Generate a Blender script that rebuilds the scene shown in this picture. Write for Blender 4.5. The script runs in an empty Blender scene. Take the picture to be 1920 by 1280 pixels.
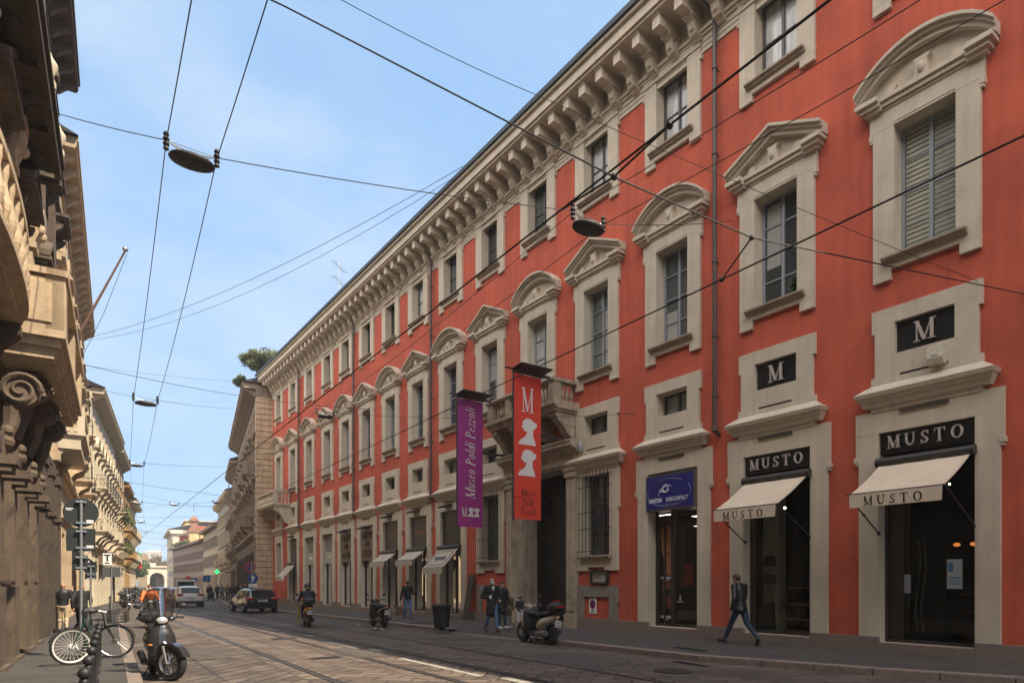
import bpy, bmesh, math, random
from mathutils import Vector, Matrix, noise
R=math.radians
random.seed(7)
S_=bpy.context.scene; COL=S_.collection
# ---------- camera ----------
F,CX,HY,H=1268.,1097.,1093.,1.56
PSI=math.atan((CX-85)/F); SN,CN=math.sin(PSI),math.cos(PSI)
cd=bpy.data.cameras.new('camera'); cam=bpy.data.objects.new('camera',cd); COL.objects.link(cam)
cam.location=(0,0,H); cam.rotation_euler=(R(90),0,-PSI)
cd.sensor_width=36; cd.lens=F/1920*36; cd.shift_x=(960-CX)/1920; cd.shift_y=(HY-640)/1920
cd.clip_start=.05; cd.clip_end=3000
S_.camera=cam
# ---------- world ----------
SUN_EL=R(53); SUN_DIR=Vector((.50,-.866,0)).normalized()   # horizontal direction towards the sun
W=bpy.data.worlds.new('World'); S_.world=W; W.use_nodes=True
nt=W.node_tree; bg=nt.nodes['Background']
sky=nt.nodes.new('ShaderNodeTexSky'); sky.sky_type='NISHITA'; sky.sun_disc=False
sky.sun_elevation=SUN_EL; sky.sun_rotation=math.atan2(SUN_DIR.x,SUN_DIR.y)
sky.air_density=1.0; sky.dust_density=.6; sky.ozone_density=2.5
tc=nt.nodes.new('ShaderNodeTexCoord'); mp=nt.nodes.new('ShaderNodeMapping'); mp.inputs['Scale'].default_value=(1,1,2.2)
nz=nt.nodes.new('ShaderNodeTexNoise'); nz.inputs['Scale'].default_value=1.1; nz.inputs['Detail'].default_value=7; nz.inputs['Roughness'].default_value=.55
cr=nt.nodes.new('ShaderNodeMapRange'); cr.inputs[1].default_value=.42; cr.inputs[2].default_value=.8; cr.inputs[3].default_value=.80; cr.inputs[4].default_value=.92
mx=nt.nodes.new('ShaderNodeMixRGB')
nz2=nt.nodes.new('ShaderNodeTexNoise'); nz2.inputs['Scale'].default_value=2.3; nz2.inputs['Detail'].default_value=9; nz2.inputs['Roughness'].default_value=.6
cr2=nt.nodes.new('ShaderNodeMapRange'); cr2.interpolation_type='SMOOTHSTEP'; cr2.inputs[1].default_value=.38; cr2.inputs[2].default_value=.72; cr2.inputs[3].default_value=0; cr2.inputs[4].default_value=.75
cv=nt.nodes.new('ShaderNodeMixRGB'); cv.inputs[1].default_value=(1.62,2.62,4.0,1); cv.inputs[2].default_value=(3.0,3.55,4.2,1)
L=nt.links
L.new(mp.outputs[0],nz2.inputs['Vector']); L.new(nz2.outputs['Fac'],cr2.inputs[0]); L.new(cr2.outputs[0],cv.inputs[0]); L.new(cv.outputs[0],mx.inputs[2])
L.new(tc.outputs['Generated'],mp.inputs[0]); L.new(mp.outputs[0],nz.inputs['Vector']); L.new(nz.outputs['Fac'],cr.inputs[0])
L.new(cr.outputs[0],mx.inputs[0]); L.new(sky.outputs[0],mx.inputs[1])
# added glow in the unseen sky behind left, fills the shaded facade
dp=nt.nodes.new('ShaderNodeVectorMath'); dp.operation='DOT_PRODUCT'; dp.inputs[1].default_value=Vector((-.80,-.30,.44)).normalized(); L.new(tc.outputs['Generated'],dp.inputs[0])
r2=nt.nodes.new('ShaderNodeMapRange'); r2.interpolation_type='SMOOTHSTEP'; r2.inputs[1].default_value=.30; r2.inputs[2].default_value=.95; L.new(dp.outputs['Value'],r2.inputs[0])
ad=nt.nodes.new('ShaderNodeMixRGB'); ad.blend_type='ADD'; ad.inputs[2].default_value=(14.0,11.9,10.0,1); L.new(r2.outputs[0],ad.inputs[0]); L.new(mx.outputs[0],ad.inputs[1]); L.new(ad.outputs[0],bg.inputs['Color'])
bg.inputs['Strength'].default_value=.11
# ---------- sun ----------
sd=bpy.data.lights.new('sun','SUN'); sd.energy=3.8; sd.angle=R(.53); sd.color=(1,.86,.66)
so=bpy.data.objects.new('sun',sd); COL.objects.link(so)
tosun=Vector((SUN_DIR.x*math.cos(SUN_EL),SUN_DIR.y*math.cos(SUN_EL),math.sin(SUN_EL)))
so.rotation_euler=tosun.to_track_quat('Z','Y').to_euler(); so.location=(20,-30,40)
S_.view_settings.view_transform='Standard'; S_.view_settings.look='None'; S_.view_settings.gamma=1; S_.view_settings.exposure=1.2
S_.cycles.use_denoising=True; S_.cycles.max_bounces=6; S_.cycles.transparent_max_bounces=12
# ---------- pixel helpers (a ray of the photograph met at a real distance) ----------
def ray(x,y,Z):
    u=(x-CX)/F; return Vector((Z*(SN+u*CN),Z*(CN-u*SN),H+(HY-y)*Z/F))
def atY(x,y,Y):
    u=(x-CX)/F; return ray(x,y,Y/(CN-u*SN))
def atX(x,y,X):
    u=(x-CX)/F; return ray(x,y,X/(SN+u*CN))
def gz(Y,k=0): return k-.0045*Y
def gnd(x,y,k=0):
    u=(x-CX)/F; Z=(H-k)/((y-HY)/F-.0045*(CN-u*SN)); return ray(x,y,Z)
# ---------- materials ----------
MATS={}
def lin(c): return tuple(((v/255)/12.92 if v/255<=.04045 else ((v/255+.055)/1.055)**2.4) for v in c)
def mat(n,col,rough=.8,metal=0,var=0,scale=2.,bump=0,bscale=20.,spec=.5,emit=0,coat=0,stretch=(1,1,1),alpha=1,trans=0,streak=0):
    if n in MATS: return MATS[n]
    m=bpy.data.materials.new(n); m.use_nodes=True; t=m.node_tree; b=t.nodes['Principled BSDF']; l=t.links
    b.inputs['Base Color'].default_value=(*col,1); b.inputs['Roughness'].default_value=rough; b.inputs['Metallic'].default_value=metal
    b.inputs['Specular IOR Level'].default_value=spec; b.inputs['Coat Weight'].default_value=coat
    b.inputs['Transmission Weight'].default_value=trans
    if emit: b.inputs['Emission Color'].default_value=(*col,1); b.inputs['Emission Strength'].default_value=emit
    if var or bump:
        tc=t.nodes.new('ShaderNodeTexCoord'); mp=t.nodes.new('ShaderNodeMapping'); mp.inputs['Scale'].default_value=stretch; l.new(tc.outputs['Object'],mp.inputs[0])
    if var:
        nz=t.nodes.new('ShaderNodeTexNoise'); nz.inputs['Scale'].default_value=scale; nz.inputs['Detail'].default_value=8; nz.inputs['Roughness'].default_value=.65
        l.new(mp.outputs[0],nz.inputs['Vector'])
        r=t.nodes.new('ShaderNodeMapRange'); r.inputs[1].default_value=.3; r.inputs[2].default_value=.7; r.inputs[3].default_value=1-var; r.inputs[4].default_value=1+var
        l.new(nz.outputs['Fac'],r.inputs[0]); src=r.outputs[0]
        if streak:
            m2=t.nodes.new('ShaderNodeMapping'); m2.inputs['Scale'].default_value=(5,5,.35); l.new(tc.outputs['Object'],m2.inputs[0])
            n2=t.nodes.new('ShaderNodeTexNoise'); n2.inputs['Scale'].default_value=1.; n2.inputs['Detail'].default_value=5; l.new(m2.outputs[0],n2.inputs['Vector'])
            r2=t.nodes.new('ShaderNodeMapRange'); r2.inputs[1].default_value=.35; r2.inputs[2].default_value=.75; r2.inputs[3].default_value=1+streak*.3; r2.inputs[4].default_value=1-streak
            l.new(n2.outputs['Fac'],r2.inputs[0]); mm=t.nodes.new('ShaderNodeMath'); mm.operation='MULTIPLY'; l.new(src,mm.inputs[0]); l.new(r2.outputs[0],mm.inputs[1]); src=mm.outputs[0]
        v=t.nodes.new('ShaderNodeVectorMath'); v.operation='SCALE'; v.inputs[0].default_value=col; l.new(src,v.inputs['Scale']); l.new(v.outputs[0],b.inputs['Base Color'])
    if bump:
        n3=t.nodes.new('ShaderNodeTexNoise'); n3.inputs['Scale'].default_value=bscale; n3.inputs['Detail'].default_value=6; l.new(mp.outputs[0],n3.inputs['Vector'])
        bp=t.nodes.new('ShaderNodeBump'); bp.inputs['Strength'].default_value=bump; bp.inputs['Distance'].default_value=.02
        l.new(n3.outputs['Fac'],bp.inputs['Height']); l.new(bp.outputs[0],b.inputs['Normal'])
    MATS[n]=m; return m
def paving(n,c1,c2,mortar,bw,rh,rot,ms=.012,rough=.75,scale=1,bias=0,bump=.5):
    m=bpy.data.materials.new(n); m.use_nodes=True; t=m.node_tree; b=t.nodes['Principled BSDF']; l=t.links
    tc=t.nodes.new('ShaderNodeTexCoord'); mp=t.nodes.new('ShaderNodeMapping'); mp.inputs['Rotation'].default_value=(0,0,R(rot)); l.new(tc.outputs['Object'],mp.inputs[0])
    wn=t.nodes.new('ShaderNodeTexNoise'); wn.inputs['Scale'].default_value=1.3; wn.inputs['Detail'].default_value=2; l.new(mp.outputs[0],wn.inputs['Vector'])
    wa=t.nodes.new('ShaderNodeVectorMath'); wa.operation='MULTIPLY_ADD'; wa.inputs[1].default_value=(.12,.12,0); l.new(wn.outputs['Color'],wa.inputs[0]); l.new(mp.outputs[0],wa.inputs[2])
    br=t.nodes.new('ShaderNodeTexBrick'); br.inputs['Scale'].default_value=scale; br.inputs['Brick Width'].default_value=bw; br.inputs['Row Height'].default_value=rh
    br.inputs['Mortar Size'].default_value=ms; br.inputs['Mortar Smooth'].default_value=.6; br.inputs['Bias'].default_value=bias
    br.inputs['Color1'].default_value=(*c1,1); br.inputs['Color2'].default_value=(*c2,1); br.inputs['Mortar'].default_value=(*mortar,1); l.new(wa.outputs[0],br.inputs['Vector'])
    nz=t.nodes.new('ShaderNodeTexNoise'); nz.inputs['Scale'].default_value=.9; nz.inputs['Detail'].default_value=9; nz.inputs['Roughness'].default_value=.7; l.new(tc.outputs['Object'],nz.inputs['Vector'])
    r=t.nodes.new('ShaderNodeMapRange'); r.inputs[1].default_value=.3; r.inputs[2].default_value=.7; r.inputs[3].default_value=.62; r.inputs[4].default_value=1.35; l.new(nz.outputs['Fac'],r.inputs[0])
    v=t.nodes.new('ShaderNodeVectorMath'); v.operation='SCALE'; l.new(br.outputs['Color'],v.inputs[0]); l.new(r.outputs[0],v.inputs['Scale']); l.new(v.outputs[0],b.inputs['Base Color'])
    inv=t.nodes.new('ShaderNodeMath'); inv.operation='MULTIPLY_ADD'; inv.inputs[1].default_value=-1; l.new(br.outputs['Fac'],inv.inputs[0])
    n3=t.nodes.new('ShaderNodeTexNoise'); n3.inputs['Scale'].default_value=9; n3.inputs['Detail'].default_value=7; l.new(tc.outputs['Object'],n3.inputs['Vector']); l.new(n3.outputs['Fac'],inv.inputs[2])
    bp=t.nodes.new('ShaderNodeBump'); bp.inputs['Strength'].default_value=bump; bp.inputs['Distance'].default_value=.03; l.new(inv.outputs[0],bp.inputs['Height']); l.new(bp.outputs[0],b.inputs['Normal'])
    b.inputs['Roughness'].default_value=rough; MATS[n]=m; return m
# ---------- objects ----------
def setp(o,label=None,cat=None,group=None,kind=None):
    if label: o['label']=label
    if cat: o['category']=cat
    if group: o['group']=group
    if kind: o['kind']=kind
    return o
def empty(name,loc=(0,0,0),rz=0,label=None,cat=None,group=None,parent=None,kind=None):
    o=bpy.data.objects.new(name,None); COL.objects.link(o); o.location=loc; o.rotation_euler=(0,0,rz); o.empty_display_size=.1
    if parent: o.parent=parent
    return setp(o,label,cat,group,kind)
def link(name,me,parent=None,loc=(0,0,0),rot=(0,0,0)):
    o=bpy.data.objects.new(name,me); COL.objects.link(o); o.location=loc; o.rotation_euler=rot
    if parent: o.parent=parent
    return o
def copytree(o,parent=None):
    c=o.copy(); COL.objects.link(c)
    if parent: c.parent=parent
    for ch in o.children: copytree(ch,c)
    return c
class MB:
    def __init__(s): s.v=[]; s.f=[]; s.mi=[]; s.cur=0; s.m=None
    def add(s,vs,fs):
        o=len(s.v)
        if s.m is not None: vs=[s.m@Vector(v) for v in vs]
        s.v+= [tuple(v) for v in vs]; s.f+=[tuple(i+o for i in f) for f in fs]; s.mi+=[s.cur]*len(fs); return s
    def box(s,x0,x1,y0,y1,z0,z1):
        x0,x1=sorted((x0,x1)); y0,y1=sorted((y0,y1)); z0,z1=sorted((z0,z1))
        return s.add([(x0,y0,z0),(x1,y0,z0),(x1,y1,z0),(x0,y1,z0),(x0,y0,z1),(x1,y0,z1),(x1,y1,z1),(x0,y1,z1)],[(0,3,2,1),(4,5,6,7),(0,1,5,4),(1,2,6,5),(2,3,7,6),(3,0,4,7)])
    def quad(s,a,b,c,d): return s.add([a,b,c,d],[(0,1,2,3)])
    def prism(s,pts,axis,a0,a1):
        # pts: 2d polygon in the two other axes (in order x,y,z without axis)
        n=len(pts)
        def mk(p,a):
            return (a,p[0],p[1]) if axis==0 else (p[0],a,p[1]) if axis==1 else (p[0],p[1],a)
        vs=[mk(p,a0) for p in pts]+[mk(p,a1) for p in pts]
        fs=[tuple(range(n)),tuple(range(2*n-1,n-1,-1))]+[(i,i+n,(i+1)%n+n,(i+1)%n) for i in range(n)]
        return s.add(vs,fs)
    def ring(s,a,b,ra,rb,n=10,cap=True):
        a=Vector(a);b=Vector(b);d=(b-a)
        if d.length<1e-6: return s
        q=d.to_track_quat('Z','Y'); vs=[]
        for c,r in ((a,ra),(b,rb)):
            for i in range(n):
                t=2*math.pi*i/n; vs.append(c+q@Vector((r*math.cos(t),r*math.sin(t),0)))
        fs=[(i,(i+1)%n,(i+1)%n+n,i+n) for i in range(n)]
        if cap: fs+=[tuple(range(n-1,-1,-1)),tuple(range(n,2*n))]
        return s.add(vs,fs)
    def tube(s,pts,r,n=8):
        pts=[Vector(p) for p in pts]; vs=[];fs=[]; up=None
        for i,p in enumerate(pts):
            d=(pts[min(i+1,len(pts)-1)]-pts[max(i-1,0)]).normalized()
            if up is None: up=Vector((0,0,1)) if abs(d.z)<.9 else Vector((1,0,0))
            x=d.cross(up).normalized(); y=x.cross(d).normalized(); up=y
            rr=r[i] if isinstance(r,(list,tuple)) else r
            for k in range(n):
                t=2*math.pi*k/n; vs.append(p+x*rr*math.cos(t)+y*rr*math.sin(t))
        for i in range(len(pts)-1):
            for k in range(n): fs.append((i*n+k,i*n+(k+1)%n,(i+1)*n+(k+1)%n,(i+1)*n+k))
        fs+=[tuple(range(n-1,-1,-1)),tuple(range((len(pts)-1)*n,len(pts)*n))]
        return s.add(vs,fs)
    def lathe(s,prof,c=(0,0,0),n=16,axis='z',caps=True):
        vs=[];fs=[]
        for r,h in prof:
            for k in range(n):
                t=2*math.pi*k/n; x,y=r*math.cos(t),r*math.sin(t)
                p=(x,y,h) if axis=='z' else (h,x,y) if axis=='x' else (x,h,y)
                vs.append((c[0]+p[0],c[1]+p[1],c[2]+p[2]))
        m=len(prof)
        for i in range(m-1):
            for k in range(n): fs.append((i*n+k,i*n+(k+1)%n,(i+1)*n+(k+1)%n,(i+1)*n+k))
        if caps and prof[0][0]>1e-4: fs.append(tuple(range(n-1,-1,-1)))
        if caps and prof[-1][0]>1e-4: fs.append(tuple(range((m-1)*n,m*n)))
        return s.add(vs,fs)
    def ball(s,c,r,n=12,m=8):
        if not isinstance(r,(tuple,list)): r=(r,r,r)
        vs=[];fs=[]
        for i in range(m+1):
            a=math.pi*i/m
            for k in range(n):
                t=2*math.pi*k/n; vs.append((c[0]+r[0]*math.sin(a)*math.cos(t),c[1]+r[1]*math.sin(a)*math.sin(t),c[2]-r[2]*math.cos(a)))
        for i in range(m):
            for k in range(n): fs.append((i*n+k,i*n+(k+1)%n,(i+1)*n+(k+1)%n,(i+1)*n+k))
        return s.add(vs,fs)
    def chain(s,L,sub=5,n=14,m=8):
        for a,c in zip(L,L[1:]):
            for k in range(sub):
                t=k/sub; q=[x+(y-x)*t for x,y in zip(a,c)]; s.ball(q[:3],tuple(q[3:]),n,m)
        s.ball(L[-1][:3],tuple(L[-1][3:]),n,m); return s
    def mesh(s,name,mats,smooth=False):
        me=bpy.data.meshes.new(name); me.from_pydata(s.v,[],s.f)
        if not isinstance(mats,(list,tuple)): mats=[mats]
        for m in mats: me.materials.append(m)
        bm=bmesh.new(); bm.from_mesh(me)
        for f,i in zip(bm.faces,s.mi): f.material_index=i; f.smooth=smooth
        if smooth: bmesh.ops.remove_doubles(bm,verts=bm.verts,dist=1e-5)
        bmesh.ops.recalc_face_normals(bm,faces=bm.faces)
        if smooth:
            for e in bm.edges:
                if len(e.link_faces)==2 and e.calc_face_angle(0)>R(38): e.smooth=False
        bm.to_mesh(me); bm.free(); return me
    def obj(s,name,mats,parent=None,loc=(0,0,0),rot=(0,0,0),smooth=False):
        return link(name,s.mesh(name,mats,smooth),parent,loc,rot)
def xf(o): return o
# ---------- palette ----------
RED=mat('red_plaster',(.465,.088,.046),.9,var=.22,scale=.6,bump=.25,bscale=30,streak=.16)
TRIM=mat('trim_plaster',(.53,.465,.365),.85,var=.10,scale=1.6,bump=.25,bscale=25,streak=.12)
TRIMD=mat('trim_stone_dark',(.30,.25,.19),.85,var=.22,scale=2.2,bump=.3,bscale=18,streak=.2)
GRAN=mat('granite_plinth',(.20,.155,.13),.7,var=.18,scale=22,bump=.15,bscale=60)
GREYW=mat('window_paint_grey',(.25,.28,.31),.5,var=.06,scale=3)
def vary(m,lo,hi,thr=.6):
    t=m.node_tree; oi=t.nodes.new('ShaderNodeObjectInfo'); b=t.nodes['Principled BSDF']; src=b.inputs['Base Color'].links[0].from_socket
    r=t.nodes.new('ShaderNodeMapRange'); r.inputs[1].default_value=thr; r.inputs[2].default_value=1; r.inputs[3].default_value=lo; r.inputs[4].default_value=hi; t.links.new(oi.outputs['Random'],r.inputs[0])
    v=t.nodes.new('ShaderNodeVectorMath'); v.operation='SCALE'; t.links.new(src,v.inputs[0]); t.links.new(r.outputs[0],v.inputs['Scale']); t.links.new(v.outputs[0],b.inputs['Base Color'])
DARKW=mat('window_paint_dark',(.07,.065,.065),.45)
GLASS=mat('window_glass',(.035,.04,.04),.04,var=.5,scale=.8,spec=.75,stretch=(1,1,.6))
vary(GLASS,1,7,.4)  # random paler panes: sky reflection put into the base colour
FARG=mat('far_window_glass',(.018,.018,.02),.45,spec=.25)
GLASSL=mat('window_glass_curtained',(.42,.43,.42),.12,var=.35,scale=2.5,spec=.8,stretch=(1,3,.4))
BLACK=mat('black_paint',(.012,.012,.013),.4)
IRON=mat('wrought_iron',(.02,.02,.022),.55)
METAL=mat('brushed_metal',(.45,.45,.45),.35,metal=.9)
CHROME=mat('chrome',(.75,.75,.75),.12,metal=1)
GALV=mat('galvanised_steel',(.36,.38,.38),.45,metal=.7,var=.1,scale=5)
RUBBER=mat('rubber_tyre',(.018,.018,.018),.8)
LEAD=mat('gutter_metal',(.018,.018,.02),.5)
PIPE=mat('drainpipe_paint',(.075,.055,.045),.5,var=.15,scale=3)
WHITE=mat('white_paint',(.72,.72,.70),.5)
# ================= ground =================
GA=14.25
STONE1,STONE2,MORT=(.142,.110,.082),(.070,.054,.043),(.014,.010,.008)
COB=paving('cobble_road',STONE1,STONE2,MORT,.62,.30,-50,ms=.024,rough=.7)
SETT=paving('tram_setts',(.175,.132,.098),(.09,.068,.052),(.02,.015,.012),.66,.32,48,ms=.024,rough=.65)
ASPH=mat('asphalt_pavement',(.060,.054,.049),.85,var=.25,scale=1.4,bump=.3,bscale=60)
KERB=mat('kerb_granite',(.21,.165,.135),.7,var=.25,scale=9,bump=.2,bscale=40)
STEEL=mat('rail_steel',(.20,.19,.185),.35,metal=.8,var=.2,scale=2)
GROOVE=mat('rail_groove',(.022,.018,.016),.8)
MARK=mat('worn_road_paint',(.30,.28,.235),.8,var=.45,scale=7)
def sheet(name,poly,dz,m,kind='structure',n=1):
    b=MB(); b.add([(x,y,gz(y)+dz) for x,y in poly],[tuple(range(len(poly)))]); o=b.obj(name,m); return setp(o,kind=kind)
# base ground to the horizon
b=MB(); b.add([(-900,-300,-.3),(900,-300,-.3),(900,2500,-12.2),(-900,2500,-12.2)],[(0,1,2,3)]); setp(b.obj('ground',ASPH),kind='structure')
def strip(name,left,right,ys,dz,m):
    b=MB(); n=len(ys); vs=[(left(y),y,gz(y)+dz) for y in ys]+[(right(y),y,gz(y)+dz) for y in ys]
    b.add(vs,[(i,i+n,i+n+1,i+1) for i in range(n-1)]); return setp(b.obj(name,m),kind='structure')
def lerp(tab):
    def f(y):
        if y<=tab[0][0]: return tab[0][1]
        for (a,b),(c,d) in zip(tab,tab[1:]):
            if y<=c: return b+(d-b)*(y-a)/(c-a)
        return tab[-1][1]
    return f
KL=lerp([(-60,-3.6),(0,.35),(13,1.22),(17,1.46),(40,2.9),(60,4.9),(120,12.5),(300,45)])       # left kerb line
KR=lerp([(-60,13.0),(-5,12.4),(2.5,12.1),(6,11.1),(9.4,10.42),(14.5,10.45),(21,10.6),(40,10.9),(60,11.3),(120,20.6),(300,62)])
def RLX(y,x0):                # tram track lateral position: 2 degrees off the palazzo, turning with the street
    return x0+.035*y+(0 if y<70 else .0011*(y-70)**2 if y<140 else 5.39+.154*(y-140))
YS=[-60,-30,-10,-5,0,2.5,4,6,8,9.4,12,14.5,17,19,21,24,28,34,40,46,52,60,70,80,90,100,120,140,160,200,250,300]
strip('road',lambda y:-9+0*y if y<0 else KL(y)-.3,lambda y:KR(y)+.4,YS,0,COB)
strip('road_lane_right',lambda y:RLX(y,7.75),lambda y:KR(y)+.38,YS,.004,paving('lane_slabs',(.125,.098,.078),(.082,.066,.054),(.022,.018,.015),.8,.42,34,ms=.02,rough=.75,bump=.35))
strip('tram_bed_left',lambda y:RLX(y,3.0),lambda y:RLX(y,5.45),YS,.004,SETT)
strip('tram_bed_right',lambda y:RLX(y,5.95),lambda y:RLX(y,7.74),YS,.004,SETT)
# asphalt wear patch further down the right lane
sheet('asphalt_patch',[(7.9,26),(10.8,26),(10.9,42),(11.2,60),(8.6,60)],.009,mat('patched_asphalt',(.075,.067,.06),.85,var=.3,scale=1.2,bump=.3,bscale=50))
for x0 in (3.32,4.92,6.05,7.5):
    strip('rail_groove',lambda y:RLX(y,x0)-.075,lambda y:RLX(y,x0)+.075,YS[3:],.009,GROOVE)
    strip('tram_rail',lambda y:RLX(y,x0)-.06,lambda y:RLX(y,x0)-.005,YS[3:],.014,STEEL)
# worn dashes between the tracks
for y0,y1,dx in [(10.2,13.9,0),(16.8,19.4,.02),(23.6,24.4,-.1),(25.4,28.6,0),(33,36,0),(42,45,0),(52,55,0),(62,65,0)]:
    strip('lane_marking',lambda y:RLX(y,5.44)+dx,lambda y:RLX(y,5.44)+dx+.13,[y0,(y0+y1)/2,y1],.011,MARK)
for y0 in (9.0,15.6,21.6):
    strip('lane_marking',lambda y:RLX(y,5.62),lambda y:RLX(y,5.82),[y0,y0+.8],.011,MARK)
for k in range(9):
    sheet('crosswalk_marking',[(5.4+k*.8,71),(5.9+k*.8,71),(6.3+k*.8,74.5),(5.8+k*.8,74.5)],.011,MARK)
for n_,poly in enumerate([[(7.9,9.6),(9.6,10.4),(9.5,12.9),(7.9,12.4)],[(5.3,14.5),(5.95,14.6),(6.0,17.3),(5.35,17.2)],[(2.2,16.5),(3.2,16.2),(3.3,19.5),(2.5,19.9)],[(1.9,24.5),(2.9,24.1),(3.1,30),(2.3,30.5)],[(8.6,17.6),(10.2,17.3),(10.2,18.6),(8.8,18.9)]]): sheet('tar_patch',poly,.010,mat('tar_patch_surface',(.078,.066,.056),.85,var=.35,scale=3,bump=.4,bscale=40))
for x,y in ((8.9,8.6),(5.6,21.5),(9.3,23.5)):
    b=MB(); b.lathe([(.001,.0),(.33,.0)],(0,0,0),28,caps=False); b.lathe([(.33,-.003),(.36,.001)],(0,0,0),28,caps=False); o=b.obj('manhole_cover',mat('cast_iron_cover',(.06,.05,.045),.5,metal=.5,var=.3,scale=25,bump=.8,bscale=40),None,(x,y,gz(y)+.013)); setp(o,'round iron manhole cover '+{8.9:'nearest in the right lane',5.6:'between the two tram tracks',9.3:'farther along by the right kerb'}[x],'manhole cover')
# pavements
def pave(name,outer,inner,ys,side,h=lambda y:.12):
    # slab top + kerb stone
    b=MB(); n=len(ys); b.add([(outer(y),y,gz(y)+h(y)) for y in ys]+[(inner(y),y,gz(y)+.125) for y in ys],[(i,i+n,i+n+1,i+1) for i in range(n-1)])
    setp(b.obj(name,ASPH),kind='structure')
    k=MB(); w=(.32 if side>0 else .20)*side
    for y0,y1 in zip(ys,ys[1:]):
        m=max(1,int(abs(y1-y0)/1.6)); 
        for j in range(m):
            a=y0+(y1-y0)*j/m+.008; c=y0+(y1-y0)*(j+1)/m-.008
            pa,pc=outer(a),outer(c); ha,hc=gz(a)+h(a),gz(c)+h(c); e=.006
            k.add([(pa-w*.0,a,ha-.16),(pc,c,hc-.16),(pc,c,hc+e-.015),(pa,a,ha+e-.015),(pc+w*.06,c,hc+e),(pa+w*.06,a,ha+e),(pc+w,c,hc+e),(pa+w,a,ha+e)],[(0,1,2,3),(3,2,4,5),(5,4,6,7)])
    setp(k.obj(name.replace('pavement','kerb'),KERB),kind='structure')
hr=lambda y: .015 if 15.6<=y<=20.6 else .12
YR=[-60,-30,-10,-5,-2,0,2.5,4,5,6,7,8,9.4,11,12.5,14.5,15.2,15.6,18,20.6,21,24,28,34,40,46,52,60,70,80,90,100,120,160,220,300]
pave('pavement_right',KR,lambda y:(GA+.3 if y<58 else 60*0+14.5+.19*(y-58)+3),YR,1,hr)
pave('pavement_left',KL,lambda y:-2.4+.068*y if y<60 else 1.5+.13*(y-60),YS,-1)
sheet('pavement_patch',[(-.9,7.2),(.25,7.4),(.28,9.6),(-1.1,9.4)],.129,mat('reddish_patch',(.12,.065,.045),.9,var=.2,scale=4,bump=.3,bscale=60))
# ================= red palazzo =================
PAL=empty('red_palazzo',(GA,30,0),0,'long red plastered palazzo with beige window surrounds and a deep bracketed cornice','building')
PY=30.
BC=[6.55,10.19,13.75,17.2,20.6,24.03,27.45,30.84,34.2,37.6,41.0,44.4,48.2,52.1,56.0]
Y0,Y1=-12.,57.9
def PO(b,name,m,y=None,parent=PAL,smooth=False):    # part whose local origin is at bay centre y
    return b.obj(name,m,parent,(0,(y if y is not None else PY)-PY,0),smooth=smooth)
# wall with openings (x=-d outwards)
ops=[]
for i,c in enumerate(BC):
    hw=.60
    ops.append((c-.62,c+.62,14.38,16.4)); ops.append((c-.63,c+.63,8.57,11.35)); ops.append((c-.61,c+.61,6.46,7.14))
    if i==4: ops.append((18.72,22.08,.1,5.65))
    elif i in (3,5): ops.append((c-.68,c+.68,2.42,5.15))
    elif i==14: ops.append((c-.6,c+.6,2.2,4.7))
    else: ops.append((c-.98,c+.98,.28 if i<3 else .2,4.82))
ss=sorted({Y0,Y1,*[o[0] for o in ops],*[o[1] for o in ops]}); zs=sorted({-.6,18.0,*[o[2] for o in ops],*[o[3] for o in ops]})
b=MB()
def inop(s,z): return any(o[0]<s<o[1] and o[2]<z<o[3] for o in ops)
for i in range(len(ss)-1):
    j=0
    while j<len(zs)-1:
        if inop((ss[i]+ss[i+1])/2,(zs[j]+zs[j+1])/2): j+=1; continue
        k=j
        while k<len(zs)-1 and not inop((ss[i]+ss[i+1])/2,(zs[k]+zs[k+1])/2): k+=1
        b.quad((0,ss[i]-PY,zs[j]),(0,ss[i+1]-PY,zs[j]),(0,ss[i+1]-PY,zs[k]),(0,ss[i]-PY,zs[k])); j=k
b.quad((0,Y0-PY,-.6),(14,Y0-PY,-.6),(14,Y0-PY,18),(0,Y0-PY,18)); b.quad((0,Y1-PY,-.6),(14,Y1-PY,-.6),(14,Y1-PY,18),(0,Y1-PY,18)); b.quad((14,Y0-PY,-.6),(14,Y1-PY,-.6),(14,Y1-PY,18),(14,Y0-PY,18))
b.cur=1
for s0,s1,z0,z1 in ops:
    dp=1.05 if z0==.1 else .42
    s0-=PY;s1-=PY
    b.quad((0,s0,z0),(dp,s0,z0),(dp,s0,z1),(0,s0,z1)); b.quad((0,s1,z0),(dp,s1,z0),(dp,s1,z1),(0,s1,z1))
    b.quad((0,s0,z0),(dp,s0,z0),(dp,s1,z0),(0,s1,z0)); b.quad((0,s0,z1),(dp,s0,z1),(dp,s1,z1),(0,s1,z1))
PO(b,'wall',[RED,TRIM])
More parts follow.
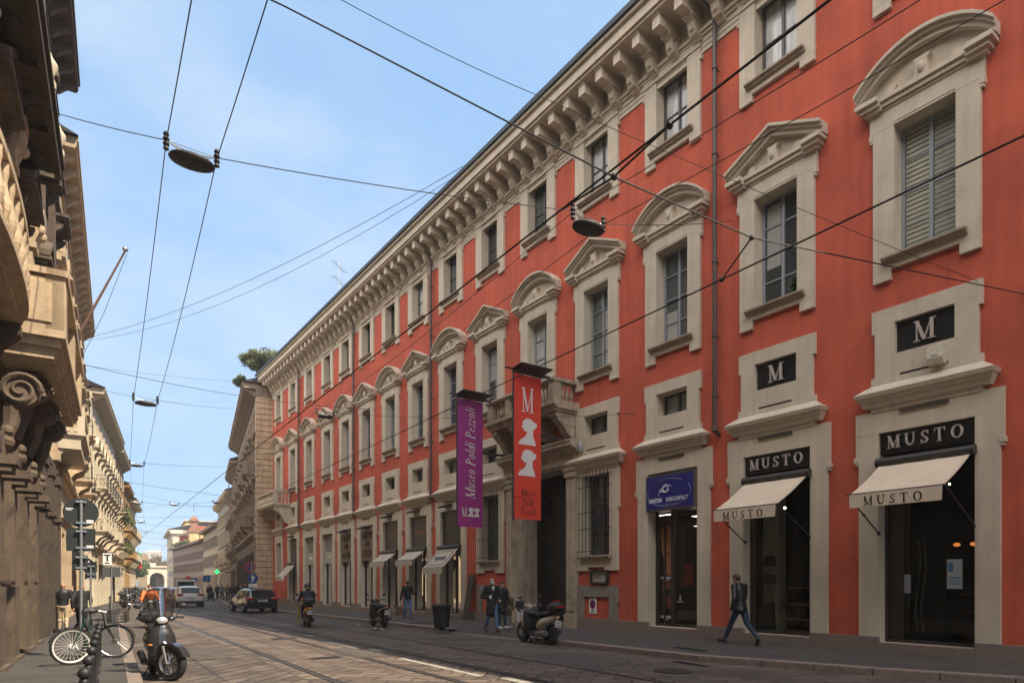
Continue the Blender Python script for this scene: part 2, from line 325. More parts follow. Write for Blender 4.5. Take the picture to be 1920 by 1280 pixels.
# frames + panes
def casement(w,z0,z1,rows,fm,pm,parent,d=.30,cols=2,t=.055):
    f=MB(); g=MB()
    for a,c in ((-w,-w+t+.02),(w-t-.02,w),(-t*.75,t*.75)): f.box(d-.05,d+.02,a,c,z0,z1)
    for zz in (z0,z1-t): f.box(d-.052,d+.018,-w+.002,w-.002,zz,zz+t)
    for k in range(1,rows): zz=z0+(z1-z0)*k/rows; f.box(d-.035,d+.016,-w+.01,w-.01,zz-.016,zz+.016)
    g.quad((d,-w,z0),(d,w,z0),(d,w,z1),(d,-w,z1))
    return f,g
def plate(b,s0,s1,z0,z1,d0,d1): b.box(-d1,-d0,s0,s1,z0,z1)
def surround_pn():
    b=MB(); t=.09
    plate(b,-1.09,-.63,8.3,11.35,-.01,t); plate(b,.63,1.09,8.3,11.35,-.01,t); plate(b,-1.16,1.16,11.35,11.74,-.01,t+.004)
    plate(b,-.63,.63,8.3,8.57,-.01,t); plate(b,-1.09,-.70,8.08,8.3,-.01,t-.003); plate(b,.70,1.09,8.08,8.3,-.01,t-.003)
    for s in (-1,1): plate(b,s*1.09,s*1.17,11.22,11.35,-.01,t+.02); plate(b,s*1.09,s*1.15,11.16,11.22,-.01,t+.008)
    plate(b,-.62,.62,11.40,11.44,t,t+.015)
    return b
def ped(kind):
    b=MB(); 
    plate(b,-1.22,1.22,11.74,11.80,0,.12); plate(b,-1.0,1.0,11.80,11.90,0,.17); plate(b,-1.02,1.02,11.90,11.99,0,.22)
    for s in (-1,1): 
        plate(b,s*.98,s*1.40,11.74,11.81,0,.20); plate(b,s*.99,s*1.48,11.81,11.90,0,.27); plate(b,s*1.0,s*1.57,11.90,12.0,0,.34)
    if kind=='tri':
        path=[(-1.60,12.0),(0,12.62),(1.60,12.0)]; tv=[(-1.62,12.0),(0,12.64),(1.62,12.0)]
    else:
        path=[]; h=.64; w=1.60; r=(w*w+h*h)/(2*h); a=math.asin(w/r)
        for k in range(15): t=-a+2*a*k/14; path.append((r*math.sin(t),12.0+h-r+r*math.cos(t)))
        tv=[(p[0]*.995,12.0+(p[1]-12)*1.0+.02) for p in path]
    for th0,th1,dd in ((0,.11,.22),(.11,.18,.29),(.18,.25,.36)):
        for (s0,z0),(s1,z1) in zip(path,path[1:]):
            b.prism([(s0,z0+th0-.17),(s1,z1+th0-.17),(s1,z1+th1-.17),(s0,z0+th1-.17)] if 0 else [(s0,z0+th0),(s1,z1+th0),(s1,z1+th1),(s0,z0+th1)],0,0,-dd)
    b.prism(tv,0,0,-.05)
    # carved keystone console in the tympanum
    b.prism([(-.17,12.0),(-.13,12.3),(-.2,12.38),(.2,12.38),(.13,12.3),(.17,12.0)],0,-.04,-.2); b.ball((-.2,0,12.16),(.07,.09,.12),10,6)
    for s in (-1,1): b.prism([(s*.98,12.0),(s*.70,12.0),(s*.62,12.14),(s*.8,12.2)],0,-.04,-.14)
    return b
def sill(w,z):
    b=MB(); b.prism([(0,z-.07),(-.15,z-.07),(-.17,z-.03),(-.23,z),(-.23,z+.045),(0,z+.06)],1,-w,w) ; return b
M_sur=surround_pn().mesh('window_surround',TRIM); 
def pmesh(k):
    b=ped(k); b.v=[(x,y*.88,z) for x,y,z in b.v]; return b.mesh('pediment',TRIM)
M_tri=pmesh('tri'); M_arc=pmesh('arc')
M_sill=sill(.86,8.50).mesh('sill',TRIMD)
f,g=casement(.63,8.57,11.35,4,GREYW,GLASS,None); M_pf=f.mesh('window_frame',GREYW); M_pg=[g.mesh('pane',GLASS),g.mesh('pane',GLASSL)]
b=MB(); t=.09
plate(b,-1.10,-.62,14.1,16.4,-.01,t); plate(b,.62,1.10,14.1,16.4,-.01,t); plate(b,-1.13,1.13,16.4,16.78,-.01,t+.035); plate(b,-.62,.62,14.1,14.38,-.01,t)
plate(b,-1.10,-.7,13.92,14.1,-.01,t-.003); plate(b,.7,1.10,13.92,14.1,-.01,t-.003)
for s in (-1,1): plate(b,s*1.10,s*1.16,16.05,16.19,-.01,t+.02)
M_asur=b.mesh('attic_window_surround',TRIM); M_asill=sill(.86,14.31).mesh('sill',TRIMD)
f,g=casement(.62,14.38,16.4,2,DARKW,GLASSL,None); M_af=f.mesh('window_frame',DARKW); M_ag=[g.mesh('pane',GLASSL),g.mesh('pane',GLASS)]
b=MB(); t=.09
plate(b,-1.05,-.61,5.85,7.14,-.01,t); plate(b,.61,1.05,5.85,7.14,-.01,t); plate(b,-.61,.61,5.85,6.46,-.01,t); plate(b,-1.05,1.05,7.14,7.47,-.01,t+.002)
for s in (-1,1): plate(b,s*1.05,s*1.12,6.98,7.47,-.01,t-.004); plate(b,s*1.05,s*1.13,5.85,6.02,-.01,t+.004)
plate(b,-.49,.49,5.985,6.015,t,t+.003)
M_msur=b.mesh('mezzanine_surround',TRIM)
b=MB(); b.m=None
# sloping skirt and moulded lip
def frus(b,w0,w1,d0,d1,z0,z1):
    b.add([(0,-w0,z0),(-d0,-w0,z0),(-d0,w0,z0),(0,w0,z0),(0,-w1,z1),(-d1,-w1,z1),(-d1,w1,z1),(0,w1,z1)],[(0,1,2,3),(4,7,6,5),(0,4,5,1),(1,5,6,2),(2,6,7,3)])
frus(b,1.42,1.14,.33,.10,5.66,5.85); frus(b,1.40,1.43,.30,.33,5.58,5.66); frus(b,1.34,1.38,.24,.28,5.50,5.58); frus(b,1.28,1.34,.16,.22,5.38,5.50); frus(b,1.12,1.14,.10,.12,5.28,5.38)
M_lip=b.mesh('ledge',TRIM)
b=MB(); plate(b,-.49,.49,5.98,6.02,.08,.094); M_slot=b.mesh('slot',BLACK)
b=MB(); plate(b,-.5,.5,5.20,5.245,.08,.13); M_slot2=b.mesh('slot',mat('slot_grille',(.06,.05,.04),.8))  # thin dark brown grille strip below the ledge
f,g=casement(.61,6.46,7.14,1,DARKW,GLASS,None); M_mf=f.mesh('window_frame',mat('window_paint_brown',(.07,.055,.045),.5)); M_mg=g.mesh('pane',GLASS)
b=MB()
for s in (-1,1):
    plate(b,s*.98,s*1.43,.40,4.82,-.01,.075); plate(b,s*1.43,s*1.50,4.35,4.82,-.01,.07); plate(b,s*1.43,s*1.53,4.24,4.35,-.01,.10); plate(b,s*1.43,s*1.50,4.18,4.24,-.01,.085)
plate(b,-1.50,1.50,4.82,5.30,-.01,.077)
M_gsur=b.mesh('shopfront_surround',TRIM)
PN=[]
for i,c in enumerate(BC):
    w=link('window',M_sur,PAL,(0,c-PY,0)); link('pediment',M_tri if i%2 else M_arc,w); 
    if i!=4: link('sill',M_sill,w)
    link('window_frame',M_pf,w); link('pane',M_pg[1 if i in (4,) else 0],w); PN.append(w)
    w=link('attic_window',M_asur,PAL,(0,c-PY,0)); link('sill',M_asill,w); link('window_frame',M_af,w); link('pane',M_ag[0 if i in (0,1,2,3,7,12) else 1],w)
    if i!=4:
        w=link('mezzanine_window',M_msur,PAL,(0,c-PY,0)); link('ledge',M_lip,w); link('slot',M_slot,w)
        if i not in (3,5,14): link('slot',M_slot2,w)
        if i not in (0,1): link('window_frame',M_mf,w); link('pane',M_mg,w)
# cornice
b=MB()
def frieze(b,z0,z1,d): b.box(-d,0.0,Y0-PY-.0,Y1-PY,z0,z1)
for z0,z1,d in ((16.22,16.34,.04),(16.34,16.46,.06),(16.46,16.60,.085),(16.60,16.68,.14),(16.68,16.76,.20),(16.76,17.42,.06),(17.42,17.50,1.05),(17.50,17.80,1.12),(17.80,17.90,1.22)): frieze(b,z0,z1,d)
PO(b,'cornice',TRIM)
b=MB(); b.box(-1.30,-1.0,Y0-PY-.3,Y1-PY+.25,17.90,18.06); b.add([(-1.27,Y0-PY-.3,18.06),(-1.27,Y1-PY+.25,18.06),(7,Y1-PY+.25,21.2),(7,Y0-PY-.3,21.2),(14.5,Y0-PY-.3,18.06),(14.5,Y1-PY+.25,18.06)],[(0,1,2,3),(3,2,5,4)])
b.add([(-1.27,0,18.061)],[]) 
PO(b,'roof',LEAD)
b=MB()
b.prism([(-.1,17.41),(-.97,17.41),(-1.0,17.3),(-.93,17.22),(-.93,16.95),(-.1,16.95)],1,-.15,.15)
b.prism([(-.1,17.405),(-1.04,17.405),(-1.04,17.33),(-.1,17.33)],1,-.20,.20)
sc=[(-.05,16.95),(-.52,16.94),(-.55,16.86),(-.44,16.80),(-.40,16.62),(-.33,16.50),(-.22,16.46),(-.16,16.40),(-.05,16.40)]
sc=[(x,z-.0) for x,z in sc]; b.prism([(x,z+.0) for x,z in sc],1,-.13,.13); b.prism([(-.05,16.95),(-.57,16.95),(-.57,16.88),(-.05,16.88)],1,-.17,.17)
b.prism([(-.4,16.78),(-.47,16.72),(-.43,16.6),(-.36,16.56)],1,-.07,.07)
M_br=b.mesh('cornice_bracket',TRIM)
y=4.3
while y<57.6: link('cornice_bracket',M_br,PAL,(0,y-PY,.12)); y+=.838
# plinth
b=MB()
edges=[Y0]+[v for i,c in enumerate(BC) for v in ((c-.98,c+.98) if i not in (3,5,14,4) else ((18.2,22.6) if i==4 else ()))]+[Y1]
for a,c in zip(edges[0::2],edges[1::2]):
    m=max(1,int((c-a)/1.3))
    for j in range(m): b.box(-.10,.0,a+(c-a)*j/m+.004-PY,a+(c-a)*(j+1)/m-.004-PY,-.4,.40 if j%2 else .395)
for i,c in enumerate(BC):
    if i not in (3,4,5,14): b.box(-.13,.36,c-.975-PY,c+.975-PY,-.4,.275 if i<3 else .195)
PO(b,'plinth',GRAN)
# drainpipes
for px,zb,kind in ((12.05,5.65,0),(29.2,5.5,0),(39.35,5.5,0),(50.3,5.5,0)):
    b=MB(); b.tube([(-.95,.45,17.6),(-.75,.3,17.35),(-.22,0,16.85),(-.17,0,16.4)],.055); b.tube([(-.17,0,16.5),(-.17,0,zb+.15),(-.13,-.02,zb-.02),(-.02,-.03,zb-.08)],.062,10)
    if px<20: b.tube([(-.95,-.5,17.6),(-.75,-.35,17.35),(-.24,-.04,16.85),(-.17,0,16.5)],.055)
    for z in (15.4,13.1,10.2,8.2,6.6): b.lathe([(.085,-.02),(.085,.02)],(-.17,0,z),10); b.box(-.17,0,-.015,.015,z-.015,z+.015)
    b.lathe([(.08,-.12),(.10,-.1),(.10,.02),(.06,.04)],(-.17,0,zb+.1),10)
    PO(b,'drainpipe',PIPE,px,smooth=True)
# ================= lettering =================
def sans(txt,size,bold=0,shear=0,ext=.004,sx=1.,align='CENTER'):
    cu=bpy.data.curves.new('t','FONT'); cu.body=txt; cu.size=size; cu.align_x=align; cu.align_y='CENTER'; cu.extrude=ext; cu.offset=bold; cu.shear=shear; cu.resolution_u=4
    o=bpy.data.objects.new('t',cu); COL.objects.link(o); dg=bpy.context.evaluated_depsgraph_get(); me=bpy.data.meshes.new_from_object(o.evaluated_get(dg))
    b=MB(); b.add([(v.co.x*sx,v.co.y,v.co.z) for v in me.vertices],[tuple(p.vertices) for p in me.polygons])
    bpy.data.objects.remove(o); bpy.data.curves.remove(cu); bpy.data.meshes.remove(me); return b
# serif face drawn from strokes: (kind, ...) in cap-height units
def _g():
    G={}
    L=lambda x0,y0,x1,y1,w:('l',x0,y0,x1,y1,w)
    A=lambda cx,cy,rx,ry,a0,a1,w0,w1:('a',cx,cy,rx,ry,a0,a1,w0,w1)
    sf=lambda x,y,w=.16:L(x-w,y,x+w,y,.04)
    G['M']=(1.0,[L(.14,0,.14,1,.055),L(.14,.98,.5,.04,.15),L(.5,.04,.86,.98,.05),L(.86,0,.86,1,.14),sf(.14,.02),sf(.86,.02,.18),sf(.12,.98,.13),sf(.9,.98,.14)])
    G['U']=(.92,[L(.2,.32,.2,1,.14),L(.74,.32,.74,1,.05),A(.47,.32,.27,.30,180,360,.14,.05),sf(.2,.98,.17),sf(.74,.98,.15)])
    G['S']=(.66,[A(.33,.74,.23,.23,20,200,.05,.1),A(.33,.74,.23,.23,200,262,.1,.13),A(.33,.27,.25,.25,90,-30,.13,.1),A(.33,.27,.25,.25,-30,-170,.1,.05),L(.55,.72,.55,.98,.04),L(.09,.02,.09,.3,.04)])
    G['T']=(.86,[L(.43,0,.43,1,.14),L(.06,.97,.8,.97,.055),L(.07,.76,.07,.98,.04),L(.79,.76,.79,.98,.04),sf(.43,.02,.18)])
    G['O']=(1.0,[('o',.5,.5,.42,.50,.155,.05)])
    G['P']=(.7,[L(.18,0,.18,1,.13),A(.3,.74,.3,.24,90,-90,.05,.13) if 0 else ('a',.30,.73,.28,.25,90,-90,.05,.05),L(.18,.975,.32,.975,.05),L(.18,.49,.32,.49,.05),('a',.30,.73,.26,.22,50,-50,.1,.1),sf(.18,.02,.15),sf(.12,.98,.08)])
    G['u']=(.56,[L(.13,.16,.13,.62,.10),('a',.26,.17,.13,.15,180,330,.09,.05),L(.42,.05,.42,.64,.10),L(.42,.06,.5,.03,.04),sf(.1,.63,.06)])
    G['s']=(.40,[A(.2,.48,.12,.14,20,230,.04,.07),A(.2,.18,.14,.16,70,-160,.09,.04)])
    G['e']=(.46,[('a',.24,.32,.17,.30,20,320,.06,.07),('l',.08,.33,.40,.42,.04)])
    G['o']=(.52,[('o',.26,.32,.20,.32,.10,.04)])
    G['l']=(.28,[L(.14,.06,.14,1.02,.10),L(.14,.06,.22,.03,.04),L(.05,1.0,.14,1.02,.04)])
    G['d']=(.56,[('o',.24,.31,.18,.31,.09,.04),L(.44,.05,.44,1.02,.10),L(.44,.05,.52,.03,.04),L(.35,1.0,.44,1.02,.04)])
    G['i']=(.28,[L(.14,.06,.14,.62,.10),L(.14,.06,.22,.03,.04),('o',.15,.86,.06,.06,.06,.06),sf(.1,.61,.05)])
    G['z']=(.44,[L(.06,.60,.38,.60,.06),L(.38,.58,.07,.05,.045),L(.06,.04,.40,.04,.08)])
    G[' ']=(.32,[])
    return G
GLY=_g()
def serif(txt,h,shear=0,gap=.1,sx=1.,ext=.006,bold=1.):
    b=MB(); x=0; k=0
    def poly(pts,z):
        b.m=None; pp=[((p[0]*sx+shear*p[1]),p[1]) for p in pts]
        b.prism([(px*h,py*h) for px,py in pp],2,z-.003,ext+z)
    for ch in txt:
        w,st=GLY[ch]
        for q in st:
            k+=1; z=(k%7)*.0004
            if q[0]=='l':
                _,x0,y0,x1,y1,ww=q; ww*=bold; d=Vector((x1-x0,y1-y0)); 
                horiz=abs(d.y)<abs(d.x)*.4; 
                if horiz: o=(0,ww/2)
                else: o=(ww/2/max(.35,abs(d.normalized().y))**.5,0)
                poly([(x+x0-o[0],y0-o[1]),(x+x0+o[0],y0-o[1] if horiz else y0),(x+x1+o[0],y1+o[1] if horiz else y1),(x+x1-o[0],y1+o[1])] if not horiz else [(x+x0,y0-o[1]),(x+x1,y1-o[1]),(x+x1,y1+o[1]),(x+x0,y0+o[1])],z)
            else:
                if q[0]=='o': _,cx,cy,rx,ry,w0,w1=q; a0,a1=0,360
                else: _,cx,cy,rx,ry,a0,a1,w0,w1=q
                n=max(4,int(abs(a1-a0)/15)); o_=[];i_=[]
                for j in range(n+1):
                    t=j/n; a=math.radians(a0+(a1-a0)*t)
                    if q[0]=='o': ww=w1+(w0-w1)*abs(math.cos(a))
                    else: ww=w0+(w1-w0)*t
                    ww*=bold
                    o_.append((x+cx+(rx)*math.cos(a),cy+(ry)*math.sin(a))); i_.append((x+cx+max(rx-ww,0)*math.cos(a),cy+max(ry-ww,0)*math.sin(a)))
                for j in range(n): poly([o_[j],o_[j+1],i_[j+1],i_[j]],z+(j%2)*.0002)
        x+=w+gap
    wid=(x-gap)*h*sx
    b.v=[(vx-(x-gap)*h*sx/2,vy-h/2,vz) for vx,vy,vz in b.v]; b.width=wid; return b
def fmat(s,d,z):       # facade frame (palazzo parts): text x -> -Y, y -> Z, out -> -X ; local to PAL/at PY
    return Matrix(((0,0,-1,-d),(-1,0,0,s),(0,1,0,z),(0,0,0,1)))
def place(b,m): b.v=[tuple(m@Vector(v)) for v in b.v]; return b
# top-level thing hung on the facade: Empty at (GA,s,0); parts in local coords (x=-d)
def fthing(name,s,label,cat,group=None): return empty(name,(GA,s,0),0,label,cat,group)
CLEAR=bpy.data.materials.new('shop_glass'); CLEAR.use_nodes=True
t=CLEAR.node_tree; t.nodes.remove(t.nodes['Principled BSDF']); g1=t.nodes.new('ShaderNodeBsdfGlossy'); g1.inputs['Roughness'].default_value=.01; tr=t.nodes.new('ShaderNodeBsdfTransparent'); tr.inputs[0].default_value=(.62,.64,.62,1)
fr=t.nodes.new('ShaderNodeFresnel'); fr.inputs[0].default_value=1.32; mi=t.nodes.new('ShaderNodeMixShader'); t.links.new(fr.outputs[0],mi.inputs[0]); t.links.new(tr.outputs[0],mi.inputs[1]); t.links.new(g1.outputs[0],mi.inputs[2]); t.links.new(mi.outputs[0],t.nodes['Material Output'].inputs[0])
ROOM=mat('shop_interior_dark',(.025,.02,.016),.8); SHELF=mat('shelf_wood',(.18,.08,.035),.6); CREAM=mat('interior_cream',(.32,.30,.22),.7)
LAMPW=mat('pendant_lamp_glow',(1,.30,.08),.5,emit=.45); SPOT=mat('spot_lamp',(1,.9,.7),.5,emit=3.5)
GOLD=mat('gilded_letters',(.25,.11,.035),.45,metal=.3); BRASS=mat('aged_bronze_letters',(.055,.033,.02),.5)
LETT=mat('letters_stone_grey',(.42,.37,.33),.5); SIGNB=mat('sign_black',(.008,.008,.009),.35)
CANV=mat('awning_canvas',(.60,.50,.385),.85,var=.07,scale=2.5,bump=.15,bscale=6); CANV2=mat('awning_canvas_pale',(.42,.37,.31),.85,var=.1,scale=3,bump=.1,bscale=8)
SHOPW=mat('dark_bronze_frame',(.03,.026,.024),.45)
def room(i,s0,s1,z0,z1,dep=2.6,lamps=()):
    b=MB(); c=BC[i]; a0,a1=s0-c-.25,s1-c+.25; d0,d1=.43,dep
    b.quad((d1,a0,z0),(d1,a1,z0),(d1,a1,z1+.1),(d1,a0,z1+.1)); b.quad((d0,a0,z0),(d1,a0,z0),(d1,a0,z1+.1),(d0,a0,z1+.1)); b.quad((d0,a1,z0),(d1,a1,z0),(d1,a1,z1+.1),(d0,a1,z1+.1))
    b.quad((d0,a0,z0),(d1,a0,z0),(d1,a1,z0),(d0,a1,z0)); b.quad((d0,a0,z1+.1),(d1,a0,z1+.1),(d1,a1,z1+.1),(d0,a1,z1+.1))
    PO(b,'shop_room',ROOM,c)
def pane(b,d,s0,s1,z0,z1): b.quad((-d,s0,z0),(-d,s1,z0),(-d,s1,z1),(-d,s0,z1))
def frame(b,d,s0,s1,z0,z1,t=.06,dp=.05):
    b.box(-d-.001,-d+dp,s0,s0+t,z0,z1); b.box(-d-.001,-d+dp,s1-t,s1,z0,z1); b.box(-d,-d+dp-.002,s0+t,s1-t,z0,z0+t); b.box(-d,-d+dp-.002,s0+t,s1-t,z1-t,z1)
for i,c in enumerate(BC):
    if i in (3,4,5,14): continue
    link('shopfront_surround',M_gsur,PAL,(0,c-PY,0))
# ---- bays 0 and 1: leather-goods shop ----
def lettersign(i,txt,z0,z1,h,lab,gap,s_off=0,hw=.98,sx=1.):
    t=fthing('shop_sign',BC[i],lab,'sign','black panels with raised pale letters' )
    b=MB(); b.box(.02,.30,-hw,hw,z0,z1); b.obj('sign_board',SIGNB,t)
    w=serif(txt,h,gap=gap,ext=.05,sx=sx); place(w,fmat(s_off,.03,(z0+z1)/2)); w.obj('lettering',LETT,t); return t
lettersign(0,'MUSTO',4.36,4.82,.27,'black fascia with raised pale capitals over the rightmost shop window',.34,sx=1.0)
lettersign(1,'MUSTO',4.36,4.82,.27,'black fascia with raised pale capitals over the shop window behind the striding man',.34,sx=1.0)
lettersign(0,'M',6.46,7.14,.42,'black panel with a single raised M in the rightmost small upper window frame',.1,hw=.605)
lettersign(1,'M',6.46,7.14,.42,'black panel with a single raised M above the cream awning near the striding man',.1,hw=.605)
def awning(i,s_off,hw,zt,zb,dp,val,m,lab,grp,arms=True,roll=True,scal=0,dt=.16,txt=None,rods=True):
    t=fthing('awning',BC[i]+s_off,lab,'awning',grp)
    b=MB(); n=9; q=8
    for k in (0,1):
        pass
    vs=[];
    for a in range(q+1):
        for j in range(n+1):
            f=a/q; s=-hw+2*hw*j/n; sag=-.035*math.sin(math.pi*f)-.012*abs(math.sin(math.pi*j/n*3))
            vs.append((-(dt+(dp-dt)*f),s,zt+(zb-zt)*f+sag))
    m2=len(vs); vs2=[(x+.012,y,z-.012) for x,y,z in vs]
    fs=[(a*(n+1)+j,a*(n+1)+j+1,(a+1)*(n+1)+j+1,(a+1)*(n+1)+j) for a in range(q) for j in range(n)]
    b.add(vs,fs); b.add(vs2,fs); b.obj('canopy',m,t,smooth=True)
    b=MB()
    if scal:
        st=2*hw/scal
        for k in range(scal):
            s0=-hw+k*st; pts=[(s0,zb),(s0+st,zb)]+[(s0+st/2+st/2*math.cos(math.pi*u/6),zb-val*.7-val*.3*math.sin(math.pi*u/6)) for u in range(7)]
            b.prism(pts,0,-dp-.01,-dp)
    else: b.prism([(-hw,zb),(hw,zb),(hw-.01,zb-val+.01),(hw-.05,zb-val),(-hw+.05,zb-val),(-hw+.01,zb-val+.01)],0,-dp-.012,-dp)
    b.obj('valance',m,t)
    if txt: 
        w=serif(txt,val*.68,gap=.42,ext=.003,bold=1.05,sx=1.05); place(w,fmat(.02,dp+.013,zb-val*.55)); w.obj('lettering',SIGNB,t)
    b=MB(); b.tube([(-dp+.01,-hw-.06,zb+.01),(-dp+.01,hw+.06,zb+.01)],.018); b.obj('front_bar',SHOPW,t)
    if roll:
        b=MB(); b.tube([(-dt+.02,-hw-.08,zt+.06),(-dt+.02,hw+.08,zt+.06)],.10,14); b.obj('roller_case',SHOPW,t,smooth=True)
    if rods:
        for s in (-1,1):
            b=MB(); p0=(-dp+.02,s*(hw+.04),zb); p1=(-.10 if s>0 else -.02,s*(hw+.05),zb-.72); mid=tuple((a+c_)/2 for a,c_ in zip(p0,p1))
            b.tube([p0,p1],.016,6); b.ball(mid,.032,8,6); b.ball(p1,.045,8,6); b.obj('arm',IRON,t)
    return t
awning(0,-.02,.92,4.10,3.36,1.38,.27,CANV,'cream awning with black capitals on its valance, over the rightmost shop window','cream awnings of the corner shop',txt='MUSTO')
awning(1,-.05,.90,4.12,3.34,1.38,.27,CANV,'cream awning with black capitals on its valance, above the striding man','cream awnings of the corner shop',txt='MUSTO')
def shelves(i,rows,s0,s1,dd=1.1):
    c=BC[i]
    for z in rows:
        b=MB(); b.box(dd-.2,dd+.2,s0,s1,z,z+.04); PO(b,'shelf',SHELF,c)
# bay 0 door shop
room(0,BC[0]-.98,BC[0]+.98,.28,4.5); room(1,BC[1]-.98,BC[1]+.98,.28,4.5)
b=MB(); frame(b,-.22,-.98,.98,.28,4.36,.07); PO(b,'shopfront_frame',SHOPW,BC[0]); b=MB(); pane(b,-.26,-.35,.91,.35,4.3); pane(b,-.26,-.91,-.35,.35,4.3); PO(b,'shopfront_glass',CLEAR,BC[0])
b=MB(); b.box(.3,.6,.60,.93,.30,4.3); PO(b,'inner_pilaster',CREAM,BC[0])
d=MB(); d.box(.50,.55,-.18,.52,.3,2.75); o=PO(d,'door',mat('black_leather_door',(.006,.006,.006),.4),BC[0])
for k in (0,.12):
    h=MB(); h.tube([(.45,.36-k+.05*math.sin(t*2*math.pi/12),.5+t*.165) for t in range(13)],.018,6); o2=h.obj('door_handle',METAL,o,smooth=True)
shelves(0,(.95,1.3),-.90,-.3)
b=MB(); b.box(.25,.255,-.62,-.32,1.45,2.05); o=PO(b,'notice_poster',mat('poster_paper',(.42,.50,.52),.6),BC[0])
b=MB(); b.box(.246,.25,-.44,-.34,1.8,1.98); b.box(.246,.25,-.58,-.36,1.66,1.69); b.box(.246,.25,-.58,-.36,1.60,1.62); b.box(.246,.25,-.58,-.36,1.54,1.56); b.obj('print',mat('poster_blue',(.07,.2,.36),.6),o)
b=MB(); b.box(.235,.24,.42,.56,1.35,1.75); PO(b,'opening_hours_card',mat('grey_card',(.25,.27,.28),.5),BC[0])
for s_ in (.35,.05,-.3):
    b=MB(); b.ball((1.6,s_,2.42),(.075,.075,.045),12,8); PO(b,'pendant_lamp',LAMPW,BC[0],smooth=True)
for s_,z_ in ((.3,3.9),(-.05,3.7)):
    b=MB(); b.ball((1.0,s_,z_),.025,8,6); PO(b,'spot_lamp',SPOT,BC[0])
b=MB(); frame(b,-.22,-.98,.98,.28,4.36,.07); b.box(.2,.25,.82,.98,.3,4.3); PO(b,'shopfront_frame',SHOPW,BC[1]); b=MB(); pane(b,-.26,-.91,.85,.35,4.3); PO(b,'shopfront_glass',CLEAR,BC[1])
b=MB(); b.box(.5,.8,.30,.78,.3,4.3); PO(b,'inner_pilaster',CREAM,BC[1])
shelves(1,(.62,1.0,1.42),-.9,.3,.9)
b=MB(); b.box(.7,1.0,-.9,.85,.3,.36); PO(b,'shelf',SHELF,BC[1])
b=MB(); b.ball((1.4,-.5,2.45),(.13,.13,.08),12,8); PO(b,'pendant_lamp',LAMPW,BC[1],smooth=True)
b=MB(); b.ball((-.9,-.86,3.3),.03,8,6); b.obj('spot_lamp',SPOT,fthing('spotlight',BC[1],'small white spotlight under the right end of the awning above the striding man','spotlight'))
# goods
LEATH=[mat('black_leather',(.012,.011,.011),.35),mat('brown_leather',(.09,.04,.018),.4),mat('dark_red_leather',(.07,.012,.012),.4)]
def bag(i,s,z,dd,w,h,m,lab):
    t=empty('handbag',(GA+dd,BC[i]+s,z),0,lab,'handbag','leather goods in the shop windows')
    b=MB(); b.prism([(-w/2,0),(w/2,0),(w*.42,h),(-w*.42,h)],0,-.07,.07); b.obj('body',m,t); b=MB(); b.tube([(0,w*.25*math.cos(a*math.pi/8),h+h*.5*math.sin(a*math.pi/8)) for a in range(9)],.009,5); b.obj('handle',m,t)
for k,(i,s,z,w,h,mi_,lab) in enumerate([(1,.55,2.0,.34,.26,0,'black handbag on the pale inner pillar, high in the second shop window'),(1,.55,1.55,.36,.24,1,'brown handbag under the black one on the pale inner pillar'),(1,.05,1.46,.3,.22,0,'black handbag on the middle shelf behind the striding man'),(1,-.45,1.46,.3,.2,2,'dark red handbag at the right of the middle shelf'),(1,.6,.36,.42,.7,0,'tall black leather sack at the left foot of the second shop window'),(1,-.1,.66,.4,.24,0,'wide black bag on the low shelf of the second shop window'),(1,-.5,1.04,.34,.22,0,'black bag on the upper low shelf of the second shop window'),(0,-.62,.99,.3,.2,0,'black bag on the shelf under the notice in the rightmost window'),(0,-.6,.35,.4,.3,1,'brown bag on the floor of the rightmost window')]):
    bag(i,s,z,.48 if k in (0,1,4) else .9,w,h,LEATH[mi_],lab)
# alarm box
t=fthing('alarm_siren',6.25,'white alarm siren box under the large M panel','alarm box')
b=MB(); b.prism([(-.02,5.98),(-.24,5.98),(-.28,6.1),(-.24,6.34),(-.02,6.36)],1,-.16,.16); b.obj('housing',mat('aged_white_plastic',(.50,.46,.36),.5,var=.15,scale=6),t); b=MB(); b.box(-.275,-.26,-.07,.07,6.12,6.15); b.obj('badge',BLACK,t)
# ---- bay 2: optician ----
c=BC[2]; room(2,c-.98,c+.98,.28,4.5)
t=fthing('shop_sign',c,'blue illuminated box sign with an eye emblem over the optician door','sign')
b=MB(); b.box(-.18,.2,-.99,.95,3.68,4.74); b.obj('sign_box',mat('anodised_frame',(.10,.09,.085),.4,metal=.4),t)
b=MB(); b.box(-.187,-.18,-.93,.92,3.74,4.68); b.obj('sign_face',mat('sign_blue',(.012,.014,.16),.3),t)
LB=mat('sign_letters_white',(.62,.64,.70),.4); LBB=mat('sign_letters_pale_blue',(.22,.24,.42),.4)
b=MB(); pts=[]
for k in range(41):
    a=R(200-360*k/40); pts.append((-.196,-.86*math.cos(a)*-1,4.18+.40*math.sin(a)))
for j in range(40):
    if 4<j<8 : continue
    b.tube([pts[j],pts[j+1]],.008,4)
b.obj('oval_line',LBB,t)
w=sans('MANZONI',.17,.005,sx=.66); place(w,fmat(.55,.189,3.98)); w.obj('lettering',LB,t); w=sans('EUROCONTACT',.17,.001,sx=.66); place(w,fmat(-.32,.189,3.98)); w.obj('lettering',LB,t)
w=sans('ottici specialisti in contattologia',.055,0); place(w,fmat(0,.189,3.85)); w.obj('lettering',LBB,t)
b=MB(); 
for pts in ([(.42,4.12),(.33,4.27),(.18,4.36),(.05,4.39),(-.12,4.36)],[(.36,4.30),(.24,4.22),(.1,4.2),(-.02,4.26)]): b.tube([(-.196,s,z) for s,z in pts],[.008,.02,.02,.016,.006][:len(pts)],6)
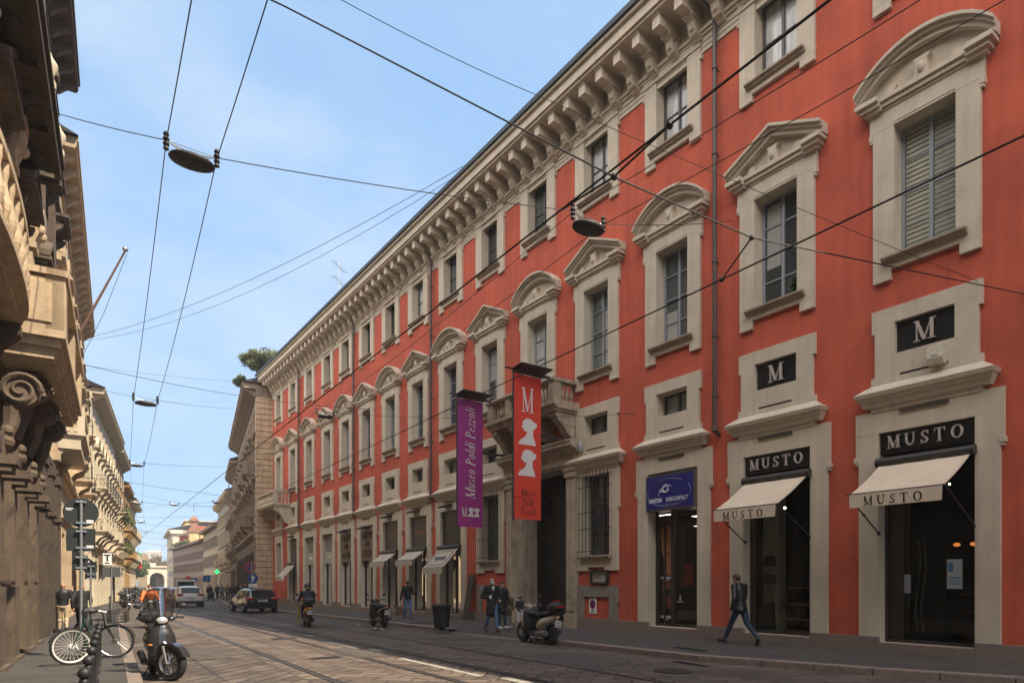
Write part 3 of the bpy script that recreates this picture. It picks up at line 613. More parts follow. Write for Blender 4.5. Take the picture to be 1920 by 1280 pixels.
b.tube([(-.196,.13+.10*math.cos(R(a)),4.32+.10*math.sin(R(a))) for a in range(-200,140,20)],.014,6); b.obj('eye_emblem',LB,t)
b=MB(); frame(b,-.25,-.98,.98,.28,3.75,.09,.06); b.box(.25,.33,.20,.34,.3,3.7); b.box(.28,.34,.62,.66,.3,3.6); PO(b,'shopfront_frame',SHOPW,c)
b=MB(); pane(b,-.30,-.9,.2,.37,3.66); PO(b,'shopfront_glass',CLEAR,c)
t=fthing('poster_lightbox',c,'tall poster of faces with glasses left of the optician door','poster')
b=MB(); b.box(.34,.40,.33,.90,.42,3.6); b.obj('panel',mat('poster_black',(.012,.008,.008),.3),t)
b=MB(); b.box(.335,.34,.33,.90,3.6,3.63); b.obj('top_light',mat('tube_light',(1,.9,.75),.4,emit=1.2),t)
SK=mat('printed_skin',(.30,.13,.06),.4); SKD=mat('printed_skin_dark',(.15,.05,.03),.4); HR=mat('printed_hair',(.10,.05,.02),.5)
def fl(b,pts,d): b.prism([(s,z) for s,z in pts],0,-d-.002,-d)
b=MB(); fl(b,[(.86,2.95),(.80,2.5),(.62,2.12),(.50,1.95),(.36,1.98),(.36,3.35),(.5,3.45),(.78,3.4)],-.336); fl(b,[(.7,2.2),(.66,1.85),(.36,1.75),(.36,2.1)],-.337); b.obj('face_print',SK,t)
b=MB(); fl(b,[(.88,3.58),(.86,3.1),(.78,3.22),(.6,3.3),(.36,3.2),(.36,3.58)],-.332); b.obj('hair_print',HR,t)
b=MB(); 
for s0 in (.70,.44): b.tube([(.325,s0+.12*math.cos(R(a)),2.78+.10*math.sin(R(a))) for a in range(0,361,30)],.012,4)
b.tube([(.325,.58,2.82),(.325,.56,2.82)],.012,4); b.obj('spectacles_print',HR,t)
b=MB(); fl(b,[(.66,2.45),(.52,2.48),(.42,2.42),(.52,2.37)],-.331); b.obj('lips_print',mat('printed_lips',(.22,.05,.04),.4),t)
b=MB(); fl(b,[(.80,1.60),(.78,1.2),(.66,.98),(.50,.82),(.36,.84),(.36,1.62)],-.336); b.obj('face_print',SKD,t)
b=MB(); fl(b,[(.86,1.30),(.70,1.34),(.36,1.42),(.36,1.22),(.62,1.12),(.8,1.18)],-.331); b.obj('sunglasses_print',BLACK,t)
for z in (1.72,.55):
    w=sans('TOM FORD',.10,.003,sx=.9); place(w,fmat(.61,-.33,z)); w.obj('lettering',LB,t); w=sans('EYEWEAR',.045,0); place(w,fmat(.61,-.33,z-.07)); w.obj('lettering',LB,t)
b=MB(); b.box(.36,.364,-.45,-.12,1.5,2.15); o=PO(b,'red_notice',mat('notice_red',(.22,.012,.014),.5),c)
for z_,s_ in ((3.55,-.1),(3.25,-.2)):
    b=MB(); b.box(.8,1.0,s_-.12,s_+.12,z_,z_+.01); PO(b,'ceiling_lamp',SPOT if z_>3.5 else mat('dim_lamp',(1,.85,.6),.5,emit=3),c)
b=MB(); b.box(.33,.45,.02,.22,1.0,1.04); PO(b,'counter_ledge',WHITE,c)
b=MB(); b.lathe([(.035,0),(.035,.12),(.012,.15),(.012,.2)],(.40,.1,1.04),10); PO(b,'sanitiser_bottle',WHITE,c)
# ---- bays 3 and 5: grilled windows; 14 plain ----
b=MB(); t_=.075
for s in (-1,1): plate(b,s*.68,s*1.08,1.98,5.3,-.01,t_); plate(b,s*1.08,s*1.14,4.1,5.3,-.01,t_-.004); plate(b,s*1.08,s*1.15,3.98,4.1,-.01,t_+.02)
plate(b,-.68,.68,5.15,5.30,-.01,t_); plate(b,-.68,.68,2.1,2.42,-.01,t_); plate(b,-.42,.42,2.1-.001,2.1,-.01,t_) ; plate(b,.42,.68,1.98,2.1,-.01,t_-.002); plate(b,-.68,-.42,1.98,2.1,-.01,t_-.002)
M_g3=b.mesh('window_surround',TRIM)
b=MB(); b.prism([(0,2.36),(-.2,2.36),(-.24,2.44),(0,2.5)],1,-.82,.82); M_s3=b.mesh('sill',TRIMD)
f,g=casement(.68,2.42,5.15,3,DARKW,GLASS,None); M_f3=f.mesh('window_frame',DARKW); M_p3=g.mesh('pane',GLASS)
b=MB()
for k in range(9): s=-.74+.185*k; b.box(-.205,-.19,s-.009,s+.009,2.45,5.28)
for z in (2.62,3.35,3.9,4.75,5.1): b.box(-.19,-.176,-.86,.86,z-.012,z+.012); b.box(-.18,0,-.84,-.82,z-.008,z+.008); b.box(-.18,0,.82,.84,z-.008,z+.008)
M_gr=b.mesh('grille',IRON)
for i in (3,5):
    w=link('grilled_window',M_g3,PAL,(0,BC[i]-PY,0)); link('sill',M_s3,w); link('window_frame',M_f3,w); link('pane',M_p3,w); link('grille',M_gr,w)
    b=MB(); z1=1.49
    for s in (-1,1): b.box(-.07,.0,s*.66,s*1.05,.40,1.12); b.box(-.066,.0,s*1.05,s*1.10,.95,1.12)
    b.box(-.072,0,-1.07,1.07,1.12,z1); PO(b,'stone_niche_frame',mat('grey_stone',(.21,.185,.155),.85,var=.2,scale=6,bump=.2),BC[i])
b=MB()
for s in (-.42,-.12,.2,.45): b.box(.335,.34,s-.09,s+.09,2.5,3.6)
PO(b,'blue_window_print',mat('deep_blue_print',(.03,.025,.14),.4),BC[3])
i=14; b=MB()
for s in (-1,1): plate(b,s*.6,s*1.05,1.98,5.25,-.01,t_)
plate(b,-.6,.6,4.7,5.25,-.01,t_); plate(b,-.6,.6,1.98,2.2,-.01,t_); w=PO(b,'ground_window',TRIM,BC[i])
b=MB(); pane(b,-.25,-.6,.6,2.2,4.7); b.obj('pane',GLASS,w); b=MB(); frame(b,-.2,-.6,.6,2.2,4.7,.06); b.box(.2,.25,-.03,.03,2.2,4.7); b.obj('window_frame',DARKW,w)
# street number, notices
t=fthing('house_number_plate',18.02,'small black plate with the number 12 between portal and grilled window','number plate'); b=MB(); b.box(-.02,0,-.09,.09,3.85,4.05); b.obj('plate',BLACK,t); w=sans('12',.15,.003); place(w,fmat(0,.021,3.95)); w.obj('numerals',LB,t)
t=fthing('display_case',17.02,'dark framed museum display case under the grilled window','display case'); b=MB(); frame(b,.13,-.43,.43,1.55,2.0,.06,.13); b.obj('frame',SHOPW,t); b=MB(); b.box(-.06,0,-.37,.37,1.61,1.94); b.obj('back_panel',mat('case_paper',(.34,.36,.31),.6),t)
w=serif('M',.14,sx=.7,ext=.003); place(w,fmat(.25,.062,1.77)); w.obj('lettering',mat('case_red',(.18,.04,.03),.6),t)
SIL=[(-.40,0),(-.30,.18),(-.10,.32),(-.04,.50),(-.16,.52),(-.20,.60),(-.27,.66),(-.22,.74),(-.22,.86),(-.08,1.0),(.12,.99),(.24,.90),(.34,.86),(.36,.74),(.26,.64),(.20,.56),(.20,.36),(.30,.10),(.32,0)]
for k,s in enumerate((.10,-.02)): b=MB(); b.prism([(-(x*.12)+s,1.70+z*.14) for x,z in SIL],0,-.066,-.061); b.obj('silhouette',MATS['case_red'],t)
t=fthing('no_parking_sign',17.43,'white driveway no-parking plate with a blue and red disc in the stone niche','sign'); b=MB(); b.box(-.018,0,-.19,.19,.56,1.13); b.obj('plate',WHITE,t)
def disc(b,s,z,r0,r1,d,n=28):
    for k in range(n):
        a,c_=2*math.pi*k/n,2*math.pi*(k+1)/n; q=[(s+r*math.cos(x),z+r*math.sin(x)) for r,x in ((r0,a),(r1,a),(r1,c_),(r0,c_))]
        b.prism(q if r0>0 else q[1:3]+[(s,z)],0,-d-.002,-d)
SRED=mat('sign_red',(.35,.01,.012),.45); SBLUE=mat('sign_blue_road',(.01,.04,.22),.45)
b=MB(); disc(b,0,.87,0,.14,.019); b.obj('blue_disc',SBLUE,t); b=MB(); disc(b,0,.87,.115,.145,.022); b.prism([(.10,.99),(.075,1.0),(-.10,.75),(-.075,.74)],0,-.026,-.022); b.obj('red_ring_and_bar',SRED,t)
for z,tx in ((1.08,'PASSO CARRABILE'),(.68,'DIVIETO'),(.62,'DI SOSTA')): w=sans(tx,.045,.001,sx=.8); place(w,fmat(0,.019,z)); w.obj('lettering',BLACK,t)
t=fthing('stone_slab',25.3,'dark narrow slab leaning on the wall right of the awning shop','slab'); b=MB(); b.add([(-.45,.42,-.12),(-.4,.42,-.12),(-.4,-.05,-.12),(-.45,-.05,-.12),(-.14,.30,1.95),(-.09,.30,1.95),(-.09,-.12,1.95),(-.14,-.12,1.95)],[(0,3,2,1),(4,5,6,7),(0,1,5,4),(1,2,6,5),(2,3,7,6),(3,0,4,7)]); b.obj('slab',mat('dark_slab',(.055,.045,.036),.7,var=.2,scale=3),t)
# ---- shops 6..13 ----
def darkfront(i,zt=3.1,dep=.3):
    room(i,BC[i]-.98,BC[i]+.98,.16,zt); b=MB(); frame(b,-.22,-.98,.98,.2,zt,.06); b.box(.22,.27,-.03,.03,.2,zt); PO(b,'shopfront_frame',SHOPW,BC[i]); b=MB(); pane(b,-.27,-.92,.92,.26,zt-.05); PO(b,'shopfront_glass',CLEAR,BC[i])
def panel(i,z0,z1,m,lab,txts,tm,name='shop_sign',d=-.1,grp=None,frm=None,hw=.97,**k):
    t=fthing(name,BC[i],lab,'sign',grp); b=MB(); b.box(-d-.04,.3,-hw,hw,z0,z1); b.obj('panel',m,t)
    for tx,h,z in txts: w=sans(tx,h,.006,**k); place(w,fmat(0,d+.042,z)); w.obj('lettering',tm,t)
    if frm: b=MB(); frame(b,d+.046,-hw+.1,hw-.1,z0+.12,z1-.12,.025,.01); b.obj('border',frm,t)
    return t
DP=mat('dark_brown_panel',(.035,.030,.027),.4); DW=mat('brown_weathered_wood',(.085,.065,.05),.7,var=.2,scale=5,stretch=(1,6,.4)); MB_=mat('brown_marble',(.16,.11,.08),.55,var=.3,scale=5)
BORD=mat('panel_border',(.10,.07,.05),.5)
panel(6,3.2,4.82,SIGNB,'plain near-black shop panel above the bordered awning',[('FERONESE',.2,4.0)],mat('near_black_letters',(.03,.03,.03),.4),sx=.8)
panel(7,3.3,4.82,DP,'dark shop panel with gold letters right of the other gold-lettered one',[('FRANCO-CUTTI',.2,4.05)],GOLD,frm=BORD,sx=.78,grp='dark panels with gold letters')
panel(8,3.3,4.82,DP,'dark shop panel with gold letters beside the stone panels',[('FRANCO-CUTTI',.2,4.05)],GOLD,frm=BORD,sx=.78,grp='dark panels with gold letters')
for i,lab in ((9,'brown stone shop panel with raised bronze words, nearer of the two'),(10,'brown stone shop panel with raised bronze words, farther of the two')):
    t=panel(i,2.85,4.82,MB_,lab,[],BRASS,grp='brown stone panels with bronze words',d=-.05)
    for tx,h,z in (('BIJOUX',.42,4.32),('DE',.36,3.78),('PARIS',.42,3.28)): w=sans(tx,h,.012,ext=.05,sx=1.0); place(w,fmat(0,.03,z)); w.obj('lettering',BRASS,t)
for i,lab in ((11,'white shop box with small raised letters and a grey blind, nearer'),(12,'white shop box with small raised letters and a grey blind, farther')):
    t=panel(i,2.85,3.62,mat('white_box_panel',(.36,.34,.29),.6),lab,[('ingresso',.18,3.3)],WHITE,grp='white boxes over narrow doors',d=-.1,hw=.8)
    b=MB(); b.box(.12,.2,-.8,.8,3.62,4.7); b.obj('blind',mat('grey_blind',(.20,.175,.15),.8,var=.1,scale=2),t); b=MB(); b.box(-.12,.1,-.98,.98,4.72,4.80); b.obj('canopy_strip',mat('white_strip',(.5,.48,.42),.5),t)
panel(13,2.98,4.78,DW,'weathered dark wooden shutter panel above the farthest awning',[],GOLD,frm=BORD)
for i in range(6,14):
    darkfront(i,3.3 if i in (6,7,8) else 2.9)
awning(6,.0,.96,3.12,2.24,.95,.26,CANV2,'beige awning with a thin dark border, nearest of the small ones','small shop awnings',scal=0,rods=False)
o=[x for x in bpy.data.objects if x.get('label','').startswith('beige awning with a thin')][0]
def onslope(u,v,off=.02):   # u across (-1..1), v down the slope (0..1)
    return (-(.16+(.95-.16)*v)-.7*off,u*.96,3.12+(2.24-3.12)*v+off-.035*math.sin(math.pi*v))
b=MB(); cs=[(-.8,.15),(.8,.15),(.8,.85),(-.8,.85),(-.8,.15)]
for a_,c_ in zip(cs,cs[1:]): b.tube([onslope(a_[0]+(c_[0]-a_[0])*k/6,a_[1]+(c_[1]-a_[1])*k/6) for k in range(7)],.010,4)
b.obj('border_line',SIGNB,o)
w=sans('FERONESE',.26,.004,sx=.85); w.v=[onslope(-vx/.96,.5-vy/1.18,.03+vz) for vx,vy,vz in w.v]; w.obj('lettering',SIGNB,o)
awning(7,.0,.97,3.14,2.66,.80,.27,CANV2,'small beige awning with scalloped edge, right of the two alike','small shop awnings',scal=9,rods=False)
awning(8,.0,.97,3.14,2.66,.80,.27,CANV2,'small beige awning with scalloped edge, left of the two alike','small shop awnings',scal=9,rods=False)
t=awning(13,.1,1.0,2.92,2.0,.95,.28,CANV2,'farthest small awning with a lettered valance near the balcony','small shop awnings',scal=9,rods=False)
w=sans('Gradivel',.30,.01,sx=.8); place(w,fmat(-.75,.97,1.95)); w.obj('lettering',WHITE,t)
for i,zz in ((7,5.08),(8,5.08),(9,4.72),(10,4.72),(13,5.0),(6,5.05)):
    t=fthing('sign_lamp',BC[i]+.1,'dark wedge lamp above '+{6:'the plain black panel',7:'the nearer gold-lettered panel',8:'the farther gold-lettered panel',9:'the nearer bronze-lettered panel',10:'the farther bronze-lettered panel',13:'the wooden shutter panel'}[i],'lamp','wedge lamps over the shop signs')
    b=MB(); b.prism([(0,zz-.05),(-.45,zz-.12),(-.5,zz-.07),(-.15,zz+.06),(0,zz+.05)],1,-.33,.33); b.obj('housing',SHOPW,t)
# lit interior strip in bay 6 & mannequin glimpses
b=MB(); b.box(.9,.92,.25,.55,.6,2.1); PO(b,'lit_display_panel',mat('warm_display',(.75,.5,.25),.5,emit=.35),BC[6])
b=MB(); b.box(.8,.82,-.2,.1,.7,2.4); PO(b,'lit_display_panel',mat('white_display',(.9,.8,.65),.5,emit=.5),BC[9])
# ================= portal and balcony =================
POR=mat('portal_stone',(.36,.30,.22),.8,var=.28,scale=2.5,bump=.35,bscale=14,streak=.3)
PT=fthing('stone_portal',20.4,'weathered stone portal with pilasters and heavy cornice around the dark doorway','portal')
for s in (-1,1):
    b=MB(); b.box(-.16,0,s*1.68,s*2.2,.5,5.2); b.box(-.19,-.16,s*1.76,s*2.12,.62,5.1); b.box(-.22,0,s*1.64,s*2.24,-.15,.5); b.box(-.22,0,s*1.64,s*2.24,5.2,5.55); b.box(-.26,0,s*1.60,s*2.28,5.42,5.5); b.obj('pilaster',POR,PT)
    b=MB(); b.box(.02,.35,s*1.45,s*1.685,-.1,5.4); b.box(.36,.7,s*1.50,s*1.684,-.1,5.4); b.obj('stepped_jamb',POR,PT)
b=MB(); b.box(-.18,0,-2.2,2.2,5.66,6.02); b.prism([(0,6.02),(-.2,6.02),(-.3,6.12),(-.42,6.16),(-.5,6.22),(-.5,6.30),(-.54,6.36),(-.54,6.42),(0,6.5)],1,-2.4,2.4); b.box(-.12,0,-2.2,2.2,5.56,5.655); b.obj('entablature',POR,PT)
b=MB(); b.box(-.1,1.0,-1.68,1.68,-.4,.115); b.obj('threshold',GRAN,PT)
b=MB(); b.box(.95,1.03,-1.68,1.68,-.1,5.0)
o=b.obj('door',mat('black_oak_door',(.010,.009,.008),.5),PT)
for s in (-.84,.84):
    for z0,z1 in ((.3,1.2),(1.35,2.1),(2.25,3.4),(3.55,4.1),(4.2,4.8)):
        for q in (-.4,.4): p=MB(); frame(p,-.93,s+q-.33,s+q+.33,z0,z1,.05,.02); p.obj('door_panel',mat('black_oak_moulding',(.03,.026,.022),.45),o)
b=MB()
for k in range(26): b.tube([(.9,-1.6+.128*k,5.0),(.9,-1.6+.128*k+.06,5.3),(.9,-1.6+.128*k,5.6)],.012,4)
b.box(.88,.92,-1.66,1.66,4.98,5.06); b.obj('fanlight_grille',IRON,PT)
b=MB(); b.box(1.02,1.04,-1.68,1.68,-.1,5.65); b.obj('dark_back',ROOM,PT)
BT=fthing('stone_balcony',20.4,'carved stone balcony over the portal behind the red banner','balcony')
b=MB(); b.prism([(0,7.42),(-.95,7.42),(-1.02,7.5),(-1.1,7.54),(-1.1,7.66),(0,7.70)],1,-2.25,2.25); b.box(-.95,0,-2.15,2.15,7.34,7.42); b.obj('floor_slab',POR,BT)
for s in (-1.9,-.7,.7,1.9):
    b=MB(); b.prism([(0,7.33),(-.85,7.33),(-.9,7.22),(-.75,7.05),(-.55,6.9),(-.4,6.65),(-.2,6.55),(0,6.5)],1,s-.18,s+.18); b.prism([(-.05,7.25),(-.7,7.25),(-.7,7.1),(-.5,6.95),(-.05,6.9)],1,s-.2,s+.2); b.obj('console',POR,BT)
for s in (-2.0,2.0,-.75,.75): b=MB(); b.box(-1.02,-.72,s-.16,s+.16,7.66,8.32); b.box(-1.04,-1.02,s-.1,s+.1,7.76,8.22); b.obj('pedestal',POR,BT)
b=MB(); b.prism([(-.68,8.32),(-1.06,8.32),(-1.1,8.38),(-1.08,8.44),(-.66,8.44)],1,-2.2,2.2)
for s in (-1,1): b.box(-.68,-.0,s*1.86,s*2.2,8.32,8.44)
b.obj('handrail',POR,BT)
bal=[(.05,0),(.05,.06),(.03,.09),(.065,.2),(.075,.28),(.04,.42),(.03,.5),(.05,.56),(.05,.64)]
for s in [-1.75+.2*k for k in range(4)]+[-.45+.18*k for k in range(6)]+[1.0+.2*k for k in range(4)]: b=MB(); b.lathe(bal,(-.87,s,7.68),10); b.obj('baluster',POR,BT,smooth=True)
for s in (-1,1):
    for dd in (.2,.4,.58): b=MB(); b.lathe(bal,(-dd,s*2.03,7.68),10); b.obj('baluster',POR,BT,smooth=True)
# wall bits: small security lamp and rosette
t=fthing('wall_lamp',17.9,'small pale globe lamp on the wall right of the balcony','lamp'); b=MB(); b.ball((-.16,0,6.15),(.1,.1,.2),12,8); b.obj('housing',mat('grey_plastic',(.3,.3,.3),.4),t,smooth=True)
# ================= banners =================
def bannergroup(Y,col,lab,grp):
    t=empty('banner',(12.28,Y,0),0,lab,'banner',grp); m=mat('banner_cloth_'+lab.split()[0],col,.75,var=.05,scale=1)
    b=MB(); b.box(-.53,.53,-.01,.01,3.64,8.32); b.obj('cloth',m,t)
    b=MB(); b.box(-.56,-.53,-.03,.03,3.60,8.42); b.box(-.53,.56,-.02,.02,8.34,8.40); b.obj('frame',IRON,t)
    b=MB(); b.add([(-.56,-.52,8.50),(.66,-.52,8.50),(.60,.06,8.42),(-.60,.06,8.42),(-.56,-.52,8.53),(.66,-.52,8.53),(.60,.06,8.45),(-.60,.06,8.45)],[(0,3,2,1),(4,5,6,7),(0,1,5,4),(1,2,6,5),(2,3,7,6),(3,0,4,7)]); b.box(-.85,-.5,-.02,.02,8.42,8.46); b.obj('rain_hood',mat('hood_dark',(.025,.015,.018),.5),t)
    for z in (8.42,6.45): b=MB(); b.box(.5,1.99,-.03,.03,z-.05,z+.03); b.box(1.94,1.99,-.09,.09,z-.12,z+.1); b.obj('bracket_arm',IRON,t)
    return t
def btext(w,X,z,t,m=None):
    M=Matrix(((1,0,0,X),(0,0,-1,-.0125),(0,1,0,z),(0,0,0,1))); place(w,M if m is None else M@m); return w
BW=mat('banner_print_white',(.66,.66,.64),.7); BK=mat('banner_print_black',(.03,.01,.01),.7)
def sil(X,z,h,mir=1):
    b=MB(); b.prism([(X+x*h*mir*1.12,z+q*h) for x,q in SIL],1,-.017,-.011); return b
t=bannergroup(18.4,(.62,.048,.022),'red vertical museum banner with a white M and two profile heads','museum banners')
w=serif('M',.80,sx=.56,ext=.004); btext(w,0,7.52,t).obj('printed_letter',BW,t)
sil(0.02,6.06,.86).obj('printed_head',BW,t); sil(0.0,5.05,.86).obj('printed_head',BW,t)
for tx,z in (('Museo',4.50),('Poldi',4.18),('Pezzoli',3.88)): w=serif(tx,.22,shear=.28,gap=.02,ext=.004,sx=.82); btext(w,0,z+.02,t).obj('printed_name',BK,t)
b=MB(); b.box(-.53,.53,-.014,-.0105,4.335,4.345); b.box(-.53,.53,-.014,-.0105,4.04,4.05); b.obj('printed_rule',BK,t)
t=bannergroup(22.2,(.31,.03,.22),'purple vertical museum banner with white sideways lettering','museum banners')
w=serif('Museo Poldi Pezzoli',.40,shear=.28,gap=.03,ext=.004,sx=1.0); rot=Matrix.Rotation(R(90),4,'Z'); k=3.35/w.width; w.v=[(x*k,y*1.0,z) for x,y,z in w.v]; btext(w,0,6.35,t,rot).obj('printed_name',BW,t)
w=serif('M',.34,sx=.6,ext=.004); btext(w,-.25,4.18,t).obj('printed_letter',BW,t); sil(.02,4.02,.34).obj('printed_head',BW,t); sil(.26,4.02,.34).obj('printed_head',BW,t)

# reflections in the tall panes, put into pale slats and folded strips
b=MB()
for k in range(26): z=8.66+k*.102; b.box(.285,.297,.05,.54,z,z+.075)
o=b.obj('blind',mat('pale_louvre_reflection',(.33,.33,.27),.6,var=.2,scale=2),PN[0])  # slats shape the mirrored louvres of the house opposite
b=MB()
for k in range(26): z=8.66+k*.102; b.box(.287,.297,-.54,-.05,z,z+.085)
o=b.obj('blind',mat('sage_louvre_reflection',(.24,.25,.20),.6,var=.3,scale=2),PN[0])  # other sash, same mirrored louvres modelled as slats
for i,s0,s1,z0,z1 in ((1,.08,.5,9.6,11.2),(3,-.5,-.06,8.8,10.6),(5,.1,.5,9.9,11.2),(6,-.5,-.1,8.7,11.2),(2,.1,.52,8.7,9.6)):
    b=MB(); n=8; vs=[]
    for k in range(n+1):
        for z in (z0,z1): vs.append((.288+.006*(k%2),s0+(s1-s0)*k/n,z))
    b.add(vs,[(2*k,2*k+1,2*k+3,2*k+2) for k in range(n)]); b.obj('pane_reflection',mat('pane_reflection_pale',(.30,.31,.29),.9),PN[i])  # pale folds stand for reflections in these panes
# ================= street facades =================
def wallgrid(b,s0,s1,z0,z1,ops,dep=.3):
    ss=sorted({s0,s1,*[o[0] for o in ops],*[o[1] for o in ops]}); zs=sorted({z0,z1,*[o[2] for o in ops],*[o[3] for o in ops]})
    io=lambda s,z:any(o[0]<s<o[1] and o[2]<z<o[3] for o in ops)
    for i in range(len(ss)-1):
        j=0
        while j<len(zs)-1:
            if io((ss[i]+ss[i+1])/2,(zs[j]+zs[j+1])/2): j+=1; continue
            k=j
            while k<len(zs)-1 and not io((ss[i]+ss[i+1])/2,(zs[k]+zs[k+1])/2): k+=1
            b.quad((0,ss[i],zs[j]),(0,ss[i+1],zs[j]),(0,ss[i+1],zs[k]),(0,ss[i],zs[k])); j=k
    for a,c,z,w in ops:
        b.quad((0,a,z),(-dep,a,z),(-dep,a,w),(0,a,w)); b.quad((0,c,z),(-dep,c,z),(-dep,c,w),(0,c,w)); b.quad((0,a,z),(-dep,a,z),(-dep,c,z),(0,c,z)); b.quad((0,a,w),(-dep,a,w),(-dep,c,w),(0,c,w))
def hood(b,w,z,kind,d=.4):
    b.box(0,d*.5,-w,w,z,z+.12); b.box(0,d*.85,-w-.06,w+.06,z+.12,z+.22); b.box(0,d,-w-.12,w+.12,z+.22,z+.32)
    if kind=='tri':
        for sg in (-1,1): b.prism([(sg*(w+.14),z+.32),(0,z+.95),(0,z+1.1),(sg*(w+.14),z+.48)],0,0,d*.95)
        b.prism([(-w,z+.32),(w,z+.32),(0,z+.93)],0,0,.06)
    if kind=='arc':
        n=10; hh=.6; r=((w+.1)**2+hh*hh)/(2*hh); a=math.asin((w+.1)/r); P=[(r*math.sin(-a+2*a*k/n),z+.32+hh-r+r*math.cos(-a+2*a*k/n)) for k in range(n+1)]
        for p,q in zip(P,P[1:]): b.prism([p,q,(q[0],q[1]+.16),(p[0],p[1]+.16)],0,0,d*.95)
        b.prism(P,0,0,.06)
    for sg in (-1,1): b.prism([(0,z),(d*.7,z),(d*.6,z-.15),(d*.2,z-.35),(0,z-.5)],1,sg*(w-.02),sg*(w-.2))
def sbalcony(b,w,z,d=1.0,iron=False,lod=0):
    # b: stone mesh (slab, consoles, rail)
    b.box(0,d,-w,w,z-.10,z); b.box(0,d-.08,-w+.08,w-.08,z-.22,z-.10)
    for sg in (-1,1): b.prism([(0,z-.22),(d*.85,z-.22),(d*.8,z-.4),(d*.45,z-.6),(d*.2,z-.95),(0,z-1.0)],1,sg*(w-.18),sg*(w-.42))
    if not iron:
        b.box(d-.26,d-.04,-w+.02,w-.02,z+.82,z+.95); b.box(d-.24,d-.06,-w+.04,w-.04,z,z+.1)
        for sg in (-1,1):
            b.box(d-.27,d-.03,sg*(w-.26),sg*w,z,z+.9); b.box(0,d-.27,sg*(w-.22),sg*(w-.02),z+.82,z+.95)
        n=max(2,int((2*w-.6)/(.22 if not lod else .35)))
        for k in range(n):
            s=-w+.36+(2*w-.72)*k/(n-1) if n>1 else 0
            if lod: b.box(d-.2,d-.1,s-.05,s+.05,z+.1,z+.82)
            else: b.lathe(bal2,(d-.15,s,z+.1),8)
        for sg in (-1,1):
            for k in range(int(d/.24)-1): b.box(.12+k*.24,.2+k*.24,sg*(w-.18),sg*(w-.08),z,z+.82)
bal2=[(.05,0),(.05,.05),(.03,.08),(.07,.2),(.075,.27),(.04,.42),(.03,.5),(.05,.6),(.05,.72)]
def ironrail(b,w,z,d,step=.14):
    b.box(d-.05,d-.02,-w,w,z+.92,z+.96); b.box(d-.045,d-.025,-w,w,z+.08,z+.10)
    for sg in (-1,1): b.box(0,d-.02,sg*w,sg*(w-.03),z+.92,z+.955); 
    n=int(2*w/step)
    for k in range(n+1): s=-w+2*w*k/n; b.box(d-.04,d-.025,s-.01,s+.01,z,z+.92)
    for sg in (-1,1):
        for k in range(int(d/step)): b.box(k*step,k*step+.018,sg*w-.008,sg*w+.008,z,z+.92)
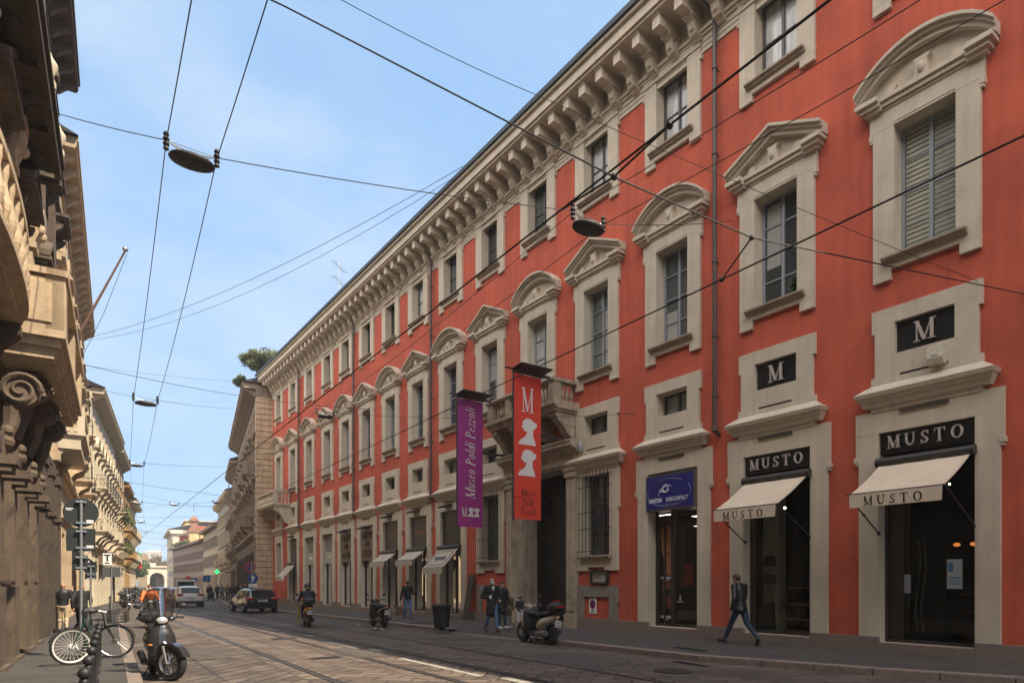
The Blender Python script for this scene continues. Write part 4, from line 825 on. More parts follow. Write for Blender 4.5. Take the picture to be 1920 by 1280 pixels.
def house(name,label,P0,ang,side,ln,h,bays,floors,wm,tm,corn=(.8,.9,1.0),depth=11,roofm=None,courses=(),ground=None,glass=None,rust=None,lod=0,quoin=False,shut=None,sides=True,hoodd=.4,cat='building',group=None,zb=-1.2):
    """P0 near corner of the street face; ang degrees off the palazzo line; side +1 left row (faces +X), -1 right row"""
    a=R(ang); d=Vector((math.sin(a),math.cos(a)))
    if side>0: e=empty(name,(P0[0],P0[1],0),-a,label,cat,group); fx=lambda s:s
    else: p=Vector(P0)+d*ln; e=empty(name,(p.x,p.y,0),math.pi-a,label,cat,group); fx=lambda s:ln-s
    ops=[]; 
    for fl in floors:
        for bs in bays: s=fx(bs); ops.append((s-fl['w']/2,s+fl['w']/2,fl['z'][0],fl['z'][1]))
    gops=[]
    if ground:
        for bs in ground['bays']: s=fx(bs); gops.append((s-ground['w']/2,s+ground['w']/2,ground['z'][0],ground['z'][1]))
    b=MB(); wallgrid(b,0,ln,zb,h,ops+gops)
    b.quad((0,0,zb),(-depth,0,zb),(-depth,0,h),(0,0,h)); b.quad((0,ln,zb),(-depth,ln,zb),(-depth,ln,h),(0,ln,h)); b.quad((-depth,0,zb),(-depth,ln,zb),(-depth,ln,h),(-depth,0,h))
    b.obj('wall',wm,e)
    b=MB(); r=roofm or LEAD; ov=corn[0]; b.add([(ov,-.2,h+.12),(ov,ln+.2,h+.12),(-depth*.5,ln+.2,h+2.6),(-depth*.5,-.2,h+2.6),(-depth-.3,ln+.2,h+.12),(-depth-.3,-.2,h+.12)],[(0,1,2,3),(3,2,4,5),(0,3,5),(1,4,2)]); b.obj('roof',r,e)
    b=MB(); cd_,ch,sp=corn
    for f0,f1,dd in ((-ch,-ch+.12,.12),(-ch+.12,-.34,.05),(-.34,-.26,cd_*.86),(-.26,-.04,cd_*.92),(-.04,.11,cd_)): b.box(0,dd,-.0 if dd<.2 else -.25*0,ln,h+f0,h+f1)
    for zc,hh,dd in courses: b.box(0,dd,0,ln,zc,zc+hh*.5); b.box(0,dd*.6,0,ln,zc-hh*.5,zc)
    b.obj('cornice',tm,e)
    if sp:
        b=MB(); b.prism([(0,0),(cd_*.8,0),(cd_*.8,-.14),(cd_*.45,-.3),(cd_*.2,-.5),(0,-.56)],1,-.11,.11); mb=b.mesh('cornice_bracket',tm)
        n=min(98,int(ln/sp))
        for k in range(n): link('cornice_bracket',mb,e,(0,(k+.5)*ln/n,h-.34))
    gl=glass or (FARG if lod and P0[1]>58 else GLASS)
    for fi,fl in enumerate(floors):
        w=fl['w']/2; z0,z1=fl['z']; b=MB(); t=fl.get('t',.16); 
        for sg in (-1,1): b.box(0,.08,sg*w,sg*(w+t),z0-.02,z1)
        b.box(0,.085,-w-t,w+t,z1,z1+t); b.box(0,.16,-w-t-.05,w+t+.05,z0-.14,z0-.02)
        if fl.get('hood'): hood(b,w+t,z1+t+.08,fl['hood'],hoodd)
        if fl.get('apron'): b.box(0,.06,-w-.05,w+.05,z0-.75,z0-.14)
        ms=b.mesh('window_surround',tm)
        b=MB(); b.quad((-.24,-w,z0),(-.24,w,z0),(-.24,w,z1),(-.24,-w,z1)); mp_=b.mesh('pane',gl)
        b=MB(); frm_=.06
        b.box(-.23,-.18,-w,-w+frm_,z0,z1); b.box(-.23,-.18,w-frm_,w,z0,z1); b.box(-.232,-.18,-.04,.04,z0,z1)
        if not lod: b.box(-.231,-.185,-w+.06,w-.06,z0+(z1-z0)*.65,z0+(z1-z0)*.65+.05)
        mf=b.mesh('window_frame',WHITE if fl.get('wf') else DARKW)
        mh=None
        if fl.get('shut'):
            b=MB()
            for sg in (-1,1): b.box(.03,.07,sg*(w+.02),sg*(w*2-.02),z0,z1)
            mh=b.mesh('shutter',shut)
        mbal=mir=None
        if fl.get('balc'):
            b=MB(); iron=fl.get('iron'); sbalcony(b,w+t+.25,z0-.1,fl.get('bd',.9),iron,lod); mbal=b.mesh('balcony',tm)
            if iron: b=MB(); ironrail(b,w+t+.2,z0-.1,fl.get('bd',.9),.14 if not lod else .28); mir=b.mesh('railing',IRON)
        for k,bs in enumerate(bays):
            o=link('window',ms,e,(0,fx(bs),0)); link('pane',mp_,o)
            if lod<2: link('window_frame',mf,o)
            if mh: link('shutter',mh,o)
            if mbal and (fl['balc']==1 or k in fl['balc']):
                q=link('balcony',mbal,e,(0,fx(bs),0)); 
                if mir: link('railing',mir,q)
    if ground:
        w=ground['w']/2; z0,z1=ground['z']; b=MB()
        for sg in (-1,1): b.box(0,ground.get('d',.12),sg*w,sg*(w+ground.get('t',.3)),z0-.6,z1)
        b.box(0,ground.get('d',.12)+.01,-w-ground.get('t',.3),w+ground.get('t',.3),z1,z1+.25); mg=b.mesh('shopfront',ground.get('m',tm))
        b=MB(); b.quad((-.27,-w,z0-.6),(-.27,w,z0-.6),(-.27,w,z1),(-.27,-w,z1)); mp_=b.mesh('pane',ground.get('glass',mat('dark_shop_glass',(.02,.018,.016),.08)))
        for bs in ground['bays']: o=link('shopfront',mg,e,(0,fx(bs),0)); link('pane',mp_,o)
    if rust:    # rusticated blocks: (z0,z1,course height,depth)
        z0,z1,hh,dd=rust; b=MB(); allops=ops+gops
        z=z0; r_=0
        while z<z1-.01:
            segs=[(0,ln)]
            for o in allops:
                if o[2]-.1<z+hh and o[3]+.1>z:
                    ns=[]
                    for q0,q1 in segs:
                        lo,hi=o[0]-.32,o[1]+.32
                        if hi<=q0 or lo>=q1: ns.append((q0,q1)); continue
                        if lo>q0: ns.append((q0,lo))
                        if hi<q1: ns.append((hi,q1))
                    segs=ns
            for q0,q1 in segs:
                m=max(1,round((q1-q0)/1.0)); 
                for j in range(m): b.box(0,dd,q0+(q1-q0)*j/m+.015,q0+(q1-q0)*(j+1)/m-.015,z+.015,z+hh-.02)
            z+=hh; r_+=1
        b.obj('rusticated_blocks',wm,e)
    if quoin:
        b=MB(); z=zb+.9; k=0; c=0 if side>0 else ln; sg=1 if side>0 else -1
        while z<h-corn[1]-.1:
            wq=.95 if k%2 else .7; wd=1.25
            b.box(-wd,.07,c-sg*.07,c+sg*wq,z+.02,z+.42); z+=.45; k+=1
        b.obj('quoins',STL,e)
    e['h']=h
    del e['h']; return e
STL=mat('limestone_warm',(.46,.35,.23),.85,var=.22,scale=2.2,bump=.35,bscale=16,streak=.2)
STM=mat('limestone_dark',(.11,.08,.056),.85,var=.4,scale=2.2,bump=.4,bscale=16,streak=.25)  # much darker, blotchier limestone tone
STL2=mat('limestone_pale',(.52,.45,.34),.85,var=.14,scale=2,bump=.25,bscale=16,streak=.15)
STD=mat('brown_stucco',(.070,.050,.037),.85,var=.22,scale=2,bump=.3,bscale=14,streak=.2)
CRM=mat('cream_stucco',(.56,.49,.37),.85,var=.1,scale=1.5,streak=.12); YEL=mat('ochre_stucco',(.40,.25,.10),.85,var=.12,scale=1.5,streak=.12)
TERR=mat('terracotta_roof',(.24,.075,.04),.9,var=.3,scale=3); GRS=mat('grey_stucco',(.21,.195,.17),.85,var=.12,scale=1.5,streak=.15)
OCH2=mat('pale_ochre_stucco',(.25,.19,.12),.85,var=.12,scale=1.5,streak=.15); BRK=mat('brown_render',(.15,.10,.07),.85,var=.15,scale=2)
# ---- left row ----
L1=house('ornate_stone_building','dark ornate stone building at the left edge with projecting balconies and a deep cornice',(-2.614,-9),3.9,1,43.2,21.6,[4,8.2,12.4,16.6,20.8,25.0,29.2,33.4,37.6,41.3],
  [dict(z=(7.0,9.7),w=1.3,hood='tri',t=.28),dict(z=(12.2,14.4),w=1.25,hood='flat',t=.24),dict(z=(16.4,18.4),w=1.2,t=.2,apron=1)],STD,STM,corn=(.78,1.5,1.1),ground=dict(bays=[4,8.2,12.4,16.6,37.6,41.3],w=1.9,z=(.2,4.6),t=.35,d=.2),courses=[(5.55,.3,.22),(15.6,.3,.25)],rust=(0,5.3,.66,.10),hoodd=.55)
# local frame of L1: (d, s+9, z) measured from the camera's side: s=0 at the camera
def l1(b,name,m,smooth=False,parent=None): return b.obj(name,m,parent or L1,(0,9,0) if parent is None else (0,0,0),smooth=smooth)
# coffered slab under the third floor
b=MB(); b.box(.02,.92,-6,20.3,11.16,11.3); b.box(.1,.98,-6,20.35,11.3,11.42)
for k in range(12):
    s=-5.6+2.2*k; 
    for q in (s,s+2.0): b.box(.02,.92,q-.09,q+.09,11.02,11.16)
b.box(.80,.92,-6,20.3,11.04,11.16); b.box(.02,.14,-6,20.3,11.04,11.16)
l1(b,'gallery_slab',STD)
b=MB(); 
for k in range(12): b=MB(); b.ball((.5,-4.6+2.2*k,11.14),(.16,.2,.12),10,6); l1(b,'soffit_rosette',STD,True)
for k in range(10):
    b=MB(); s=-3.5+2.6*k; b.lathe([(.1,0),(.1,.12),(.05,.2),(.13,.42),(.12,.5),(.04,.62),(.02,.7)],(.9,s,11.42),10); b.box(.72,.98,s-.16,s+.16,11.42,11.48); l1(b,'finial',STL2,True)
b=MB(); b.box(.7,.84,-6,20.2,12.1,12.22); 
for k in range(100): b.box(.74,.80,-5.9+k*.26,-5.84+k*.26,11.42,12.1)
l1(b,'gallery_balustrade',STM)
# pilasters with capitals between first-floor windows
for k in range(9):
    s=-3+4.2*k+.0; b=MB(); b.box(0,.26,s-.26,s+.26,6.2,10.4); b.box(0,.34,s-.32,s+.32,5.9,6.25); b.box(0,.34,s-.32,s+.32,9.95,10.1); b.prism([(0,10.1),(.3,10.1),(.45,10.5),(.5,10.95),(0,10.95)],1,s-.3,s+.3); b.ball((.4,s-.22,10.45),(.12,.1,.14),8,6); b.ball((.4,s+.22,10.45),(.12,.1,.14),8,6); l1(b,'pilaster',STL)
    b=MB(); b.box(0,.2,s-.24,s+.24,12.0,15.2); b.box(0,.32,s-.3,s+.3,15.0,15.3); b.box(0,.2,s-.24,s+.24,16.0,19.6); b.box(0,.3,s-.3,s+.3,19.4,19.7); l1(b,'pilaster',STM)
# rounded near balcony
def bowbalcony(s0,s1,z,d,nm,m,mt):
    b=MB(); c=(s0+s1)/2; w=(s1-s0)/2; n=16
    def crv(dd): return [(0,s0)]+[(.35+(dd-.35)*math.sin(math.pi*k/n)**.45,c-w*math.cos(math.pi*k/n)) for k in range(n+1)]+[(0,s1)]
    for z0,z1,dd in ((z-.32,z-.2,d-.12),(z-.2,z-.1,d-.04),(z-.1,z,d+.04)): b.prism(crv(dd),2,z0,z1)
    for k in range(len(crv(d))-1):
        (x0,y0),(x1,y1)=crv(d-.06)[k],crv(d-.06)[k+1]; (u0,v0),(u1,v1)=crv(d+.04)[k],crv(d+.04)[k+1]
        b.add([(x0,y0,z+.9),(x1,y1,z+.9),(u1,v1,z+.9),(u0,v0,z+.9),(x0,y0,z+1.02),(x1,y1,z+1.02),(u1,v1,z+1.02),(u0,v0,z+1.02)],[(0,1,2,3),(4,5,6,7),(3,2,6,7),(0,1,5,4)])
    cc=crv(d-.02)
    for k in range(1,len(cc)-1):
        x,y=cc[k]; b.lathe([(r_*1.05,h_*1.22) for r_,h_ in bal2],(x,y,z),8)
    o=l1(b,nm,mt); 
    for s in (s0+.6,s1-.6):
        q=MB(); q.prism([(0,z-.32),(d*.8,z-.32),(d*.8,z-.5),(d*.5,z-.75),(d*.25,z-1.2),(0,z-1.3)],1,s-.16,s+.16); l1(q,'console',m)
bowbalcony(10.4,16.0,6.35,.78,'balcony',STD,STL)
# straight balcony on columns
b=MB(); b.box(0,1.2,16.2,23.4,6.16,6.30); b.box(0,1.12,16.3,23.3,6.0,6.16); b.box(.0,1.02,16.4,23.2,5.8,6.0)
for k in range(28): b.box(.2,1.08,16.45+k*.24,16.56+k*.24,5.9,6.0)
for s in (16.2,19.4,22.85): b.box(.9,1.2,s,s+.55,6.30,7.3)
b.box(0,1.18,16.2,16.42,6.30,7.25); b.box(.92,1.24,16.15,23.45,7.3,7.42); b.box(0,1.2,16.15,16.5,7.3,7.42); b.box(.3,1.0,16.17,16.2,6.42,7.15)
o=l1(b,'balcony',STL)
b=MB()
for k in range(25): b.lathe([(r_,h_*1.3) for r_,h_ in bal2],(1.06,16.9+k*.24,6.34),8)
l1(b,'balustrade',STL,True)
# portal: volute consoles, busts, fluted panels
def volute(b,s,z,d,r,sgn=1):
    pts=[]
    for k in range(30):
        a=k*.42; rr=r*(1-k/34); pts.append((d+rr*math.cos(a),0,z+rr*math.sin(a)))
    for sy in (-1,1): b.tube([(x,s+sy*.17,zz) for x,_,zz in pts],[.055*(1-k/44) for k in range(30)],6)
    b.lathe([(r*.9,-.15),(r*.9,.15)],(d,s,z),16,'y')
    b.tube([(d-r*.4,s,z-r*.8),(d-r*.5,s,z-r*2),(d-r*.9,s,z-r*3.4)],[.16,.12,.09],8)
for s,z,d in ((15.7,4.95,.6),(17.7,5.45,.6),(20.0,5.45,.6),(22.2,5.45,.6)):
    b=MB(); volute(b,s,z,d,.30); b.box(0,.5,s-.28,s+.28,3.5,3.62); b.box(0,.58,s-.32,s+.32,3.62,3.78); b.box(0,.4,s-.24,s+.24,3.78,4.2)
    b.ball((.36,s,4.05),(.16,.24,.16),10,6); b.ball((.42,s-.12,4.22),(.1,.1,.1),8,5); l1(b,'scroll_console',STM,False)
    b=MB(); b.box(0,.30,s-.36,s+.36,1.5,3.5)
    for q in range(5): b.box(.30,.335,s-.3+q*.13,s-.22+q*.13,1.6,3.4)
    b.box(0,.36,s-.42,s+.42,.1,1.5); b.box(0,.44,s-.5,s+.5,-.3,.12); l1(b,'fluted_pilaster',STM)
for s in (22.8,25.4,28.0,30.6):
    b=MB(); b.box(0,.30,s-.45,s+.45,-.3,5.3); b.box(0,.38,s-.52,s+.52,-.3,1.5); b.box(0,.40,s-.52,s+.52,3.7,3.85); b.box(0,.36,s-.5,s+.5,5.0,5.3); l1(b,'pier',STD)
for s in (9.0,12.6):
    b=MB(); b.box(0,.45,s-.6,s+.6,-.3,4.6); b.box(0,.55,s-.68,s+.68,-.3,1.5); b.box(0,.6,s-.7,s+.7,3.5,3.75); l1(b,'pier',STD)
# flagpole
def wposL(d,s,z): a=R(3.9); return Vector((-2+math.sin(a)*s+math.cos(a)*d,math.cos(a)*s-math.sin(a)*d,z))
pb=wposL(.3,37,11.6); pt_=atY(235,470,pb.y-2.0)
t=empty('flagpole',pb,0,'slanting bare flagpole fixed high on the left stone building','flagpole')
b=MB(); v=pt_-pb; b.tube([(0,0,0),v*.5,v],[.06,.05,.035],8); b.obj('pole',mat('weathered_pole',(.35,.22,.17),.6),t); b=MB(); b.ball(v+Vector((0,0,.06)),.11,10,8); b.obj('finial',METAL,t)
b=MB(); b.tube([(.35,0,-.4),v*.5+Vector((.25,0,-.4)),v+Vector((.06,0,-.1))],.012,4); b.obj('halyard',IRON,t)
b=MB(); b.box(-.35,.1,-.1,.1,-.45,-.05); b.obj('bracket',IRON,t)
# blue awning / pennant on the near portal
t=empty('blue_flag',wposL(.62,11.3,0),-R(3.9),'dark blue furled flag hanging from a short pole by the left building','flag')
b=MB(); b.tube([(-.8,0,2.95),(-.3,0,2.80),(.14,0,2.56)],.015,6); b.obj('pole',IRON,t)
b=MB(); n=8; vs=[]
for i in range(n+1):
    for j in range(5): vs.append((-.3+.42*i/n,.05*math.sin(i*1.7+j),2.78-.03*i-j*(.075+.01*math.cos(i*2))-.10*math.sin(i/n*2.5)*j/4))
b.add(vs,[(i*5+j,i*5+j+1,(i+1)*5+j+1,(i+1)*5+j) for i in range(n) for j in range(4)]); b.obj('cloth',mat('navy_cloth',(.008,.014,.045),.8),t,smooth=True)
L2=house('lit_stone_building','sunlit stone building with tall window piers just beyond the dark ornate one',tuple(wposL(0,34.2,0)[:2]),3.9,1,25.6,19.4,[2.0,5.3,8.6,11.9,15.2,18.5,21.8,24.6],
  [dict(z=(7.2,9.7),w=1.3,hood='arc',t=.25,balc=(1,3,5),iron=1),dict(z=(11.4,13.6),w=1.2,hood='flat',t=.22,balc=(0,2,4,6),iron=1,bd=.7),dict(z=(15.4,17.3),w=1.1,t=.2,apron=1)],STL2,STL,corn=(.72,1.3,1.25),ground=dict(bays=[1.4,3.8,6.2,8.6,11,13.4,15.8,18.2,20.6,23.0],w=1.3,z=(.2,3.6),t=.26,d=.16),courses=[(4.2,.3,.3),(6.0,.34,.35),(14.6,.3,.3)],hoodd=.5)
t=empty('stone_balcony',wposL(0,33.5,0),-R(3.9),'sunlit stone balcony at the start of the lit building, left of the road signs','balcony')
b=MB(); sbalcony(b,2.3,7.1,1.05); b.box(0,.9,-2.2,2.2,6.5,6.88); b.obj('balcony_body',STL2,t)
c3=(2.60,60.6)
L3=house('cream_building','cream building with a thin dark eave and stacked balconies behind the big road signs',c3,7.4,1,22.5,15.7,[1.8,4.6,7.4,10.2,13,15.8,18.6,21.2],
  [dict(z=(5.6,7.9),w=1.15,hood='flat',t=.2,balc=(0,1,2,4,6)),dict(z=(9.1,11.1),w=1.1,hood='arc',t=.2,balc=(1,2,3,4,5,6),iron=1,bd=.7),dict(z=(12.6,13.7),w=.9,t=.14)],CRM,STL2,corn=(.85,.7,.9),ground=dict(bays=[1.8,4.6,7.4,10.2,13,15.8,18.6,21.2],w=1.7,z=(.0,3.2),t=.3,d=.14),courses=[(4.2,.3,.3),(8.5,.2,.2),(12,.2,.2)],lod=1)
def rowpt(P,ang,s): a=R(ang); return (P[0]+math.sin(a)*s,P[1]+math.cos(a)*s)
p4=rowpt(c3,7.4,22.6)
L4=house('creeper_building','narrow ochre building with climbing plants on its balconies, left row',p4,7.4,1,12.5,15.2,[1.8,4.8,7.8,10.8],[dict(z=(5.4,7.6),w=1.1,t=.15,balc=1,iron=1),dict(z=(9,11),w=1.1,t=.15,balc=1,iron=1),dict(z=(12.2,13.8),w=1.0,t=.15,shut=1)],YEL,STL2,corn=(.8,.6,1),ground=dict(bays=[1.8,4.8,7.8,10.8],w=1.8,z=(0,3.2)),lod=1,shut=mat('dark_shutters',(.05,.04,.032),.7))
p5=rowpt(p4,7.4,12.6)
L5=house('yellow_building','yellow building with a bright yellow balcony far along the left row',p5,7.4,1,11,13.2,[1.8,4.6,7.4,9.8],[dict(z=(4.8,6.8),w=1.1,t=.15,balc=1),dict(z=(8,9.8),w=1.1,t=.15,balc=1,iron=1),dict(z=(10.8,12.2),w=1,t=.12,shut=1)],YEL,YEL,corn=(.6,.5,0),ground=dict(bays=[1.8,4.6,7.4,9.8],w=1.8,z=(0,3.0)),lod=1,shut=mat('dark_shutters',(.05,.04,.032),.7))
p6=rowpt(p5,7.4,11.1)
L6=house('bow_front_building','pale building with rounded balconies closing the left row',p6,7.4,1,16,12.6,[1.8,4.8,7.8,10.8,13.8],[dict(z=(4.8,6.8),w=1.2,t=.2,balc=1),dict(z=(8,10),w=1.2,t=.2,balc=1)],STL2,STL2,corn=(.9,.5,0),ground=dict(bays=[1.8,4.8,7.8,10.8,13.8],w=1.8,z=(0,3.0)),lod=1)
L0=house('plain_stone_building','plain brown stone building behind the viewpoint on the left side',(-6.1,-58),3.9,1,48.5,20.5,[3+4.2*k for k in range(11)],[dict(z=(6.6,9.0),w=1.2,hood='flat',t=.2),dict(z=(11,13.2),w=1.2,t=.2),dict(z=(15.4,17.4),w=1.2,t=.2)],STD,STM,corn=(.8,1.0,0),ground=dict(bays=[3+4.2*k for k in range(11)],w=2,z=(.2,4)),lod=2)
# ---- right row ----
r2=(13.1,58.15)
R2=house('brown_stone_building','brown rusticated stone building with quoined corner beside the red palazzo',r2,8.8,-1,28.5,17.3,[2.6,6.0,9.4,12.8,16.2,19.6,23.0,26.4],
  [dict(z=(6.6,9.0),w=1.2,hood='tri',t=.25,balc=(1,3,5,7)),dict(z=(10.6,12.8),w=1.15,hood='flat',t=.22,balc=(0,2,4,6)),dict(z=(14.0,15.4),w=1.0,t=.18)],mat('brown_ashlar',(.21,.155,.11),.85,var=.25,scale=2,bump=.3,bscale=14,streak=.25),mat('brown_trim',(.27,.205,.15),.85,var=.2,scale=3,streak=.2),corn=(1.05,.9,.8),rust=(0,5.2,.5,.12),ground=dict(bays=[2.6,6.0,9.4,12.8,16.2,19.6,23.0,26.4],w=1.5,z=(.0,3.9),t=.25,d=.18,m=STD),courses=[(5.4,.4,.4),(9.9,.25,.25),(13.5,.2,.2)],quoin=True,lod=1,hoodd=.5)
# quoined flank strip (faces the camera)
b=MB(); a=R(8.8)
t=empty('stone_balcony',(GA,55.3,0),math.pi,'pale balustraded balcony at the far end of the red palazzo','balcony')
b=MB(); sbalcony(b,2.55,7.45,1.25); b.prism([(0,7.2),(1.1,7.2),(1.1,6.95),(.7,6.7),(.4,6.1),(0,5.9)],1,2.0,2.4); b.obj('balcony_body',STL2,t)
r3=rowpt(r2,8.8,28.7)
R3=house('balconied_building','tall brown building with iron and stone balconies after the quoined one',r3,8.8,-1,16,15.8,[2,5,8,11,14],[dict(z=(5.4,7.6),w=1.2,t=.2,balc=1),dict(z=(9.2,11.2),w=1.2,t=.2,balc=1),dict(z=(12.6,14.2),w=1.1,t=.15,balc=(0,2,4),iron=1)],OCH2,MATS['brown_trim'],corn=(.9,.6,1),ground=dict(bays=[2,5,8,11,14],w=1.8,z=(0,3.4)),courses=[(4.4,.3,.3)],lod=1,shut=mat('dark_shutters',(.05,.04,.032),.7))
r4=rowpt(r3,8.8,16.1)
R4=house('grey_building','grey building with a bracketed eave and many narrow windows, right row',r4,6.4,-1,26,14.2,[1.6+2.35*k for k in range(11)],[dict(z=(4.6,6.6),w=1.0,t=.15,balc=(0,4,8)),dict(z=(7.8,9.6),w=1.0,t=.15,shut=1),dict(z=(10.8,12.2),w=.9,t=.12,shut=1)],GRS,STL,corn=(.9,.6,1),ground=dict(bays=[2+3.2*k for k in range(8)],w=2.2,z=(0,3.2)),courses=[(3.9,.3,.3),(7.3,.2,.2),(10.3,.2,.2)],lod=1,shut=mat('dark_shutters',(.05,.04,.032),.7))
r5=rowpt(r4,6.4,26.1)
R5=house('ochre_building','ochre building with dark eaves and tall windows, right row',r5,4.4,-1,26,11.6,[1.6+2.35*k for k in range(11)],[dict(z=(4.6,6.6),w=1.0,t=.12,shut=1),dict(z=(8,9.8),w=1.0,t=.12,shut=1)],OCH2,OCH2,corn=(1.0,.4,0),ground=dict(bays=[2+3.2*k for k in range(8)],w=1.8,z=(0,3.0)),roofm=TERR,lod=1,shut=mat('dark_shutters',(.05,.04,.032),.7))
r6=rowpt(r5,4.4,26.1)
R6=house('low_brown_building','low dark-roofed building with roof plants, right row',r6,.6,-1,46,10.2,[1.6+2.9*k for k in range(15)],[dict(z=(4.2,5.9),w=1.0,t=.12,shut=1),dict(z=(6.8,8.2),w=1.0,t=.12,shut=1)],BRK,BRK,corn=(.9,.4,0),ground=dict(bays=[2+3.2*k for k in range(13)],w=1.8,z=(-.4,2.8)),lod=2,shut=mat('dark_shutters',(.05,.04,.032),.7))
c7=atY(324,1000,206)
R7=house('cream_red_shutter_building','large cream building with red shutters at the end of the right row',(c7.x,c7.y),5,-1,38,15.6,[2.5+4.2*k for k in range(9)],[dict(z=(5,7),w=1.3,t=.15),dict(z=(8.6,10.6),w=1.3,t=.15),dict(z=(12,13.8),w=1.3,t=.15)],GRS,CRM,corn=(1.2,.8,0),ground=dict(bays=[2+4.2*k for k in range(9)],w=2,z=(-.4,3.0)),depth=16,lod=2)
# its flank towards the street head, with red shutters
b=MB(); b.box(0.02,-13.5,38.02,38.3,-1,15.6) ; b.box(.6,-14,38.02,38.9,14.6,15.2); b.obj('flank_wall',mat('cream_render',(.62,.52,.40),.85,var=.08,scale=1),R7)
for zf in (1.2,5.2):
    for k in range(3): b=MB(); xx=-2.6-4.3*k; b.box(xx-.7,xx+.7,38.3,38.34,zf,zf+2.1); b.obj('window',GLASS,R7)
for zf in (4.4,8.1,11.5,14.1): b=MB(); b.box(-14,.02,38.3,38.42,zf,zf+.22); b.obj('string_course',STL2,R7)
RS=mat('red_shutter_paint',(.22,.035,.025),.7)
for zf in (8.8,12.2):
    for k in range(3): b=MB(); xx=-2.6-4.3*k; b.box(xx-1.1,xx+1.1,38.3,38.36,zf,zf+1.9); b.obj('shutter',RS,R7)
b=MB(); b.box(-3,-15,20,38,15.7,18.0); b.obj('penthouse',mat('yellow_penthouse',(.55,.42,.18),.85),R7)
b=MB(); b.box(-2.6,-15.4,19.6,38.4,18.0,18.25); b.obj('penthouse_roof',CRM,R7)
# bell-tower-like turret and red roof behind the ochre building
p=atY(364,1000,203)
t=empty('turret_house',(p.x,p.y,0),0,'ochre turret house with a red tiled roof rising behind the right row','building')
t.scale=(1.13,1.13,1.13); TYE=mat('sunlit_ochre',(.50,.36,.17),.85,var=.2,scale=1); b=MB(); b.box(-1,.9,-1,1,0,13.2); b.obj('turret',TYE,t); b=MB(); b.box(-1.25,1.15,-1.25,1.25,13.2,13.6); b.box(-.95,.85,-.8,.8,13.6,14.2); b.box(-.7,.6,-.7,.7,14.2,15.8); b.box(-1.0,.9,-1.0,1.0,15.8,16.1); b.lathe([(.75,16.1),(.7,16.5),(.4,16.9),(.12,17.1)],(-.05,0,0),14); b.obj('belfry',mat('old_brick',(.26,.13,.08),.9,var=.3,scale=3),t)
b=MB(); b.tube([(-.05,0,18),(-.05,0,20)],.05,5); b.obj('spike',IRON,t)
b=MB(); b.box(1.2,9,0,8,0,13.6); b.obj('wall',TYE,t); b=MB(); b.add([(.9,-.4,13.5),(9.4,-.4,13.5),(9.4,4,16.2),(.9,4,16.2),(.9,8.4,13.5),(9.4,8.4,13.5)],[(0,1,2,3),(3,2,5,4),(0,3,4),(1,5,2)]); b.obj('roof',TERR,t)
# far apartment block
p0,p1=atY(276,1031,820),atY(303,1031,820)
t=empty('apartment_block',((p0.x+p1.x)/2,820,-6),0,'pale apartment block with balcony rows far at the end of the street','building')
w=(p1.x-p0.x)/2; b=MB(); b.box(-w,w,0,12,0,p0.z+6); b.obj('wall',mat('far_cream',(.58,.52,.38),.9),t)
for k in range(7):
    b=MB()
    for j in range(6): xx=-w+w/6+j*w/3; b.box(xx-w*.11,xx+w*.11,-.15,0,22+k*2.85-1.2,22+k*2.85+.4)
    b.obj('window_row',mat('far_window',(.16,.13,.10),.6),t)
    b=MB(); b.box(-w*.5,w*.5,-1.4,0,22+k*2.85-1.6,22+k*2.85-1.4); b.obj('balcony_row',CRM,t)
# old city gate arches
pa=atY(272,1080,262)
t=empty('gate_arches',(pa.x,262,-1.2),0,'pale stone gate with two arches closing the street','gate')
ST=mat('gate_stone',(.58,.47,.36),.85,var=.15,scale=.6)
b=MB(); W2,HH=7.5,8.0; cs=(-3.4,3.4); rr=2.1; zs_=4.2
def archwall(b,cx,r,zs,x0,x1,top,y0,y1):
    P=[(x0,0),(cx-r,0)]+[(cx-r*math.cos(math.pi*k/12),zs+r*math.sin(math.pi*k/12)) for k in range(13)]+[(cx+r,0),(x1,0),(x1,top),(x0,top)]
    L_=P[1:15]
    for a_,c_ in zip([(cx-r,0)]+[(cx-r*math.cos(math.pi*k/12),zs+r*math.sin(math.pi*k/12)) for k in range(13)],[(cx-r*math.cos(math.pi*k/12),zs+r*math.sin(math.pi*k/12)) for k in range(13)]+[(cx+r,0)]):
        if abs(a_[0]-c_[0])<1e-6: continue
        b.prism([a_,c_,(c_[0],top),(a_[0],top)],1,y0,y1)
    b.box(x0,cx-r,y0,y1,0,top); b.box(cx+r,x1,y0,y1,0,top)
archwall(b,-3.4,rr,zs_,-7.5,0,HH,0,2.5); archwall(b,3.4,rr,zs_,0.01,7.5,HH,0.005,2.505); b.obj('arch_wall',ST,t)
b=MB(); b.box(-7.9,7.9,-.4,2.9,HH,HH+.5); b.box(-3,3,-.2,2.7,HH+.5,HH+1.4); b.obj('gate_cornice',ST,t)
